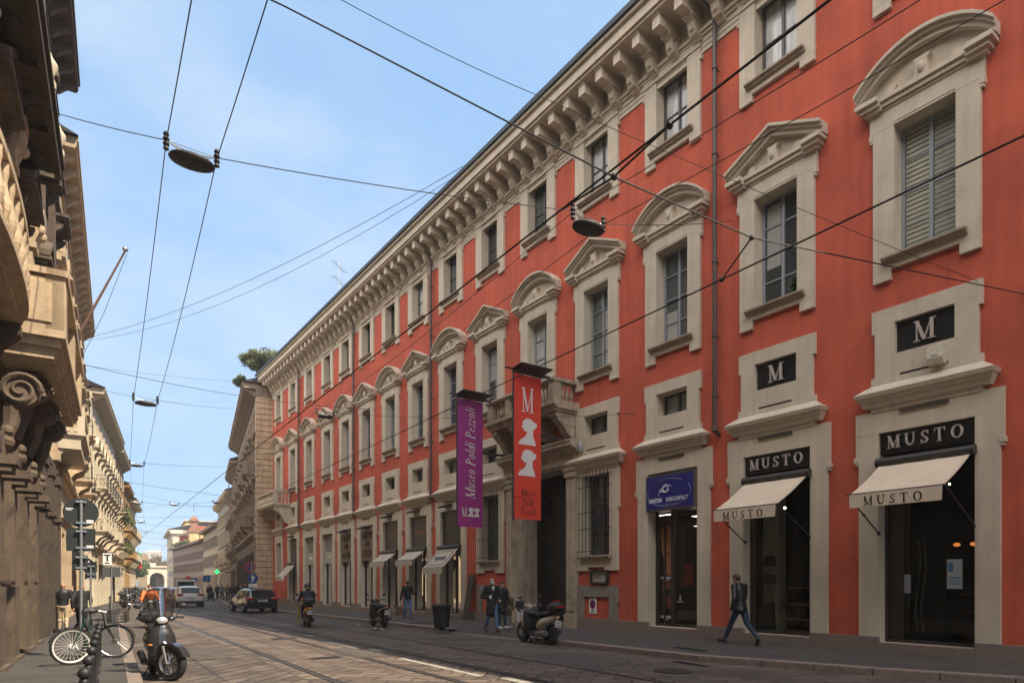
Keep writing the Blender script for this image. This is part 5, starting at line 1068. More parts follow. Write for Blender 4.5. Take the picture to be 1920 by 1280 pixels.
# far houses beyond the gate, both sides
for k,(x,y,w,h,m,lab) in enumerate([(232,300,20,6,STD,'low brown house left of the gate arches'),(306,300,16,5,BRK,'low dark house right of the gate arches'),(215,210,14,9,OCH2,'ochre house behind the end of the left row')]):
    p=atY(x,1090,y); t=empty('far_house',(p.x,y,-1.4),0,lab,'building'); b=MB(); b.box(-w/2,w/2,0,9,0,h); b.obj('wall',m,t); b=MB(); b.add([(-w/2-.4,-.4,h),(w/2+.4,-.4,h),(w/2+.4,4.5,h+2),(-w/2-.4,4.5,h+2),(-w/2-.4,9.4,h),(w/2+.4,9.4,h)],[(0,1,2,3),(3,2,5,4),(0,3,4),(1,5,2)]); b.obj('roof',BRK,t)
    for j in range(3):
        for i_ in range(2): b=MB(); xx=-w/3+j*w/3; b.box(xx-.6,xx+.6,-.04,0,2+i_*3.4,3.8+i_*3.4); b.obj('window',GLASS,t)
# ================= modelling helpers for rounded things =================
def remesh(b,vox,name,m,sm=4,parent=None,loc=(0,0,0),rot=(0,0,0)):
    me=bpy.data.meshes.new('tmp'); me.from_pydata(b.v,[],b.f); o=bpy.data.objects.new('tmp',me); COL.objects.link(o)
    r=o.modifiers.new('r','REMESH'); r.mode='VOXEL'; r.voxel_size=vox
    if sm: q=o.modifiers.new('s','SMOOTH'); q.iterations=sm; q.factor=.5
    dg=bpy.context.evaluated_depsgraph_get(); out=bpy.data.meshes.new_from_object(o.evaluated_get(dg)); bpy.data.objects.remove(o); bpy.data.meshes.remove(me)
    out.name=name; out.materials.clear(); out.materials.append(m)
    for p in out.polygons: p.use_smooth=True
    return link(name,out,parent,loc,rot)
def cap(b,p0,p1,r0,r1,n=10):
    p0=Vector(p0);p1=Vector(p1); b.ring(p0,p1,r0,r1,n); b.ball(p0,r0,n,6); b.ball(p1,r1,n,6)
SKIN=mat('skin',(.42,.22,.15),.55); 
def V3(*a): return Vector(a)
def person(label,pos,rz,h=1.75,top=None,bottom=None,shoes=None,hair='short',hairm=None,pose=None,coat=.0,vox=.014,group=None,build=1.0,scarf=None,mask=None,topname='jacket',fingers=True,headturn=0,hood=None,cat='person',sitting=False,name='person',parent=None,headdown=0):
    k=h/1.75; P=dict(hip=(0,0,.93),ch=(0,.0,1.36),LK=(-.1,.03,.50),LA=(-.1,-.02,.09),RK=(.1,.03,.50),RA=(.1,-.02,.09),LE=(-.26,-.02,1.13),LW=(-.27,.06,.88),RE=(.26,-.02,1.13),RW=(.27,.06,.88),hd=(0,.02,1.62),LT=None,RT=None)
    P.update(pose or {}); P={a:(Vector(v) if v is not None else None) for a,v in P.items()}
    t=empty(name,pos,rz,label,cat,group,parent=parent); t.scale=(k,k,k)
    hip,ch,hd=P['hip'],P['ch'],P['hd']; up=(ch-hip).normalized(); bw=build
    sh={-1:ch+V3(-.175*bw,0,.06),1:ch+V3(.175*bw,0,.06)}; hp={-1:hip+V3(-.09,0,0),1:hip+V3(.09,0,0)}
    neck=ch+V3(0,.0,.13)
    def torso(b,e,low=0):
        b.chain([(*hip,.155+e,.108+e,.12),(*hip.lerp(ch,.35),.142*bw+e,.10+e,.12),(*hip.lerp(ch,.7),.155*bw+e,.115+e,.12),(*ch,.165*bw+e,.112+e,.11),(*(ch+V3(0,0,.06)),.15*bw+e,.09+e,.08)],6)
    def arm(b,s,e,w=True,cut=1.0):
        E_,W_=(P['LE'],P['LW']) if s<0 else (P['RE'],P['RW'])
        b.ball(sh[s],.062+e,10,6); cap(b,sh[s],E_,.055+e,.042+e); cap(b,E_,E_.lerp(W_,cut),.042+e,.03+e)
    def leg(b,s,e,cut=1.0):
        K,A=(P['LK'],P['LA']) if s<0 else (P['RK'],P['RA'])
        cap(b,hp[s]+V3(0,0,-.02),K,.088+e,.058+e); cap(b,K,K.lerp(A,cut),.056+e,.038+e); b.ball(K.lerp(A,.25)+V3(0,-.015,0),.058+e,8,6)
    def foot(b,s,e):
        A,T=(P['LA'],P['LT']) if s<0 else (P['RA'],P['RT'])
        d=(T-A) if T is not None else V3(0,.17,-.05); cap(b,A+V3(0,-.02,-.035),A+d,.042+e,.034+e); cap(b,A,A+V3(0,-.03,-.05),.042+e,.036+e)
    hr=Matrix.Rotation(headturn,3,'Z')@Matrix.Rotation(-headdown,3,'X')
    H_=lambda *v: hd+hr@Vector(v)
    b=MB(); b.ball(hd,(.074,.092,.105),14,10); b.ball(H_(0,.02,-.05),(.058,.07,.075),12,8); cap(b,H_(0,.088,.0),H_(0,.105,-.03),.011,.015,8); b.ball(H_(0,.06,-.095),(.03,.03,.02),8,6); b.ball(H_(0,.084,-.058),(.026,.012,.008),8,5)
    for s in (-1,1): b.ball(H_(s*.076,-.005,-.01),(.012,.022,.032),8,6); b.ball(H_(s*.03,.08,.03),(.02,.012,.008),8,5)
    cap(b,neck-V3(0,0,.05),H_(0,-.01,-.08),.056,.052)
    torso(b,-.012)
    for s in (-1,1):
        arm(b,s,-.006); leg(b,s,-.008); foot(b,s,-.01)
        E_,W_=(P['LE'],P['LW']) if s<0 else (P['RE'],P['RW']); d=(W_-E_).normalized(); side=d.cross(V3(0,1,0) if abs(d.y)<.8 else V3(1,0,0)).normalized(); cr_=d.cross(side).normalized()
        # palm and fingers, slightly curled
        b.ring(W_,W_+d*.085,.026,.036,8); b.ball(W_+d*.05,(.032,.032,.034),8,6)
        if fingers:
            for q,(o,l) in enumerate(((-.027,.068),(-.009,.078),(.009,.072),(.026,.056))):
                a=W_+d*.075+cr_*o; m_=a+d*l*.55; cap(b,a,m_,.0095,.009,6); cap(b,m_,m_+d*l*.38+side*(-s)*l*.25,.009,.0075,6)
            a=W_+d*.03+cr_*.03; m_=a+d*.035+cr_*.02; cap(b,a,m_,.012,.010,6); cap(b,m_,m_+d*.03,.010,.008,6)
    remesh(b,vox*.75 if fingers else vox,'body',SKIN,2,t)
    if bottom:
        b=MB()
        for s in (-1,1): leg(b,s,.012,.97)
        b.ball(hip+V3(0,-.01,-.02),(.165,.12,.13),14,8); b.ball(hip+V3(0,0,.06),(.155,.11,.08),14,8); remesh(b,vox,'trousers',bottom,3,t)
    if top:
        b=MB(); torso(b,.022); 
        for s in (-1,1): arm(b,s,.02,cut=.97)
        b.ball(neck,(.075,.07,.05),10,6)
        if coat>0:
            for a in range(12):
                f=a/11; c=hip-V3(0,0,coat*f); b.ball(c,(.175+.02*f,.13+.025*f,.12),14,8)
        remesh(b,vox,topname,top,7,t)
    b=MB()
    for s in (-1,1): foot(b,s,.010)
    remesh(b,vox*.8,'shoes',shoes or mat('black_shoes',(.02,.018,.017),.4),2,t)
    if hair!='bald':
        b=MB(); b.ball(H_(0,-.012,.035),(.083,.098,.085),14,9); b.ball(H_(0,-.035,-.01),(.078,.075,.09),12,8)
        if hair=='long': b.ball(H_(0,-.045,-.08),(.095,.06,.13),12,8); b.ball(H_(-.07,-.0,-.07),(.03,.05,.10),8,6); b.ball(H_(.07,-.0,-.07),(.03,.05,.10),8,6)
        remesh(b,.012,'hair',hairm or mat('dark_hair',(.02,.014,.010),.6),2,t)
    b=MB()
    for s in (-1,1): b.ball(H_(s*.03,.082,.012),.011,8,6)
    b.obj('eyes',mat('eye_dark',(.02,.015,.012),.3),t)
    if mask: b=MB(); b.ball(H_(0,.055,-.05),(.062,.062,.055),12,8); b.obj('face_mask',mask,t,smooth=True)
    if hood: b=MB(); b.ball(H_(0,-.03,.02),(.11,.11,.135),14,9); b.ball(H_(0,-.06,-.1),(.11,.09,.08),10,6); o=remesh(b,.014,'hood',hood,3,t)
    return t
JEAN=mat('blue_denim',(.075,.13,.24),.85,var=.25,scale=6); JEAND=mat('dark_denim',(.018,.035,.065),.85,var=.2,scale=6); BLKC=mat('black_cloth',(.012,.012,.014),.8,var=.2,scale=6); LEJ=mat('black_leather_jacket',(.012,.011,.011),.38,bump=.3,bscale=18)
NAVY=mat('navy_cloth_dark',(.018,.02,.035),.8); OLIVE=mat('olive_parka',(.075,.068,.035),.85,var=.15,scale=8); GREYC=mat('grey_cloth',(.17,.17,.18),.85); BEIGE=mat('beige_cloth',(.48,.37,.25),.85,var=.1,scale=6)
ORANGE=mat('orange_puffer',(.68,.14,.02),.55,bump=.5,bscale=9); WSH=mat('white_shoes',(.55,.52,.5),.6); LGREY=mat('light_grey_fleece',(.60,.61,.66),.9); BROWNC=mat('brown_cloth',(.11,.07,.045),.85); PINKC=mat('rose_cloth',(.35,.16,.15),.85); MASK=mat('surgical_mask',(.35,.55,.52),.8)
def at(x,y,k=.12): p=gnd(x,y,k); return p
STRL=dict(LK=(-.1,.24,.52),LA=(-.1,.36,.12),LT=(-.1,.53,.10),RK=(.1,.0,.50),RA=(.1,-.36,.16),RT=(.1,-.26,.04),hip=(0,0,.90),ch=(0,.05,1.33),hd=(0,.10,1.58),LE=(-.25,-.16,1.13),LW=(-.24,-.10,.87),RE=(.25,.13,1.12),RW=(.23,.32,.96))
# the striding man
p=gnd(1388,1209,.12)
t=person('man in black leather jacket and dark jeans striding past the second cream-awning window',p,R(-6),1.78,LEJ,JEAND,mat('black_boots',(.014,.012,.012),.4),hair='short',pose=dict(LK=(-.09,.20,.53),LA=(-.1,.42,.13),LT=(-.1,.60,.10),RK=(.09,-.14,.50),RA=(.1,-.46,.20),RT=(.1,-.42,.05),hip=(0,0,.90),ch=(0,.03,1.33),hd=(0,.12,1.57),LE=(-.25,-.06,1.10),LW=(-.24,.04,.85),RE=(.25,.10,1.13),RW=(.16,.32,1.04)),vox=.012,headdown=.5,coat=.06)
t=person('bald man in dark coat and jeans, pale mask, holding a white cup',gnd(922,1184,.1),R(172),1.74,BLKC,JEAN,mat('brown_shoes',(.06,.025,.015),.5),hair='bald',pose=dict(LK=(-.1,.12,.5),LA=(-.1,.20,.1),RK=(.1,-.02,.48),RA=(.12,-.24,.14),RT=(.12,-.16,.04),LE=(-.27,-.08,1.13),LW=(-.20,.16,1.03),RE=(.29,-.10,1.12),RW=(.18,.18,1.10)),mask=MASK,coat=.34,vox=.013,build=1.08)
b=MB(); b.lathe([(.03,0),(.038,.11),(.04,.115),(.0,.12)],(0,0,0),10); o=b.obj('paper_cup',WHITE,None,gnd(922,1184,.1)+Vector((-.20,-.26,1.06))); setp(o,'white paper cup held by the masked bald man','cup')
b=MB(); b.prism([(-.05,1.46),(.0,1.30),(.05,1.46)],1,.10,.13); b.obj('white_scarf',WHITE,t)
person('person half hidden right behind the masked bald man',gnd(941,1178,.12),R(178),1.60,BLKC,JEAND,WSH,hair='short',pose=dict(LA=(-.1,.1,.1)),coat=.3,vox=.018)
person('girl with dark hair in olive parka and grey leggings standing by the portal pilaster',gnd(953,1176,.12),R(168),1.22,OLIVE,GREYC,WSH,hair='long',coat=.26,vox=.018,headturn=.5,build=1.1)
person('child in pale grey hood and dark jacket beside the portal',gnd(975,1174,.12),R(158),1.08,NAVY,LGREY,WSH,hair='short',hood=LGREY,vox=.018,headturn=.6,build=1.05,pose=dict(LE=(-.24,.04,1.12),LW=(-.06,.2,.98),RE=(.24,.04,1.12),RW=(.06,.2,.98)))
bm=gnd(764,1160,.12)
t=person('man in black sweater, cap and jeans looking at a phone, walking with a brown bag',bm,R(176),1.70,BLKC,JEAN,mat('blue_shoes',(.03,.05,.12),.6),hair='short',pose=dict(RE=(.27,-.02,1.13),RW=(.33,.03,.88),LE=(-.28,-.02,1.14),LW=(-.2,.22,1.20),LK=(-.1,.10,.5),LA=(-.08,.16,.1),RK=(.1,.02,.48),RA=(.1,-.2,.13)),vox=.014,headdown=.35)
b=MB(); b.ball((0,.03,1.68),(.09,.11,.06),12,6); b.box(-.07,.07,.08,.2,1.655,1.67); b.obj('cap',mat('dark_green_cap',(.015,.03,.02),.7),t,smooth=True)
t=empty('shopping_bag',bm+Vector((-.38,0,.18)),0,'brown shopping bag hanging from the hand of the man in the cap','bag'); b=MB(); b.prism([(-.16,0),(.16,0),(.14,.34),(-.14,.34)],1,-.07,.07); b.obj('body',mat('brown_bag',(.14,.075,.045),.7,var=.2,scale=5),t); b=MB(); b.tube([(-.08,0,.34),(-.06,0,.55),(.06,0,.55),(.08,0,.34)],.01,6); b.obj('handle',BROWNC,t)
person('bald man in black quilted jacket and beige trousers walking away on the left pavement',gnd(118,1184,.12),R(-4),1.60,mat('black_puffer',(.012,.012,.016),.5,bump=.4,bscale=10),BEIGE,None,hair='bald',build=1.04,pose=dict(LE=(-.29,-.03,1.12),LW=(-.30,.02,.86),RE=(.29,-.03,1.12),RW=(.30,.02,.86),LK=(-.1,.1,.5),LA=(-.1,.12,.1),RK=(.1,.02,.5),RA=(.1,-.16,.12),RT=(.1,-.06,.04)),vox=.013)
person('dark-dressed walker just behind the signpost on the left pavement',gnd(153,1186,.12),R(-6),1.60,BLKC,BLKC,None,hair='bald',build=1.1,pose=STRL,vox=.015)
# far pedestrians
for k,(x,y,h,rz,tp,bt,hr,lab) in enumerate([(427,1127,1.72,170,BROWNC,BLKC,'long','walker in a tan jacket farthest left of the group by the quoined corner'),(436,1129,1.7,160,BLKC,JEAND,'long','walker in black with pale scarf in the group by the quoined corner'),(443,1133,1.74,175,BLKC,BROWNC,'short','walker in dark brown trousers, nearest of the group by the quoined corner'),(452,1131,1.72,190,PINKC,BLKC,'long','walker in a rosy top in the group by the quoined corner'),(459,1133,1.76,180,NAVY,JEAND,'short','walker in navy next to the round blue arrow sign'),(408,1124,1.7,150,NAVY,BLKC,'short','dark walker under the green pharmacy cross'),(416,1125,1.7,200,GREYC,BLKC,'short','grey-clad walker by the pharmacy shop front'),(393,1127,1.68,180,BLKC,BLKC,'short','dark figure pushing a black pushchair at the kerb'),(348,1116,1.7,180,BLKC,JEAND,'short','distant walker right of the white van'),(254,1121,1.7,170,BLKC,JEAND,'short','distant walker on the left pavement behind the parked motorcycles'),(262,1118,1.7,10,GREYC,BLKC,'short','distant grey walker near the end of the left row')]):
    person(lab,gnd(x,y,.12),R(rz),h,tp,bt,None,hair=hr,vox=.03,fingers=False,coat=.15 if k%2 else 0,pose=dict(LA=(-.1,.15,.1),LK=(-.1,.12,.5),RA=(.1,-.12,.12)))
p=gnd(393,1127,.12); t=empty('pushchair',p+Vector((0,-.7,0)),0,'black pushchair pushed by the dark figure at the kerb','pushchair'); b=MB(); b.prism([(-.3,.3),(.3,.25),(.35,.6),(-.1,.95),(-.3,.8)],0,-.25,.25); b.obj('seat',BLKC,t)
for sx in (-1,1):
    for sy in (-.3,.3): b=MB(); b.lathe([(.13,-.02),(.13,.02)],(sx*.27,sy,.13),14,'x'); b.obj('wheel',RUBBER,t)
# ================= two-wheelers =================
def wheel(parent,name,c,r,w,m_t,m_r,spokes=0,rimw=.05,tw=None,disc=False,spw=.012):
    b=MB(); tr=tw or w/2
    n=28; b.lathe([(r-tr*1.9,-tr*.8),(r-tr*.5,-tr),(r,-tr*.45),(r,tr*.45),(r-tr*.5,tr),(r-tr*1.9,tr*.8)],(0,0,0),n,'x',False); wo=b.obj(name,m_t,parent,c,smooth=True)
    b=MB(); rr=r-tr*1.7; b.lathe([(rr-rimw,-tr*.5),(rr,-tr*.98),(rr,tr*.98),(rr-rimw,tr*.5),(rr-rimw,-tr*.5)],(0,0,0),n,'x',False); b.lathe([(.04,-w*.7),(.05,0),(.04,w*.7)],(0,0,0),12,'x')
    if spokes:
        for k in range(spokes):
            a=2*math.pi*k/spokes; s=(.02 if k%2 else -.02)*(w>.06 or 1); b.tube([(s*.6,.03*math.cos(a+.3),.03*math.sin(a+.3)),(0,(rr-rimw*.5)*math.cos(a),(rr-rimw*.5)*math.sin(a))],spw,5)
    b.obj('rim',m_r,wo)
    if disc: b=MB(); b.lathe([(.06,-.004),(.11,-.004),(.11,.004),(.06,.004)],(-w*.8,0,0),20,'x'); b.obj('brake_disc',METAL,wo)
    return wo
def scooter(label,pos,rz,body,accent=None,shield=False,topbox=None,cover=None,seat=None,group=None,cat='scooter',wr=.29,steer=0,plate=True,boxred=True,rimm=None):
    t=empty('scooter',pos,rz,label,cat,group); BP=MAT_DKPL; acc=accent or body; seat=seat or mat('scooter_seat',(.015,.014,.014),.6)
    S=Matrix.Translation((0,.5,0))@Matrix.Rotation(steer,4,'Z')@Matrix.Translation((0,-.5,0)); fw=wheel(t,'front_wheel',S@Vector((0,.68,wr)),wr,.11,RUBBER,rimm or METAL,10,.03,.06,True,.014); fw.rotation_euler=(0,0,steer); wheel(t,'rear_wheel',(0,-.66,wr),wr,.12,RUBBER,rimm or METAL,10,.03,.065,False,.016)
    b=MB()  # front shield + apron
    b.chain([(0,y,z,w,d,.09) for z,y,w,d in ((.38,.40,.13,.10),(.5,.43,.19,.10),(.62,.45,.22,.11),(.74,.44,.20,.10),(.84,.41,.15,.09),(.93,.38,.10,.08))],5)
    remesh(b,.016,'leg_shield',body,3,t)
    b=MB(); b.ball((0,.0,.27),(.17,.38,.06),14,8); b.ball((0,.25,.3),(.15,.12,.08),12,6); remesh(b,.018,'footboard',BP,2,t)
    b=MB()
    b.chain([(0,y,z,w,.15,hh) for y,z,w,hh in ((-.22,.5,.15,.16),(-.38,.56,.18,.16),(-.55,.62,.18,.13),(-.72,.68,.15,.10),(-.88,.74,.09,.06))],5)
    remesh(b,.018,'rear_fairing',acc,3,t)
    b=MB(); b.ball((0,-.22,.78),(.14,.22,.055),14,8); b.ball((0,-.5,.83),(.15,.28,.06),14,8); remesh(b,.016,'seat',seat,2,t)
    b=MB(); b.m=S
    for k in range(9):
        a=R(20+k*16); a2=R(20+(k+1)*16); rr=wr+.05; b.add([(-.07,.68+rr*math.cos(a),wr+rr*math.sin(a)),(.07,.68+rr*math.cos(a),wr+rr*math.sin(a)),(.07,.68+rr*math.cos(a2),wr+rr*math.sin(a2)),(-.07,.68+rr*math.cos(a2),wr+rr*math.sin(a2))],[(0,1,2,3)])
        for s in (-1,1): b.add([(s*.07,.68+rr*math.cos(a),wr+rr*math.sin(a)),(s*.075,.68+(rr-.06)*math.cos(a),wr+(rr-.06)*math.sin(a)),(s*.075,.68+(rr-.06)*math.cos(a2),wr+(rr-.06)*math.sin(a2)),(s*.07,.68+rr*math.cos(a2),wr+rr*math.sin(a2))],[(0,1,2,3)])
    b.m=None; b.obj('front_mudguard',body,t,smooth=True)
    b=MB(); b.m=S
    for s in (-1,1): b.tube([(s*.09,.68,wr),(s*.09,.60,.58)],[.02,.026],8)
    b.tube([(0,.60,.56),(0,.48,.7)],.03,8); b.m=None; b.obj('fork',METAL,t)
    b=MB(); b.ball((0,.40,1.0),(.13,.10,.075),12,8); b.ball((-.14,.36,1.02),(.08,.05,.045),10,6); b.ball((.14,.36,1.02),(.08,.05,.045),10,6); remesh(b,.014,'handlebar_cover',acc if not accent else body,2,t)
    b=MB(); b.tube([(-.34,.26,1.04),(-.2,.34,1.04),(.2,.34,1.04),(.34,.26,1.04)],.014,8); 
    for s in (-1,1): b.tube([(s*.34,.26,1.04),(s*.24,.31,1.04)],.02,8); b.tube([(s*.18,.38,1.03),(s*.34,.33,1.02)],.006,5)
    b.obj('handlebar',BP,t)
    b=MB(); b.ball((0,.485,1.0),(.085,.035,.06),14,8); b.obj('headlight',mat('headlight_lens',(.65,.68,.70),.1,metal=.4),t,smooth=True)
    for s in (-1,1): b=MB(); b.tube([(s*.22,.34,1.05),(s*.30,.34,1.2)],.007,6); b.ball((s*.33,.34,1.24),(.062,.02,.045),12,8); b.obj('mirror',BP,t,smooth=True)
    for s in (-1,1): b=MB(); b.ball((s*.15,.50,.60),(.05,.03,.022),10,6); b.obj('indicator',mat('amber_lens',(.65,.22,.03),.2),t,smooth=True)
    b=MB(); b.tube([(.15,-.05,.24),(.17,-.35,.24)],.03,8); b.tube([(.17,-.33,.25),(.18,-.85,.36)],[.055,.06],12); b.obj('exhaust',EXH,t,smooth=True)
    b=MB(); b.ball((-.10,-.45,.30),(.07,.22,.11),12,8); b.ball((-.13,-.2,.28),(.05,.1,.09),10,6); b.obj('engine',mat('engine_alloy',(.22,.21,.2),.4,metal=.6),t,smooth=True)
    b=MB(); b.tube([(-.16,-.66,.3),(-.15,-.6,.62)],.022,6); b.obj('shock_absorber',EXH,t)
    b=MB(); b.tube([(-.1,-.12,.24),(-.2,-.16,.02)],.012,5); b.tube([(.1,-.12,.24),(.2,-.16,.02)],.012,5); b.obj('stand',BP,t)
    b=MB(); b.ball((0,-.95,.76),(.10,.03,.04),12,6); b.obj('tail_light',mat('red_lens',(.35,.012,.012),.15),t,smooth=True)
    if plate: b=MB(); b.box(-.09,.09,-1.005,-.995,.50,.66); b.tube([(0,-.93,.72),(0,-.99,.6)],.014,5); o=b.obj('number_plate',mat('plate_white',(.55,.55,.53),.5),t); q=MB(); 
    if plate:
        for r_ in (0,1):
            for k in range(4): q.box(-.065+k*.035,-.045+k*.035,-1.008,-1.0055,.525+r_*.065,.565+r_*.065)
        q.obj('characters',BLACK,o)
    if shield:
        b=MB(); n=8; mm=10; vs=[]
        for i in range(mm+1):
            f=i/mm; z=1.02+.52*f; w=(.15+.075*math.sin(min(1,f*1.3)*math.pi*.5))*(1 if f<.7 else math.sqrt(max(0,1-((f-.7)/.33)**2)))
            for j in range(n+1): u=-1+2*j/n; vs.append((w*u,.50-.16*f-.10*u*u,z))
        b.add(vs,[(i*(n+1)+j,i*(n+1)+j+1,(i+1)*(n+1)+j+1,(i+1)*(n+1)+j) for i in range(mm) for j in range(n)]); b.obj('windshield',SHIELD,t,smooth=True); q=MB(); q.tube([vs[i*(n+1)] for i in range(mm+1)],.004,5); q.tube([vs[i*(n+1)+n] for i in range(mm+1)],.004,5); q.obj('windshield_edge',EXH,t)
    if topbox:
        b=MB(); b.ball((0,-.92,1.02),(.22,.2,.15),16,8); b.box(-.19,.19,-1.08,-.76,.93,1.08); remesh(b,.018,'top_box',topbox,5,t)
        if boxred: b=MB(); b.box(-.12,.12,-1.135,-1.11,1.0,1.04); b.ball((0,-.92,1.165),(.16,.1,.02),10,6); b.obj('reflector',MATS['red_lens'],t)
        b=MB(); b.box(-.08,.08,-1.0,-.7,.86,.9); b.obj('rack',BP,t)
    if cover:
        b=MB()
        b.chain([(0,y,z,w,.12,.1) for z,y,w in ((.85,.30,.24),(.72,.28,.25),(.58,.27,.25),(.44,.28,.24),(.33,.30,.22))],5)
        b.ball((0,.14,.82),(.2,.14,.07),10,6); remesh(b,.02,'leg_cover',cover,3,t)
    return t
EXH=mat('dark_alloy',(.08,.078,.075),.45,metal=.5)
MAT_DKPL=mat('dark_plastic',(.018,.018,.019),.55)
SHIELD=bpy.data.materials.new('clear_acrylic'); SHIELD.use_nodes=True; t_=SHIELD.node_tree; t_.nodes.remove(t_.nodes['Principled BSDF']); g1=t_.nodes.new('ShaderNodeBsdfGlossy'); g1.inputs['Roughness'].default_value=.08; g1.inputs[0].default_value=(.8,.85,.85,1); tr=t_.nodes.new('ShaderNodeBsdfTransparent'); tr.inputs[0].default_value=(.42,.45,.44,1); fm=t_.nodes.new('ShaderNodeMixShader'); fm.inputs[0].default_value=.25; t_.links.new(tr.outputs[0],fm.inputs[1]); t_.links.new(g1.outputs[0],fm.inputs[2]); t_.links.new(fm.outputs[0],t_.nodes['Material Output'].inputs[0])
ANTH=mat('anthracite_paint',(.05,.05,.055),.25,metal=.5,coat=.6); CRP=mat('cream_scooter_paint',(.42,.36,.26),.3,coat=.5); BLKP=mat('black_gloss_paint',(.012,.012,.013),.2,coat=.6); YELP=mat('yellow_paint',(.62,.30,.01),.35,coat=.4); REDP=mat('dark_red_paint',(.14,.01,.012),.3,coat=.4); WCOV=mat('waterproof_cover',(.014,.014,.015),.6,bump=.4,bscale=8)
def pair(front,rear,k=0):   # ground pixels of both wheel contacts -> centre and heading
    a=gnd(*front,k); c=gnd(*rear,k); d=a-c; return (a+c)/2, math.atan2(-d.x,d.y)
f_=gnd(311,1277); 
scooter('anthracite scooter with tall clear windshield parked facing the camera by the left kerb',f_+Vector((-.03,.70,0)),R(180),ANTH,shield=True,topbox=MAT_DKPL,boxred=False,steer=R(38))
c_,a_=pair((983,1203),(1032,1209)); scooter('cream scooter with black leg cover and black top box parked before the portal',c_,a_,CRP,accent=CRP,topbox=MAT_DKPL,cover=WCOV,rimm=MAT_DKPL)
scooter('black scooter parked at the right kerb with its red tail light towards the camera',*pair((693,1172),(727,1177)),BLKP,cover=WCOV,accent=BLKP,rimm=MAT_DKPL)
rp,rr_=pair((570,1171),(582,1177))
sc=scooter('yellow-and-dark scooter ridden away by a helmeted rider in the right lane',rp,rr_,YELP,accent=YELP,topbox=MAT_DKPL,boxred=False)
b=MB(); b.add([(-.30,.30,.12),(-.24,.46,.2),(-.22,.44,.86),(-.27,.28,.9),(-.33,.30,.12),(-.28,.48,.2),(-.25,.46,.86),(-.30,.28,.9)],[(0,1,2,3),(4,7,6,5),(0,4,5,1),(1,5,6,2),(2,6,7,3),(3,7,4,0)]); b.obj('apron_flap',mat('yellow_tarpaulin',(.55,.42,.02),.6),sc)
SIT=dict(hip=(0,-.32,.93),ch=(0,-.16,1.33),hd=(0,-.10,1.60),LK=(-.17,.12,.78),LA=(-.16,.10,.36),RK=(.17,.12,.78),RA=(.16,.10,.36),LE=(-.28,.04,1.14),LW=(-.29,.26,1.05),RE=(.28,.04,1.14),RW=(.29,.26,1.05))
t=person('scooter rider in navy jacket and dark helmet seen from behind in the right lane',rp,rr_,1.68,NAVY,NAVY,None,hair='bald',pose=SIT,vox=.016,build=1.12)
b=MB(); b.ball((0,-.11,1.64),(.125,.145,.14),16,10); b.obj('helmet',BLKP,t,smooth=True); b=MB(); b.box(-.06,.06,-.262,-.25,1.56,1.585); b.obj('helmet_sticker',mat('reflective_yellow',(.6,.5,.15),.4),t)
op=ray(281,HY,26.0); op.z=gz(op.y)
scooter('dark scooter ridden towards the camera by the man in the orange jacket',op,R(176),BLKP)
t=person('rider in bright orange padded jacket and sunglasses coming towards the camera',op,R(176),1.7,ORANGE,BLKC,None,hair='short',pose=SIT,vox=.016,build=1.12,mask=mat('pale_mask',(.5,.45,.42),.8))
b=MB(); b.box(-.07,.07,-.025,.0,1.59,1.625); b.obj('sunglasses',BLACK,t)
for k,(x,y,rz,lab) in enumerate([(237,1143,186,'black motorcycle, frontmost of the row parked at the far left kerb'),(244,1137,176,'black motorcycle second in the row at the far left kerb'),(233,1137,190,'dark motorcycle behind the frontmost one, nearest the pavement'),(249,1131,180,'dark scooter third in the row at the far left kerb'),(252,1127,175,'small dark scooter at the back of the left kerb row'),(268,1129,182,'motorcycle waiting behind the orange-jacket rider'),(256,1124,180,'smallest motorcycle at the far end of the left kerb row')]):
    if k==0: base=scooter(lab,gnd(x,y),R(rz),BLKP,shield=True,topbox=MAT_DKPL,boxred=False,group='motorcycles parked at the left kerb',cat='motorcycle')
    else:
        o=copytree(base); o.location=gnd(x,y); o.rotation_euler=(0,0,R(rz)); o['label']=lab
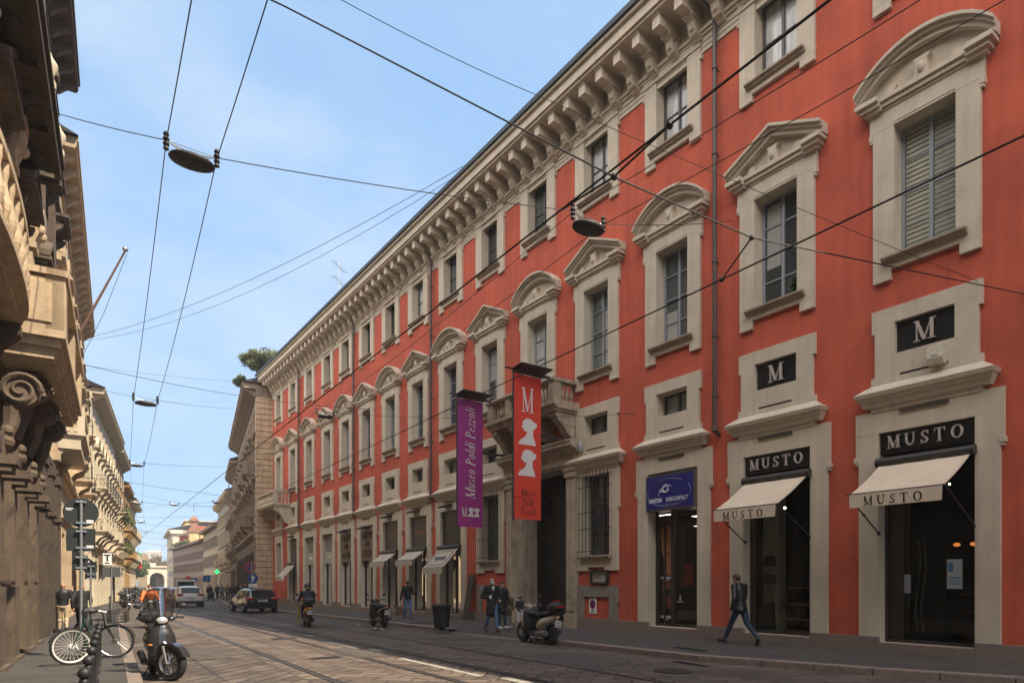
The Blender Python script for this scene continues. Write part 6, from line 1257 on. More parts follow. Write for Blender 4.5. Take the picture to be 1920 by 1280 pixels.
# ---- bicycles ----
def bicycle(label,pos,rz,frame,tyre,lean=0,steer=0,basket=False,group=None,rimf=None):
    t=empty('bicycle',pos,rz,label,'bicycle',group); t.rotation_euler=(0,lean,rz); r=.34
    wo=wheel(t,'rear_wheel',(0,-.53,r),r,.04,RUBBER,METAL,24,.012,.02,False,.0022)
    # steered front assembly
    fe=[]; S=Matrix.Translation((0,.40,0))@Matrix.Rotation(steer,4,'Z')@Matrix.Translation((0,-.40,0))
    w=wheel(t,'front_wheel',(0,0,0),r,.04,tyre,rimf or METAL,24,.028 if rimf else .012,.022,False,.003); c=S@Vector((0,.53,r)); w.location=c; w.rotation_euler=(0,0,steer)
    b=MB(); b.tube([(0,-.53,r),(0,-.08,.28)],.010,6); b.tube([(0,-.53,r),(0,-.14,.80)],.009,6); b.tube([(0,-.08,.28),(0,-.17,.92)],.014,8); b.tube([(0,-.08,.28),(0,.36,.66)],.016,8); b.tube([(0,-.14,.76),(0,.33,.78)],.013,8); b.tube([(0,.36,.60),(0,.31,.90)],.017,8); b.obj('frame',frame,t,smooth=True)
    b=MB(); b.m=S
    for s in (-1,1): b.tube([(s*.04,.53,r),(s*.04,.42,.60),(0,.40,.66)],.010,6)
    b.tube([(0,.36,.85),(0,.32,.98)],.012,6); b.m=None; b.obj('fork',frame,t)
    b=MB(); b.m=S; b.tube([(-.28,.12,1.0),(-.27,.24,1.02),(-.06,.34,.99),(.06,.34,.99),(.27,.24,1.02),(.28,.12,1.0)],.011,6); b.m=None; b.obj('handlebar',METAL,t)
    b=MB(); b.ball((0,-.19,.96),(.075,.13,.035),12,6); b.ball((0,-.26,.965),(.10,.07,.04),10,6); b.obj('saddle',BLKC,t,smooth=True)
    b=MB(); b.lathe([(.09,-.004),(.09,.004)],(.05,-.08,.28),18,'x'); b.tube([(.06,-.08,.28),(.09,.06,.20)],.009,5); b.tube([(-.06,-.08,.28),(-.09,-.22,.36)],.009,5); b.box(.07,.15,.03,.09,.185,.205); b.box(-.15,-.07,-.25,-.19,.355,.375); b.obj('crank_and_pedals',IRON,t)
    for cy,S2 in ((-.53,None),(.53,S)):
        b=MB(); b.m=S2
        for k in range(10):
            a,a2=R(20+k*15),R(35+k*15); q=r+.02
            if cy>0: a,a2=R(10+k*14),R(24+k*14)
            b.add([(-.028,cy+q*math.cos(a),r+q*math.sin(a)),(.028,cy+q*math.cos(a),r+q*math.sin(a)),(.028,cy+q*math.cos(a2),r+q*math.sin(a2)),(-.028,cy+q*math.cos(a2),r+q*math.sin(a2))],[(0,1,2,3)])
        b.m=None; b.obj('mudguard',IRON,t)
    if basket:
        b=MB(); b.m=S
        for k in range(5): z=.72+.06*k; w=.13+.012*k; b.tube([(-w,.46,z),(w,.46,z),(w,.76,z),(-w,.76,z),(-w,.46,z)],.006,4)
        for k in range(7):
            x=-.13+.043*k
            for yy in (.46,.76): b.tube([(x,yy,.72),(x*1.35,yy,.96)],.005,4)
        for k in range(6):
            yy=.46+.06*k
            for s in (-1,1): b.tube([(s*.13,yy,.72),(s*.178,yy,.96)],.005,4)
        b.box(-.13,.13,.46,.76,.715,.722); b.m=None; b.obj('basket',IRON,t)
        b=MB(); b.m=S; b.ball((0,.62,.66),(.035,.03,.035),10,6); b.m=None; b.obj('front_lamp',CHROME,t,smooth=True)
    return t
bp=gnd(145,1250,.12); bicycle('green bicycle with white-walled wheel leaning by the road signpost',bp+Vector((.13,.85,0)),R(165),mat('green_frame',(.012,.055,.04),.4,coat=.4),RUBBER,lean=R(-4),steer=R(-58),rimf=mat('white_wall',(.62,.60,.56),.6))
bp=gnd(211,1247,.0)+Vector((0,0,.0)); bp.z=gz(bp.y,.12)
bicycle('dark bicycle with front basket leaning on the bollard railing',bp+Vector((-.20,.72,0)),R(-156),mat('black_frame',(.02,.02,.022),.4),RUBBER,lean=R(4),steer=R(46),basket=True)
# ================= cars =================
CGL=mat('car_glass',(.008,.009,.011),.12,spec=.4); TAIL=mat('car_tail_lens',(.30,.015,.012),.2); PLATE=mat('car_plate',(.55,.57,.6),.4)
def car(label,pos,rz,paint,L_=4.3,W_=1.8,Hh=1.48,kind='hatch',group=None,detail=True,clad=False):
    t=empty('car',pos,rz,label,'car',group); h=L_/2; w=W_/2
    # stations from tail to nose: y, zbottom, zshoulder, zroof, w_body, w_roof
    if kind=='hatch': ST=[(-h,.42,.86,.9,.80,.55),(-h+.08,.30,.92,1.02,.93,.66),(-h+.35,.26,.95,Hh-.10,.98,.72),(-h+.75,.24,.96,Hh,1,.74),(-.2,.22,.94,Hh+.01,1,.76),(.45,.22,.92,Hh-.05,1,.74),(1.05,.24,.90,1.03,.99,.70),(h-.45,.26,.86,.90,.97,.62),(h-.12,.30,.72,.76,.90,.55),(h,.38,.58,.6,.78,.45)]
    else: ST=[(-h,.48,.95,.98,.84,.6),(-h+.07,.36,1.02,1.12,.95,.70),(-h+.30,.32,1.04,Hh-.08,.99,.76),(-h+.7,.30,1.04,Hh,1,.78),(-.2,.28,1.02,Hh+.01,1,.79),(.45,.28,1.0,Hh-.04,1,.77),(1.05,.30,.98,1.12,.99,.72),(h-.4,.32,.94,.98,.97,.65),(h-.1,.36,.8,.84,.92,.58),(h,.44,.66,.68,.82,.5)]
    def sec(s):
        y,zb,zs,zr,wb,wr=s; wb*=w;wr*=w; return [(wb*.86,zb),(wb*.97,zb+.12),(wb,(zb+zs)/2),(wb*.965,zs),(wr+(wb*.93-wr)*.10,zs+(zr-zs)*.88),(wr*.8,zr-.005),(wr*.35,zr+.02)]
    b=MB(); vs=[]; n=14
    for s in ST: q=sec(s); ring=[(x,s[0],z) for x,z in q]+[(-x,s[0],z) for x,z in reversed(q)]; vs+=ring
    fs=[]
    for i in range(len(ST)-1):
        for k in range(n): fs.append((i*n+k,i*n+(k+1)%n,(i+1)*n+(k+1)%n,(i+1)*n+k))
    fs+=[tuple(range(n)),tuple(range((len(ST)-1)*n,len(ST)*n))]
    b.add(vs,fs); me=b.mesh('body',paint,True); o=bpy.data.objects.new('tmp',me); COL.objects.link(o); m_=o.modifiers.new('s','SUBSURF'); m_.levels=2; m_.render_levels=2
    out=bpy.data.meshes.new_from_object(o.evaluated_get(bpy.context.evaluated_depsgraph_get())); bpy.data.objects.remove(o); out.name='body'
    for p in out.polygons: p.use_smooth=True
    link('body',out,t)
    def patch(i,j,k0,f0,k1,f1,e=.012,sg=1,fi=0,fj=0):
        def P(s,k,f):
            a=sec(ST[s]); p=a[k]; q=a[k+1]; return Vector((sg*(p[0]+(q[0]-p[0])*f+e),ST[s][0],p[1]+(q[1]-p[1])*f))
        A_=[P(i,k0,f0),P(j,k0,f0),P(j,k1,f1),P(i,k1,f1)]
        if fi: A_[0]=A_[0].lerp(A_[1],fi); A_[3]=A_[3].lerp(A_[2],fi)
        if fj: A_[1]=A_[1].lerp(A_[0],fj); A_[2]=A_[2].lerp(A_[3],fj)
        return A_
    for sg in (-1,1):
        for i,j in ((2,3),(3,4),(4,5)):
            b=MB(); A_=patch(i,j,3,.10,3,.84,.018,sg,.06,.06); b.add(A_,[(0,1,2,3)]); b.obj('side_window',CGL,t)
        b=MB(); A_=patch(5,6,3,.12,3,.80,.018,sg,.05,.35); b.add(A_,[(0,1,2,3)]); b.obj('side_window',CGL,t)
    s1,s2=sec(ST[1]),sec(ST[2]); 
    b=MB(); zt=ST[2][3]-.03; zb_=ST[1][3]-.04; b.add([(-s1[4][0]*.92,ST[1][0]-.035,zb_),(s1[4][0]*.92,ST[1][0]-.035,zb_),(s2[4][0]*.84,ST[2][0]-.07,zt),(-s2[4][0]*.84,ST[2][0]-.07,zt)],[(0,1,2,3)]); b.obj('rear_window',CGL,t)
    s5,s6=sec(ST[5]),sec(ST[6]); b=MB(); b.add([(-s6[4][0]*.95,ST[6][0]+.03,ST[6][3]+.02),(s6[4][0]*.95,ST[6][0]+.03,ST[6][3]+.02),(s5[4][0]*.9,ST[5][0]+.06,ST[5][3]-.0),(-s5[4][0]*.9,ST[5][0]+.06,ST[5][3]-.0)],[(0,1,2,3)]); b.obj('windscreen',CGL,t)
    for y in (-h+.82,h-.85):
        for sg in (-1,1):
            wo=wheel(t,'wheel',(sg*(w-.10),y,.32),.32,.2,RUBBER,METAL,10 if detail else 0,.05,.10,False,.02)
            b=MB(); b.lathe([(.36,-.02),(.38,.0),(.38,.02)],(sg*(w-.015),y,.33),20,'x',False); b.obj('wheel_arch',MAT_DKPL,t)
    for sg in (-1,1):
        b=MB(); b.ball((sg*w*.74,-h+.03,.86 if kind=='hatch' else .98),(.24,.09,.10),12,6); b.obj('tail_light',TAIL,t,smooth=True)
        b=MB(); b.ball((sg*w*.7,h-.12,.68),(.17,.09,.06),12,6); b.obj('headlight',MATS['headlight_lens'],t,smooth=True)
        b=MB(); b.ball((sg*(w+.08),.75,.98),(.09,.06,.065),10,6); b.obj('wing_mirror',paint,t,smooth=True)
    b=MB(); b.box(-.26,.26,-h-.035,-h+.03,.70,.81); o=b.obj('number_plate',PLATE,t)
    b=MB(); 
    for k in range(7): b.box(-.20+k*.058,-.165+k*.058,-h-.038,-h-.034,.73,.785)
    b.obj('characters',BLACK,o)
    b=MB(); b.box(-w*.82,w*.82,-h-.03,-h+.2,.30,.50 if clad else .40); b.obj('lower_bumper',MAT_DKPL,t)
    return t
BMWP=mat('midnight_blue_paint',(.012,.014,.035),.18,metal=.2,coat=1); WHP=mat('white_car_paint',(.62,.60,.57),.25,coat=.7); SILP=mat('silver_car_paint',(.32,.33,.34),.28,metal=.5,coat=.5); DKP=mat('dark_car_paint',(.03,.032,.036),.22,coat=.8); REDC=mat('red_car_paint',(.25,.02,.02),.25,coat=.7)
a_=gnd(488,1150); car('dark blue hatchback parked at the right kerb before the quoined building',gnd(511,1149)+Vector((-.55,2.25,0)),R(1),BMWP,4.4,1.82,1.46)
p=gnd(363,1138); car('white compact car with black lower bumper driving away on the tram lane',Vector((p.x-.1,p.y+2,gz(p.y+2))),R(-3),WHP,4.2,1.85,1.62,'suv',clad=True)
p=gnd(343,1131); car('silver-white car just ahead and left of the white compact one',Vector((p.x-.2,p.y+2,gz(p.y+2))),R(-4),WHP,4.3,1.8,1.50,'hatch',detail=False)
for x,y,m,lab,k in [(318,1122,DKP,'small dark car left of the white van, far down the street','hatch'),(305,1119,SILP,'silver car farther left in the distant traffic','hatch'),(297,1117,DKP,'dark car at the distant crossing before the gate','suv'),(331,1120,WHP,'distant white car between the dark car and the white van','hatch'),(288,1115,REDC,'tiny reddish car farthest down the street','hatch')]:
    p=gnd(x,y); car(lab,p,R(-8),m,4.2,1.78,1.5,k,detail=False,group='distant cars in the street')
p=gnd(342,1124); t=empty('van',p+Vector((.8,3,0)),R(-8),'white box van ahead of the two white cars','van'); b=MB(); b.box(-1.0,1.0,-2.2,1.2,.5,2.45); b.prism([(1.2,.5),(2.5,.5),(2.5,1.2),(1.9,2.0),(1.2,2.3)],0,-.98,.98); b.obj('body',WHP,t); b=MB(); b.box(-.85,.85,-2.23,-2.2,1.4,2.2); b.obj('rear_window',CGL,t)
for sy in (-1.5,1.6):
    for sg in (-1,1): wheel(t,'wheel',(sg*.9,sy,.34),.34,.2,RUBBER,METAL,0,.05,.1)
# ================= street furniture =================
LMP=mat('lamp_housing',(.02,.02,.022),.5); LENSM=mat('lamp_lens',(.16,.15,.13),.3)
LAMPS={}
def lampthing(key,p,rz,label):
    t=empty('street_lamp',p,rz,label,'street lamp','street lamps hung on wires over the street')
    if LAMPS: 
        for c in LAMPS['proto'].children: copytree(c,t)
    else:
        LAMPS['proto']=t
        b=MB(); n=24; pf=[(.001,.10),(.10,.10),(.20,.075),(.285,.03),(.30,.0),(.285,-.03),(.2,-.05),(.001,-.055)]; b.lathe(pf,(0,0,0),n); b.v=[(x*1.12,y*.8,z) for x,y,z in b.v]; b.obj('housing',LMP,t,smooth=True)
        b=MB(); b.lathe([(.001,-.060),(.15,-.060),(.17,-.05)],(0,0,0),n); b.v=[(x*1.1,y*.8,z) for x,y,z in b.v]; b.obj('lens',LMP,t)
        b=MB(); b.tube([(-.34,0,.20),(-.2,0,.13),(0,0,.10),(.2,0,.13),(.34,0,.20)],.012,6); b.tube([(-.34,0,.2),(.34,0,.2)],.006,5); b.obj('hanger',METAL,t)
        for s in (-1,1): b=MB(); b.lathe([(.02,-.14),(.045,-.12),(.03,-.08),(.05,-.04),(.03,0),(.05,.04),(.03,.08),(.045,.12),(.02,.16)],(s*.36,0,.18),10); b.obj('insulator',IRON,t,smooth=True)
    LAMPS[key]=p
    return t
lampthing('n',Vector((1.1,-4,8.3)),0,'street lamp hung over the street behind the viewpoint')
lampthing('a',ray(360,303,11),0,'largest street lamp, hanging against the sky at upper left')
lampthing('b',ray(1103,428,12.5),0,'street lamp hanging in front of the red palazzo attic wall')
lampthing('c',ray(273,757,24),0,'second lamp of the left row, below the largest against the sky')
lampthing('d',ray(257,873,41),0,'third lamp of the left row, high above the bow-fronted houses')
lampthing('e',ray(258,944,64),0,'fourth lamp of the left row')
lampthing('f',ray(327,947,66),0,'small lamp hanging mid-street against the sky between the rows')
lampthing('g',ray(610,781,29),0,'lamp before the round pediment at the far part of the palazzo')
lampthing('h',ray(265,979,88),0,'fifth lamp of the left row'); lampthing('i',ray(271,998,118),0,'tiny lamp lowest in the left row')
lampthing('j',ray(406,943,70),0,'small lamp beside the grey building eave'); lampthing('k',Vector((8.6,-8,8.3)),0,'street lamp on the right side behind the viewpoint')
WIREM=mat('wire_steel',(.018,.017,.017),.6)
def wire(label,pts,r=.012,sag=0,group=None,extra=()):
    P=[Vector(p) for p in pts]; Q=[]
    for a,c in zip(P,P[1:]):
        n=12
        for k in range(n): f=k/n; q=a.lerp(c,f); q.z-=sag*4*f*(1-f); Q.append(q)
    Q.append(P[-1]); o=P[0]; b=MB(); b.tube([q-o for q in Q],r,5)
    for e in extra: e=Vector(e)-o; b.ball(e,r*3.2,8,6)
    w=b.obj('overhead_wire',WIREM,None,o,smooth=True); return setp(w,label,'wire',group)
A0=lambda y:RLX(y,4.16); B0=lambda y:RLX(y,6.83)
CY=[-12,-4,2,5,10,16,25,40,55,70,85,100,120,140,170,210]
wire('upper thick tram contact wire running past the attic windows',[(A0(y),y,5.60) for y in CY],.011)
wire('lower thick tram contact wire crossing the rightmost tall windows',[(B0(y),y,5.60) for y in CY],.011)
pa,pb_=Vector((A0(4.98),4.98,5.52)),Vector((B0(5.4),5.4,5.95)); pw=atX(1920,551,GA)
wire('dark span wire from upper left crossing both tram wires to the palazzo wall',[(-1.1,12.6,11.5),(2.07,8,8.0),pa,pb_,pw],.010,0,None,[pa,pb_])
for n_,a_,c_,d_ in (('left',pa,Vector((A0(4.2),4.2,5.6)),Vector((A0(5.9),5.9,5.6))),('right',pb_,Vector((B0(5.9),5.9,5.6)),None)):
    w=wire('hanger struts joining the span wire to the '+('upper' if n_=='left' else 'lower')+' contact wire',[c_,a_]+([d_] if d_ else []),.011,0,None,[c_,a_])
wire('thin guy wire from the sky down to the wall above the rightmost window',[atY(640,0,9.5),atY(1010,180,9.0),atX(1840,530,GA)],.006,.05)
la,lb=LAMPS['a'],LAMPS['b']
up=Vector((0,0,.2))
wire('cross cable carrying the two nearest street lamps',[wposL(.05,18.6,11.7),la+up+Vector((-.36,0,0)),la+up+Vector((.36,0,0)),lb+up+Vector((-.36,0,0)),lb+up+Vector((.36,0,0)),atX(1374,414,GA)],.008,.06)
for side,dx in (('left',-.36),('right',.36)):
    wire('lengthwise lamp wire of the left lamp row, %s strand'%side,[LAMPS[k]+Vector((dx,0,.18)) for k in ('n','a','c','d','e','h','i')],.008,.22)
    wire('lengthwise lamp wire of the right lamp row, %s strand'%side,[LAMPS[k]+Vector((dx,0,.18)) for k in ('k','b','g','j')],.007,.22)
wall_R=lambda x,y,d=0:atX(x,y,GA-d)
for k,(lab,pts,r,sg) in enumerate([
 ('upper of two wires rising from the cream building to the palazzo eave',[atY(163,633,59),wall_R(868,312,1.15)],.012,.9),
 ('lower of two wires rising from the cream building to the palazzo eave',[atY(163,638,59),wall_R(868,322,1.15)],.010,1.3),
 ('thick span wire from the flagpole bracket to the far palazzo wall',[atY(150,682,45),atY(445,741,52),wall_R(700,768)],.016,.1),
 ('thin wire just above the thick span wire on the left',[atY(150,684,45),atY(440,715,62)],.008,.1),
 ('wire carrying the second lamp of the left row',[atY(178,724,62),LAMPS['c']+up,atY(440,765,62)],.008,.1),
 ('wire from the far lamp to the wall by the portal balcony',[LAMPS['g']+up,wall_R(1190,775)],.008,.2),
 ('higher wire ending on the wall right of the balcony',[atY(690,772,40),wall_R(1190,747)],.006,.3),
 ('wire carrying the third lamp of the left row',[atY(225,868,95),LAMPS['d']+up,atY(432,874,66)],.010,.1),
 ('span wire under the third lamp, from left row to right row',[atY(240,903,100),atY(385,924,90),atY(410,927,90)],.022,.1),
 ('thin wire between the third and fourth lamps',[atY(245,922,105),atY(350,945,95),atY(425,948,80)],.014,.1),
 ('wire carrying the fourth lamp of the left row',[atY(248,942,100),LAMPS['e']+up,atY(402,950,95)],.014,.1),
 ('wire through the small mid-street lamp',[atY(250,955,105),LAMPS['f']+up,LAMPS['j']+up,atY(425,940,80)],.012,.1),
 ('distant wire above the fifth lamp',[atY(250,968,110),atY(382,966,110)],.016,.2),('distant wire at the level of the turret top',[atY(250,978,120),atY(318,986,130),atY(362,985,120)],.018,.1),
 ('distant wire below the turret top',[atY(250,990,120),atY(330,1003,140)],.018,.1),('lowest distant wire before the apartment block',[atY(252,1003,120),atY(305,1010,160)],.02,.1),('wire rising to the left from the lowest lamp',[atY(252,1015,120),atY(322,1022,170)],.02,.1)]):
    wire(lab,pts,r,sg)
# ---- railing with ball-topped posts ----
def fenceline(s): y=6.2+s; return Vector((.19+.0648*(y-6.2)+.0,y,gz(y,.12)))
t0=fenceline(0)
FT=empty('bollard_railing',t0,-math.atan(.0648),'dark iron railing of ball-topped posts along the left kerb','railing')
b=MB(); b.lathe([(.034,0),(.034,.05),(.024,.07),(.024,.56),(.036,.58),(.036,.61),(.02,.63)],(0,0,0),12); pm=b.mesh('post',IRON,True); b=MB(); b.ball((0,0,.675),.052,16,10); bmh=b.mesh('ball',IRON,True)
for k in range(9):
    o=link('post',pm,FT,(0,k*1.22,0)); link('ball',bmh,o)
    if k<8:
        b=MB(); 
        for z in (.16,.48): b.box(-.010,.010,k*1.22+.03,k*1.22+1.19,z-.01,z+.01)
        for j in range(9): y=k*1.22+.12+j*.122; b.tube([(0,y,.16),(0,y,.48)],.006,5)
        b.obj('bar_panel',IRON,FT)
fl_=gnd(205,1165,.12); t=empty('kerb_barrier',fl_,R(-4),'dark metal barrier farther along the left kerb, seen edge-on','barrier'); b=MB()
for k in range(14): b.box(-.012,.012,k*.3-.01,k*.3+.01,0,1.0)
b.box(-.02,.02,-.05,4.0,.96,1.02); b.box(-.015,.015,-.05,4.0,.1,.14); b.obj('bars',IRON,t)
# ---- signposts ----
SBK=mat('sign_back_grey',(.018,.022,.022),.5); STK=mat('sticker_white',(.6,.6,.58),.6)
def signpost(label,x,ytop,Z,base,parts,cat='road sign',r=.03,group=None):
    u=(x-CX)/F; p=ray(x,HY,Z); p.z=gz(p.y,base); t=empty('road_sign',p,0,label,cat,group)
    zt=H+(HY-ytop)*Z/F-p.z; b=MB(); b.tube([(0,0,0),(0,0,zt)],r,10); b.obj('post',GALV,t,smooth=True)
    for kind,dx,y,w,h,m,txt in parts:
        z=H+(HY-y)*Z/F-p.z; 
        b=MB()
        if kind=='disc': b.lathe([(w/2,-.008),(w/2,.008)],(dx,.05,z),32,'y')
        else: b.box(dx-w/2,dx+w/2,.042,.058,z-h/2,z+h/2)
        o=b.obj('sign_plate',m,t)
        if m is SBK:
            q=MB(); 
            for zz in (z+h*.36,z-h*.36): q.box(-.09,.09,-.034,.036,zz-.018,zz+.018)
            q.obj('clamp',METAL,o)
            if w>.4: q=MB(); q.box(dx+.09,dx+.21,.038,.0415,z-h*.36,z-h*.24); q.obj('sticker',STK,o)
    return t
t=signpost('tall grey post with the dark backs of a round and two square signs, left pavement',152,937,13.9,.12,[('disc',0,960,.60,.60,SBK,0),('box',0,1011,.485,.47,SBK,0),('box',-.02,1054,.26,.30,SBK,0)])
b=MB(); 
for dx,z,w in ((-.19,.075,.13),(-.20,.045,.09)): b.box(dx-w/2,dx+w/2,.036,.041,z-.01+H+(HY-960)*13.9/F-t.location.z,z+.01+H+(HY-960)*13.9/F-t.location.z)
b.obj('small_print',STK,t)
signpost('farther post with small round and square sign backs, left pavement',170,1060,19,.12,[('disc',0,1068,.30,.3,SBK,0),('box',0,1080,.26,.14,SBK,0)],r=.025)
signpost('grey square sign back on a post between the tobacconist and the parked motorcycles',209,1063,34,.12,[('box',0,1072,.75,.5,mat('sign_back_mid',(.06,.07,.07),.5),0)])
# no parking and arrow signs on the right
Z=44.; t=signpost('post with a no-parking disc above a round blue arrow sign by the quoined corner',472,1052,Z,.12,[('disc',-.1,1062,.62,.6,SRED,0),('disc',.08,1084,.62,.6,SBLUE,0),('box',.08,1097,.5,.22,WHITE,0)])
zf=lambda y:H+(HY-y)*Z/F-t.location.z
b=MB(); b.lathe([(.23,-.003),(.23,.003)],(-.1,.036,zf(1062)),28,'y'); b.obj('blue_field',SBLUE,t); b=MB(); z=zf(1062); b.prism([(-.1-.19,z+.14),(-.1-.14,z+.19),(-.1+.19,z-.14),(-.1+.14,z-.19)],1,.026,.031); b.obj('red_bar',SRED,t)
b=MB(); z=zf(1084); b.prism([(.04,z-.2),(.12,z-.2),(.12,z+.04),(.22,z+.04),(.08,z+.22),(-.06,z+.04),(.04,z+.04)],1,.033,.038); b.obj('white_arrow',WHITE,t)
signpost('blue parking sign on a post far down the right pavement',388,1076,76,.12,[('box',0,1084,.75,.75,mat('parking_blue',(.02,.10,.32),.5),0)])
for x,y,c,lab in ((353,1084,SRED,'small round red-and-white sign far down the right side'),(365,1087,SBLUE,'small round blue sign right of the red-and-white one')):
    signpost(lab,x,y-5,110,.12,[('disc',0,y,.8,.8,c,0)])
# green cross
t=empty('pharmacy_cross',ray(407,1071,72),R(0),'glowing green pharmacy cross on the right row','shop sign'); G_=mat('green_neon',(.02,.8,.2),.4,emit=.7); b=MB(); b.box(-.08,.08,-.08,.08,-.24,.24); b.box(-.24,-.08,-.08,.08,-.08,.08); b.box(.08,.24,-.08,.08,-.08,.08); b.obj('cross',G_,t); b=MB(); b.box(.1,2.0,.1,.16,-.05,.05); b.obj('bracket',IRON,t)
# tobacconist sign
p=ray(201,1047,32); t=empty('tobacconist_sign',p,0,'white projecting sign with a black T on the left row','shop sign'); b=MB(); b.box(-.17,.17,-.05,.05,-.30,.26); b.obj('box',WHITE,t); b=MB(); b.box(-.13,.13,-.056,-.05,.14,.2); b.box(-.035,.035,-.057,-.05,-.12,.14); b.obj('letter',BLACK,t); w=sans('BAR',.10,.003); btext(w,0,-.20,t); w.v=[(x,y-.045,z) for x,y,z in w.v]; w.obj('lettering',BLACK,t); b=MB(); b.box(-.7,.17,-.01,.01,.26,.29); b.obj('bracket',IRON,t)
# black awning on the left row
p=wposL(0,44.5,0); t=empty('shop_awning',p,-R(3.9),'black shop awning with white lettering on the sunlit left row','awning','dark awnings on the left row'); b=MB(); b.add([(0,-1.6,3.5),(1.1,-1.6,2.6),(1.1,1.6,2.6),(0,1.6,3.5),(0,-1.6,3.46),(1.1,-1.6,2.3),(1.1,1.6,2.3),(0,1.6,3.46)],[(0,1,2,3),(1,5,6,2),(0,4,5,1),(3,2,6,7)]); b.obj('canopy',BLKC,t); w=sans('AMBROSIA',.2,.004); w.v=[(x*.5+.55,-1.61,y+2.42+0*z) for x,y,z in w.v]; 
w=sans('AMBROSIA',.16,.004,sx=.8); w.v=[(x+.55,-1.612-z,y+2.66) for x,y,z in w.v]; w.obj('lettering',WHITE,t)
b=MB(); b.add([(.02,-1.6,3.46),(1.1,-1.6,2.6),(1.1,-1.6,2.3),(.02,-1.6,2.3)],[(0,1,2,3)]); b.obj('side_cheek',BLKC,t)
p=rowpt(c3,7.4,6); t=empty('brown_fascia',(p[0],p[1],0),-R(7.4),'brown shop fascia with hanging lamps beside the black awning','shop sign'); b=MB(); b.box(.0,.6,-2.5,2.5,3.0,3.7); b.obj('fascia',mat('brown_fascia_paint',(.16,.10,.06),.6,var=.15,scale=2),t)
p=rowpt(c3,7.4,18); t=empty('shop_awning',(p[0],p[1],0),-R(7.4),'faded slanting awning far down the left pavement','awning','dark awnings on the left row'); b=MB(); b.add([(0,-1.6,3.2),(1.6,-1.6,2.3),(1.6,1.6,2.3),(0,1.6,3.2),(1.6,-1.6,2.2),(1.6,1.6,2.2)],[(0,1,2,3),(1,4,5,2)]); b.obj('canopy',CANV2,t)
# right row awnings/canopies far
for k,(s_,m,lab) in enumerate([(6,mat('dark_red_canvas',(.10,.015,.012),.8),'dark red shop canopy under the green cross'),(13,WHITE,'white shop canopy strip farther along the right row')]):
    p=rowpt(r3,8.8,s_); t=empty('shop_canopy',(p[0],p[1],0),math.pi-R(8.8),lab,'awning'); b=MB(); b.add([(0,-2,3.1),(1.5,-2,2.6),(1.5,2,2.6),(0,2,3.1),(1.5,-2,2.35),(1.5,2,2.35)],[(0,1,2,3),(1,4,5,2)]); b.obj('canopy',m,t); b=MB(); 
    for s in (-1.9,1.9): b.tube([(1.45,s,2.4),(1.45,s,-.2)],.03,6)
    b.obj('support',METAL,t)
# flag
p=ray(258,1052,100); t=empty('tricolour_flag',p,0,'small green, white and red flag over the far left pavement','flag'); b=MB(); b.tube([(-.9,0,-1.2),(.1,0,1.7)],.04,6); b.obj('pole',METAL,t)
for k,c in enumerate(((.01,.25,.05),(.6,.6,.58),(.5,.02,.02))): b=MB(); b.add([(.05+.0*k,.1*k,1.4-k*.75),(.5,.1*k+.15,1.1-k*.75),(.55,.1*k+.1,.35-k*.75),(.02,.1*k,.6-k*.75)],[(0,1,2,3)]); b.obj('stripe',mat('flag_%d'%k,c,.8),t)
# ---- litter bin ----
p=gnd(828,1180,.12); t=empty('litter_bin',p,0,'dark slatted metal litter bin on the right kerb','bin'); b=MB()
for k in range(30):
    a=2*math.pi*k/30; b.add([(.235*math.cos(a-.07),.235*math.sin(a-.07),.1),(.235*math.cos(a+.07),.235*math.sin(a+.07),.1),(.31*math.cos(a+.07),.31*math.sin(a+.07),.78),(.31*math.cos(a-.07),.31*math.sin(a-.07),.78)],[(0,1,2,3)])
b.obj('slats',IRON,t); b=MB(); b.lathe([(.30,.74),(.335,.76),(.335,.82),(.30,.84),(.28,.80)],(0,0,0),28); b.lathe([(.24,.08),(.25,.12)],(0,0,0),28); b.lathe([(.205,.1),(.27,.74)],(0,0,0),24,caps=False); b.obj('rim_and_liner',IRON,t,smooth=True); b=MB(); b.lathe([(.10,0),(.10,.1)],(0,0,0),12); b.lathe([(.24,.0),(.24,.02)],(0,0,0),20); b.obj('foot',IRON,t)
# kerb litter and leaves? small white scraps by the black scooter
for x,y,lb in ((671,1172,'left of'),(703,1178,'just below'),(716,1180,'under the rear wheel of')): b=MB(); b.box(-.05,.05,-.03,.03,0,.02); o=b.obj('paper_scrap',WHITE,None,gnd(x,y)+Vector((0,0,.012))); setp(o,'tiny white paper scrap on the road '+lb+' the black scooter','litter','paper scraps on the road')
b=MB(); b.box(-.02,.02,-.45,.45,0,.03); o=b.obj('drain_grate',IRON,None,gnd(790,1168,.12)+Vector((0,0,.01)),(0,0,R(60))); setp(o,'short dark bar lying on the pavement behind the black scooter','drain cover')
for x,y in ((1290,1217),(1290,1245)): 
    b=MB(); [b.box(-.02+k*.06,.01+k*.06,-.5,.5,0,.012) for k in range(3)]; o=b.obj('drain_grate',IRON,None,gnd(x,y,.12 if y<1230 else 0)+Vector((0,0,.006)),(0,0,R(-8))); setp(o,'dark drain slot in the right '+('pavement' if y<1230 else 'gutter'),'drain cover')
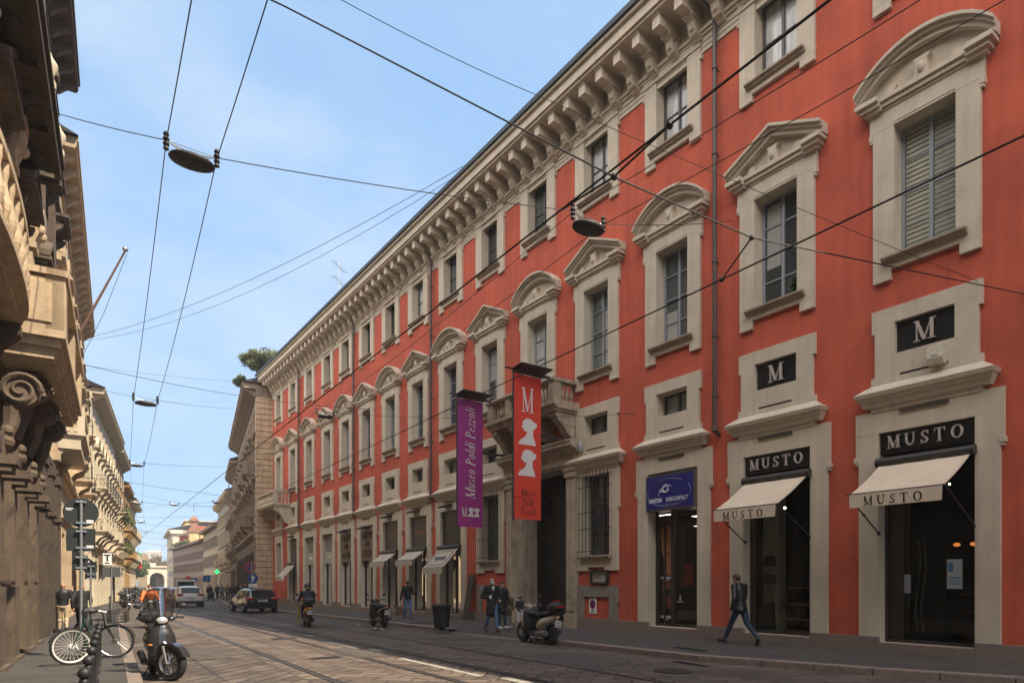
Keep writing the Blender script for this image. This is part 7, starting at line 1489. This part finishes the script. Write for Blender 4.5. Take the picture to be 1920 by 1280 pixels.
# ---- rooftop things ----
p=atX(636,556,GA-.5); p.y+=0; t=empty('roof_antenna',(15.5,atX(636,556,15.5).y,18.4),0,'television antenna on the palazzo roof','antenna'); hh=atX(640,487,15.5).z-18.4; b=MB(); b.tube([(0,0,-.5),(0,0,hh)],.03,6); b.obj('mast',METAL,t)
for z,n,l in ((hh-.3,7,.35),(hh-1.3,6,.5)):
    b=MB(); b.tube([(-.6,-.6,z),(.6,.6,z)],.015,5)
    for k in range(n): f=-1+2*k/(n-1); b.tube([(f*.6-l*.5,f*.6+l*.5,z),(f*.6+l*.5,f*.6-l*.5,z)],.01,4)
    b.obj('antenna_array',METAL,t)
# ================= vegetation =================
def leafmat(n,c1,c2):
    m=bpy.data.materials.new(n); m.use_nodes=True; t=m.node_tree; b=t.nodes['Principled BSDF']; tc=t.nodes.new('ShaderNodeTexCoord'); nz=t.nodes.new('ShaderNodeTexNoise'); nz.inputs['Scale'].default_value=2.5; nz.inputs['Detail'].default_value=6
    t.links.new(tc.outputs['Object'],nz.inputs['Vector']); r=t.nodes.new('ShaderNodeValToRGB'); r.color_ramp.elements[0].position=.35; r.color_ramp.elements[1].position=.65; r.color_ramp.elements[0].color=(*c1,1); r.color_ramp.elements[1].color=(*c2,1); t.links.new(nz.outputs['Fac'],r.inputs[0]); t.links.new(r.outputs[0],b.inputs['Base Color']); b.inputs['Roughness'].default_value=.75; return m
LF=leafmat('dark_foliage',(.03,.045,.014),(.15,.15,.055)); LF2=leafmat('brown_foliage',(.07,.05,.03),(.15,.11,.06)); LF3=leafmat('green_foliage',(.03,.06,.015),(.09,.13,.04)); BARK=mat('bark',(.10,.07,.05),.9)
def crown(b,c,r,n,leaf,clumps=9,seed=1,elong=1.6):
    rnd=random.Random(seed); cl=[]
    for k in range(clumps):
        a=rnd.uniform(0,2*math.pi); e=rnd.uniform(-.5,1); q=rnd.uniform(.3,.85); cl.append((Vector((r[0]*q*math.cos(a)*math.cos(e),r[1]*q*math.sin(a)*math.cos(e),r[2]*q*math.sin(e))),rnd.uniform(.28,.5)*(1 if clumps<14 else .62)))
    for k in range(n):
        o,s=rnd.choice(cl); d=Vector((rnd.gauss(0,1),rnd.gauss(0,1),rnd.gauss(0,1))).normalized()*rnd.random()**.4
        p=Vector(c)+o+Vector((d.x*r[0]*s,d.y*r[1]*s,d.z*r[2]*s)); u=Vector((rnd.gauss(0,1),rnd.gauss(0,1),rnd.gauss(0,1))).normalized(); v=u.orthogonal().normalized(); l=leaf*rnd.uniform(.6,1.3)
        b.add([p-u*l*elong,p+v*l*.5,p+u*l*elong,p-v*l*.5],[(0,1,2,3)])
def tree(name,label,pos,h,r,n,leaf,m,group=None,seed=1,elong=1.4,clumps=12):
    t=empty(name,pos,0,label,'tree',group); b=MB(); rnd=random.Random(seed); b.tube([(0,0,-.3),(.05,.02,h*.25),(0,.05,h*.5)],[h*.03,h*.022,h*.014],8)
    for k in range(6): a=rnd.uniform(0,6.28); b.tube([(0,.03,h*(.25+.04*k)),(r*.35*math.cos(a),r*.35*math.sin(a),h*.55),(r*.7*math.cos(a),r*.7*math.sin(a),h*.75)],[h*.012,h*.008,h*.003],6)
    b.obj('trunk',BARK,t); b=MB(); crown(b,(0,0,h*.65),(r,r,h*.36),n,leaf,clumps,seed,elong); b.obj('crown',m,t)
pr=Vector((13.1,58.15,0))
p=atY(487,715,63); tree('roof_tree','shaggy tree growing on the roof of the quoined building',(p.x+.3,63,17.6),4.4,2.0,6500,.085,LF,seed=11,elong=3.0,clumps=44)
p=atY(455,725,66); tree('roof_shrub','dark straggly shrub at the roof edge of the quoined building',(p.x+.1,66,17.6),2.8,1.1,1800,.08,LF,seed=9,elong=2.6,clumps=16)
for k,(x,y,w,s) in enumerate([(246,175,3.0,3),(252,190,3.2,5)]):
    p=atY(x,1080,y); tree('street_tree',['green tree at the end of the left row','second green tree right behind the first at the left row end'][k],(p.x,y,gz(y)),8.5,w,1800,.30,LF3,seed=s)
for k in range(9):
    x=258+k*6.8; Y=300+12*(k%3); p=atY(x,1085,Y); tree('park_tree','bare brownish park tree beyond the gate, '+['leftmost','second from the left','third from the left','fourth from the left','in the middle','fourth from the right','third from the right','second from the right','rightmost'][k],(p.x,Y,gz(Y)-0),12.5-1.2*(k%3)+ (k%2),6.0,1500,.5,LF2,group='park trees beyond the gate',seed=20+k)
for k,s_ in enumerate((1.8,4.8,7.8,10.8)):
    p=rowpt(p4,7.4,s_); t=empty('climbing_plant',(p[0],p[1],0),-R(7.4),'dark climbing plant on the '+['nearest','second','third','farthest'][k]+' balcony column of the creeper-covered building','plant','climbing plants on the left row'); b=MB(); crown(b,(.7,0,8.6),(.6,1.2,1.3),420,.10,LF and 6,40+k); crown(b,(.7,0,5.2),(.5,1.1,.9),260,.10,5,60+k); b.obj('foliage',LF,t)
for k in range(3):
    p=rowpt(r6,.6,30+6*k); t=empty('roof_planting',(p[0],p[1],10.3),0,'dark shrubs on the '+['near','middle','far'][k]+' part of the low right-row roof','plant','roof shrubs on the low building'); b=MB(); crown(b,(.6,0,.7),(1.4,2.4,.9),500,.2,7,80+k); b.obj('foliage',LF,t)
t=empty('window_plant',(GA+.24,BC[1]-.32,8.62),0,'green house plant behind the second tall window from the right','plant','house plants behind the tall windows')
b=MB(); crown(b,(-.02,0,.30),(.02,.2,.3),120,.06,5,5); b.obj('leaves',LF3,t)

# ================= air =================
b=MB(); b.box(-60,170,-40,900,-14,40); o=b.obj('haze',None); o.data.materials.clear(); m=bpy.data.materials.new('haze_air'); m.use_nodes=True; t=m.node_tree; t.nodes.remove(t.nodes['Principled BSDF'])
v=t.nodes.new('ShaderNodeVolumePrincipled'); v.inputs['Color'].default_value=(.82,.88,.95,1); v.inputs['Density'].default_value=.0006; v.inputs['Anisotropy'].default_value=.2; t.links.new(v.outputs[0],t.nodes['Material Output'].inputs['Volume']); o.data.materials.append(m); setp(o,kind='stuff')
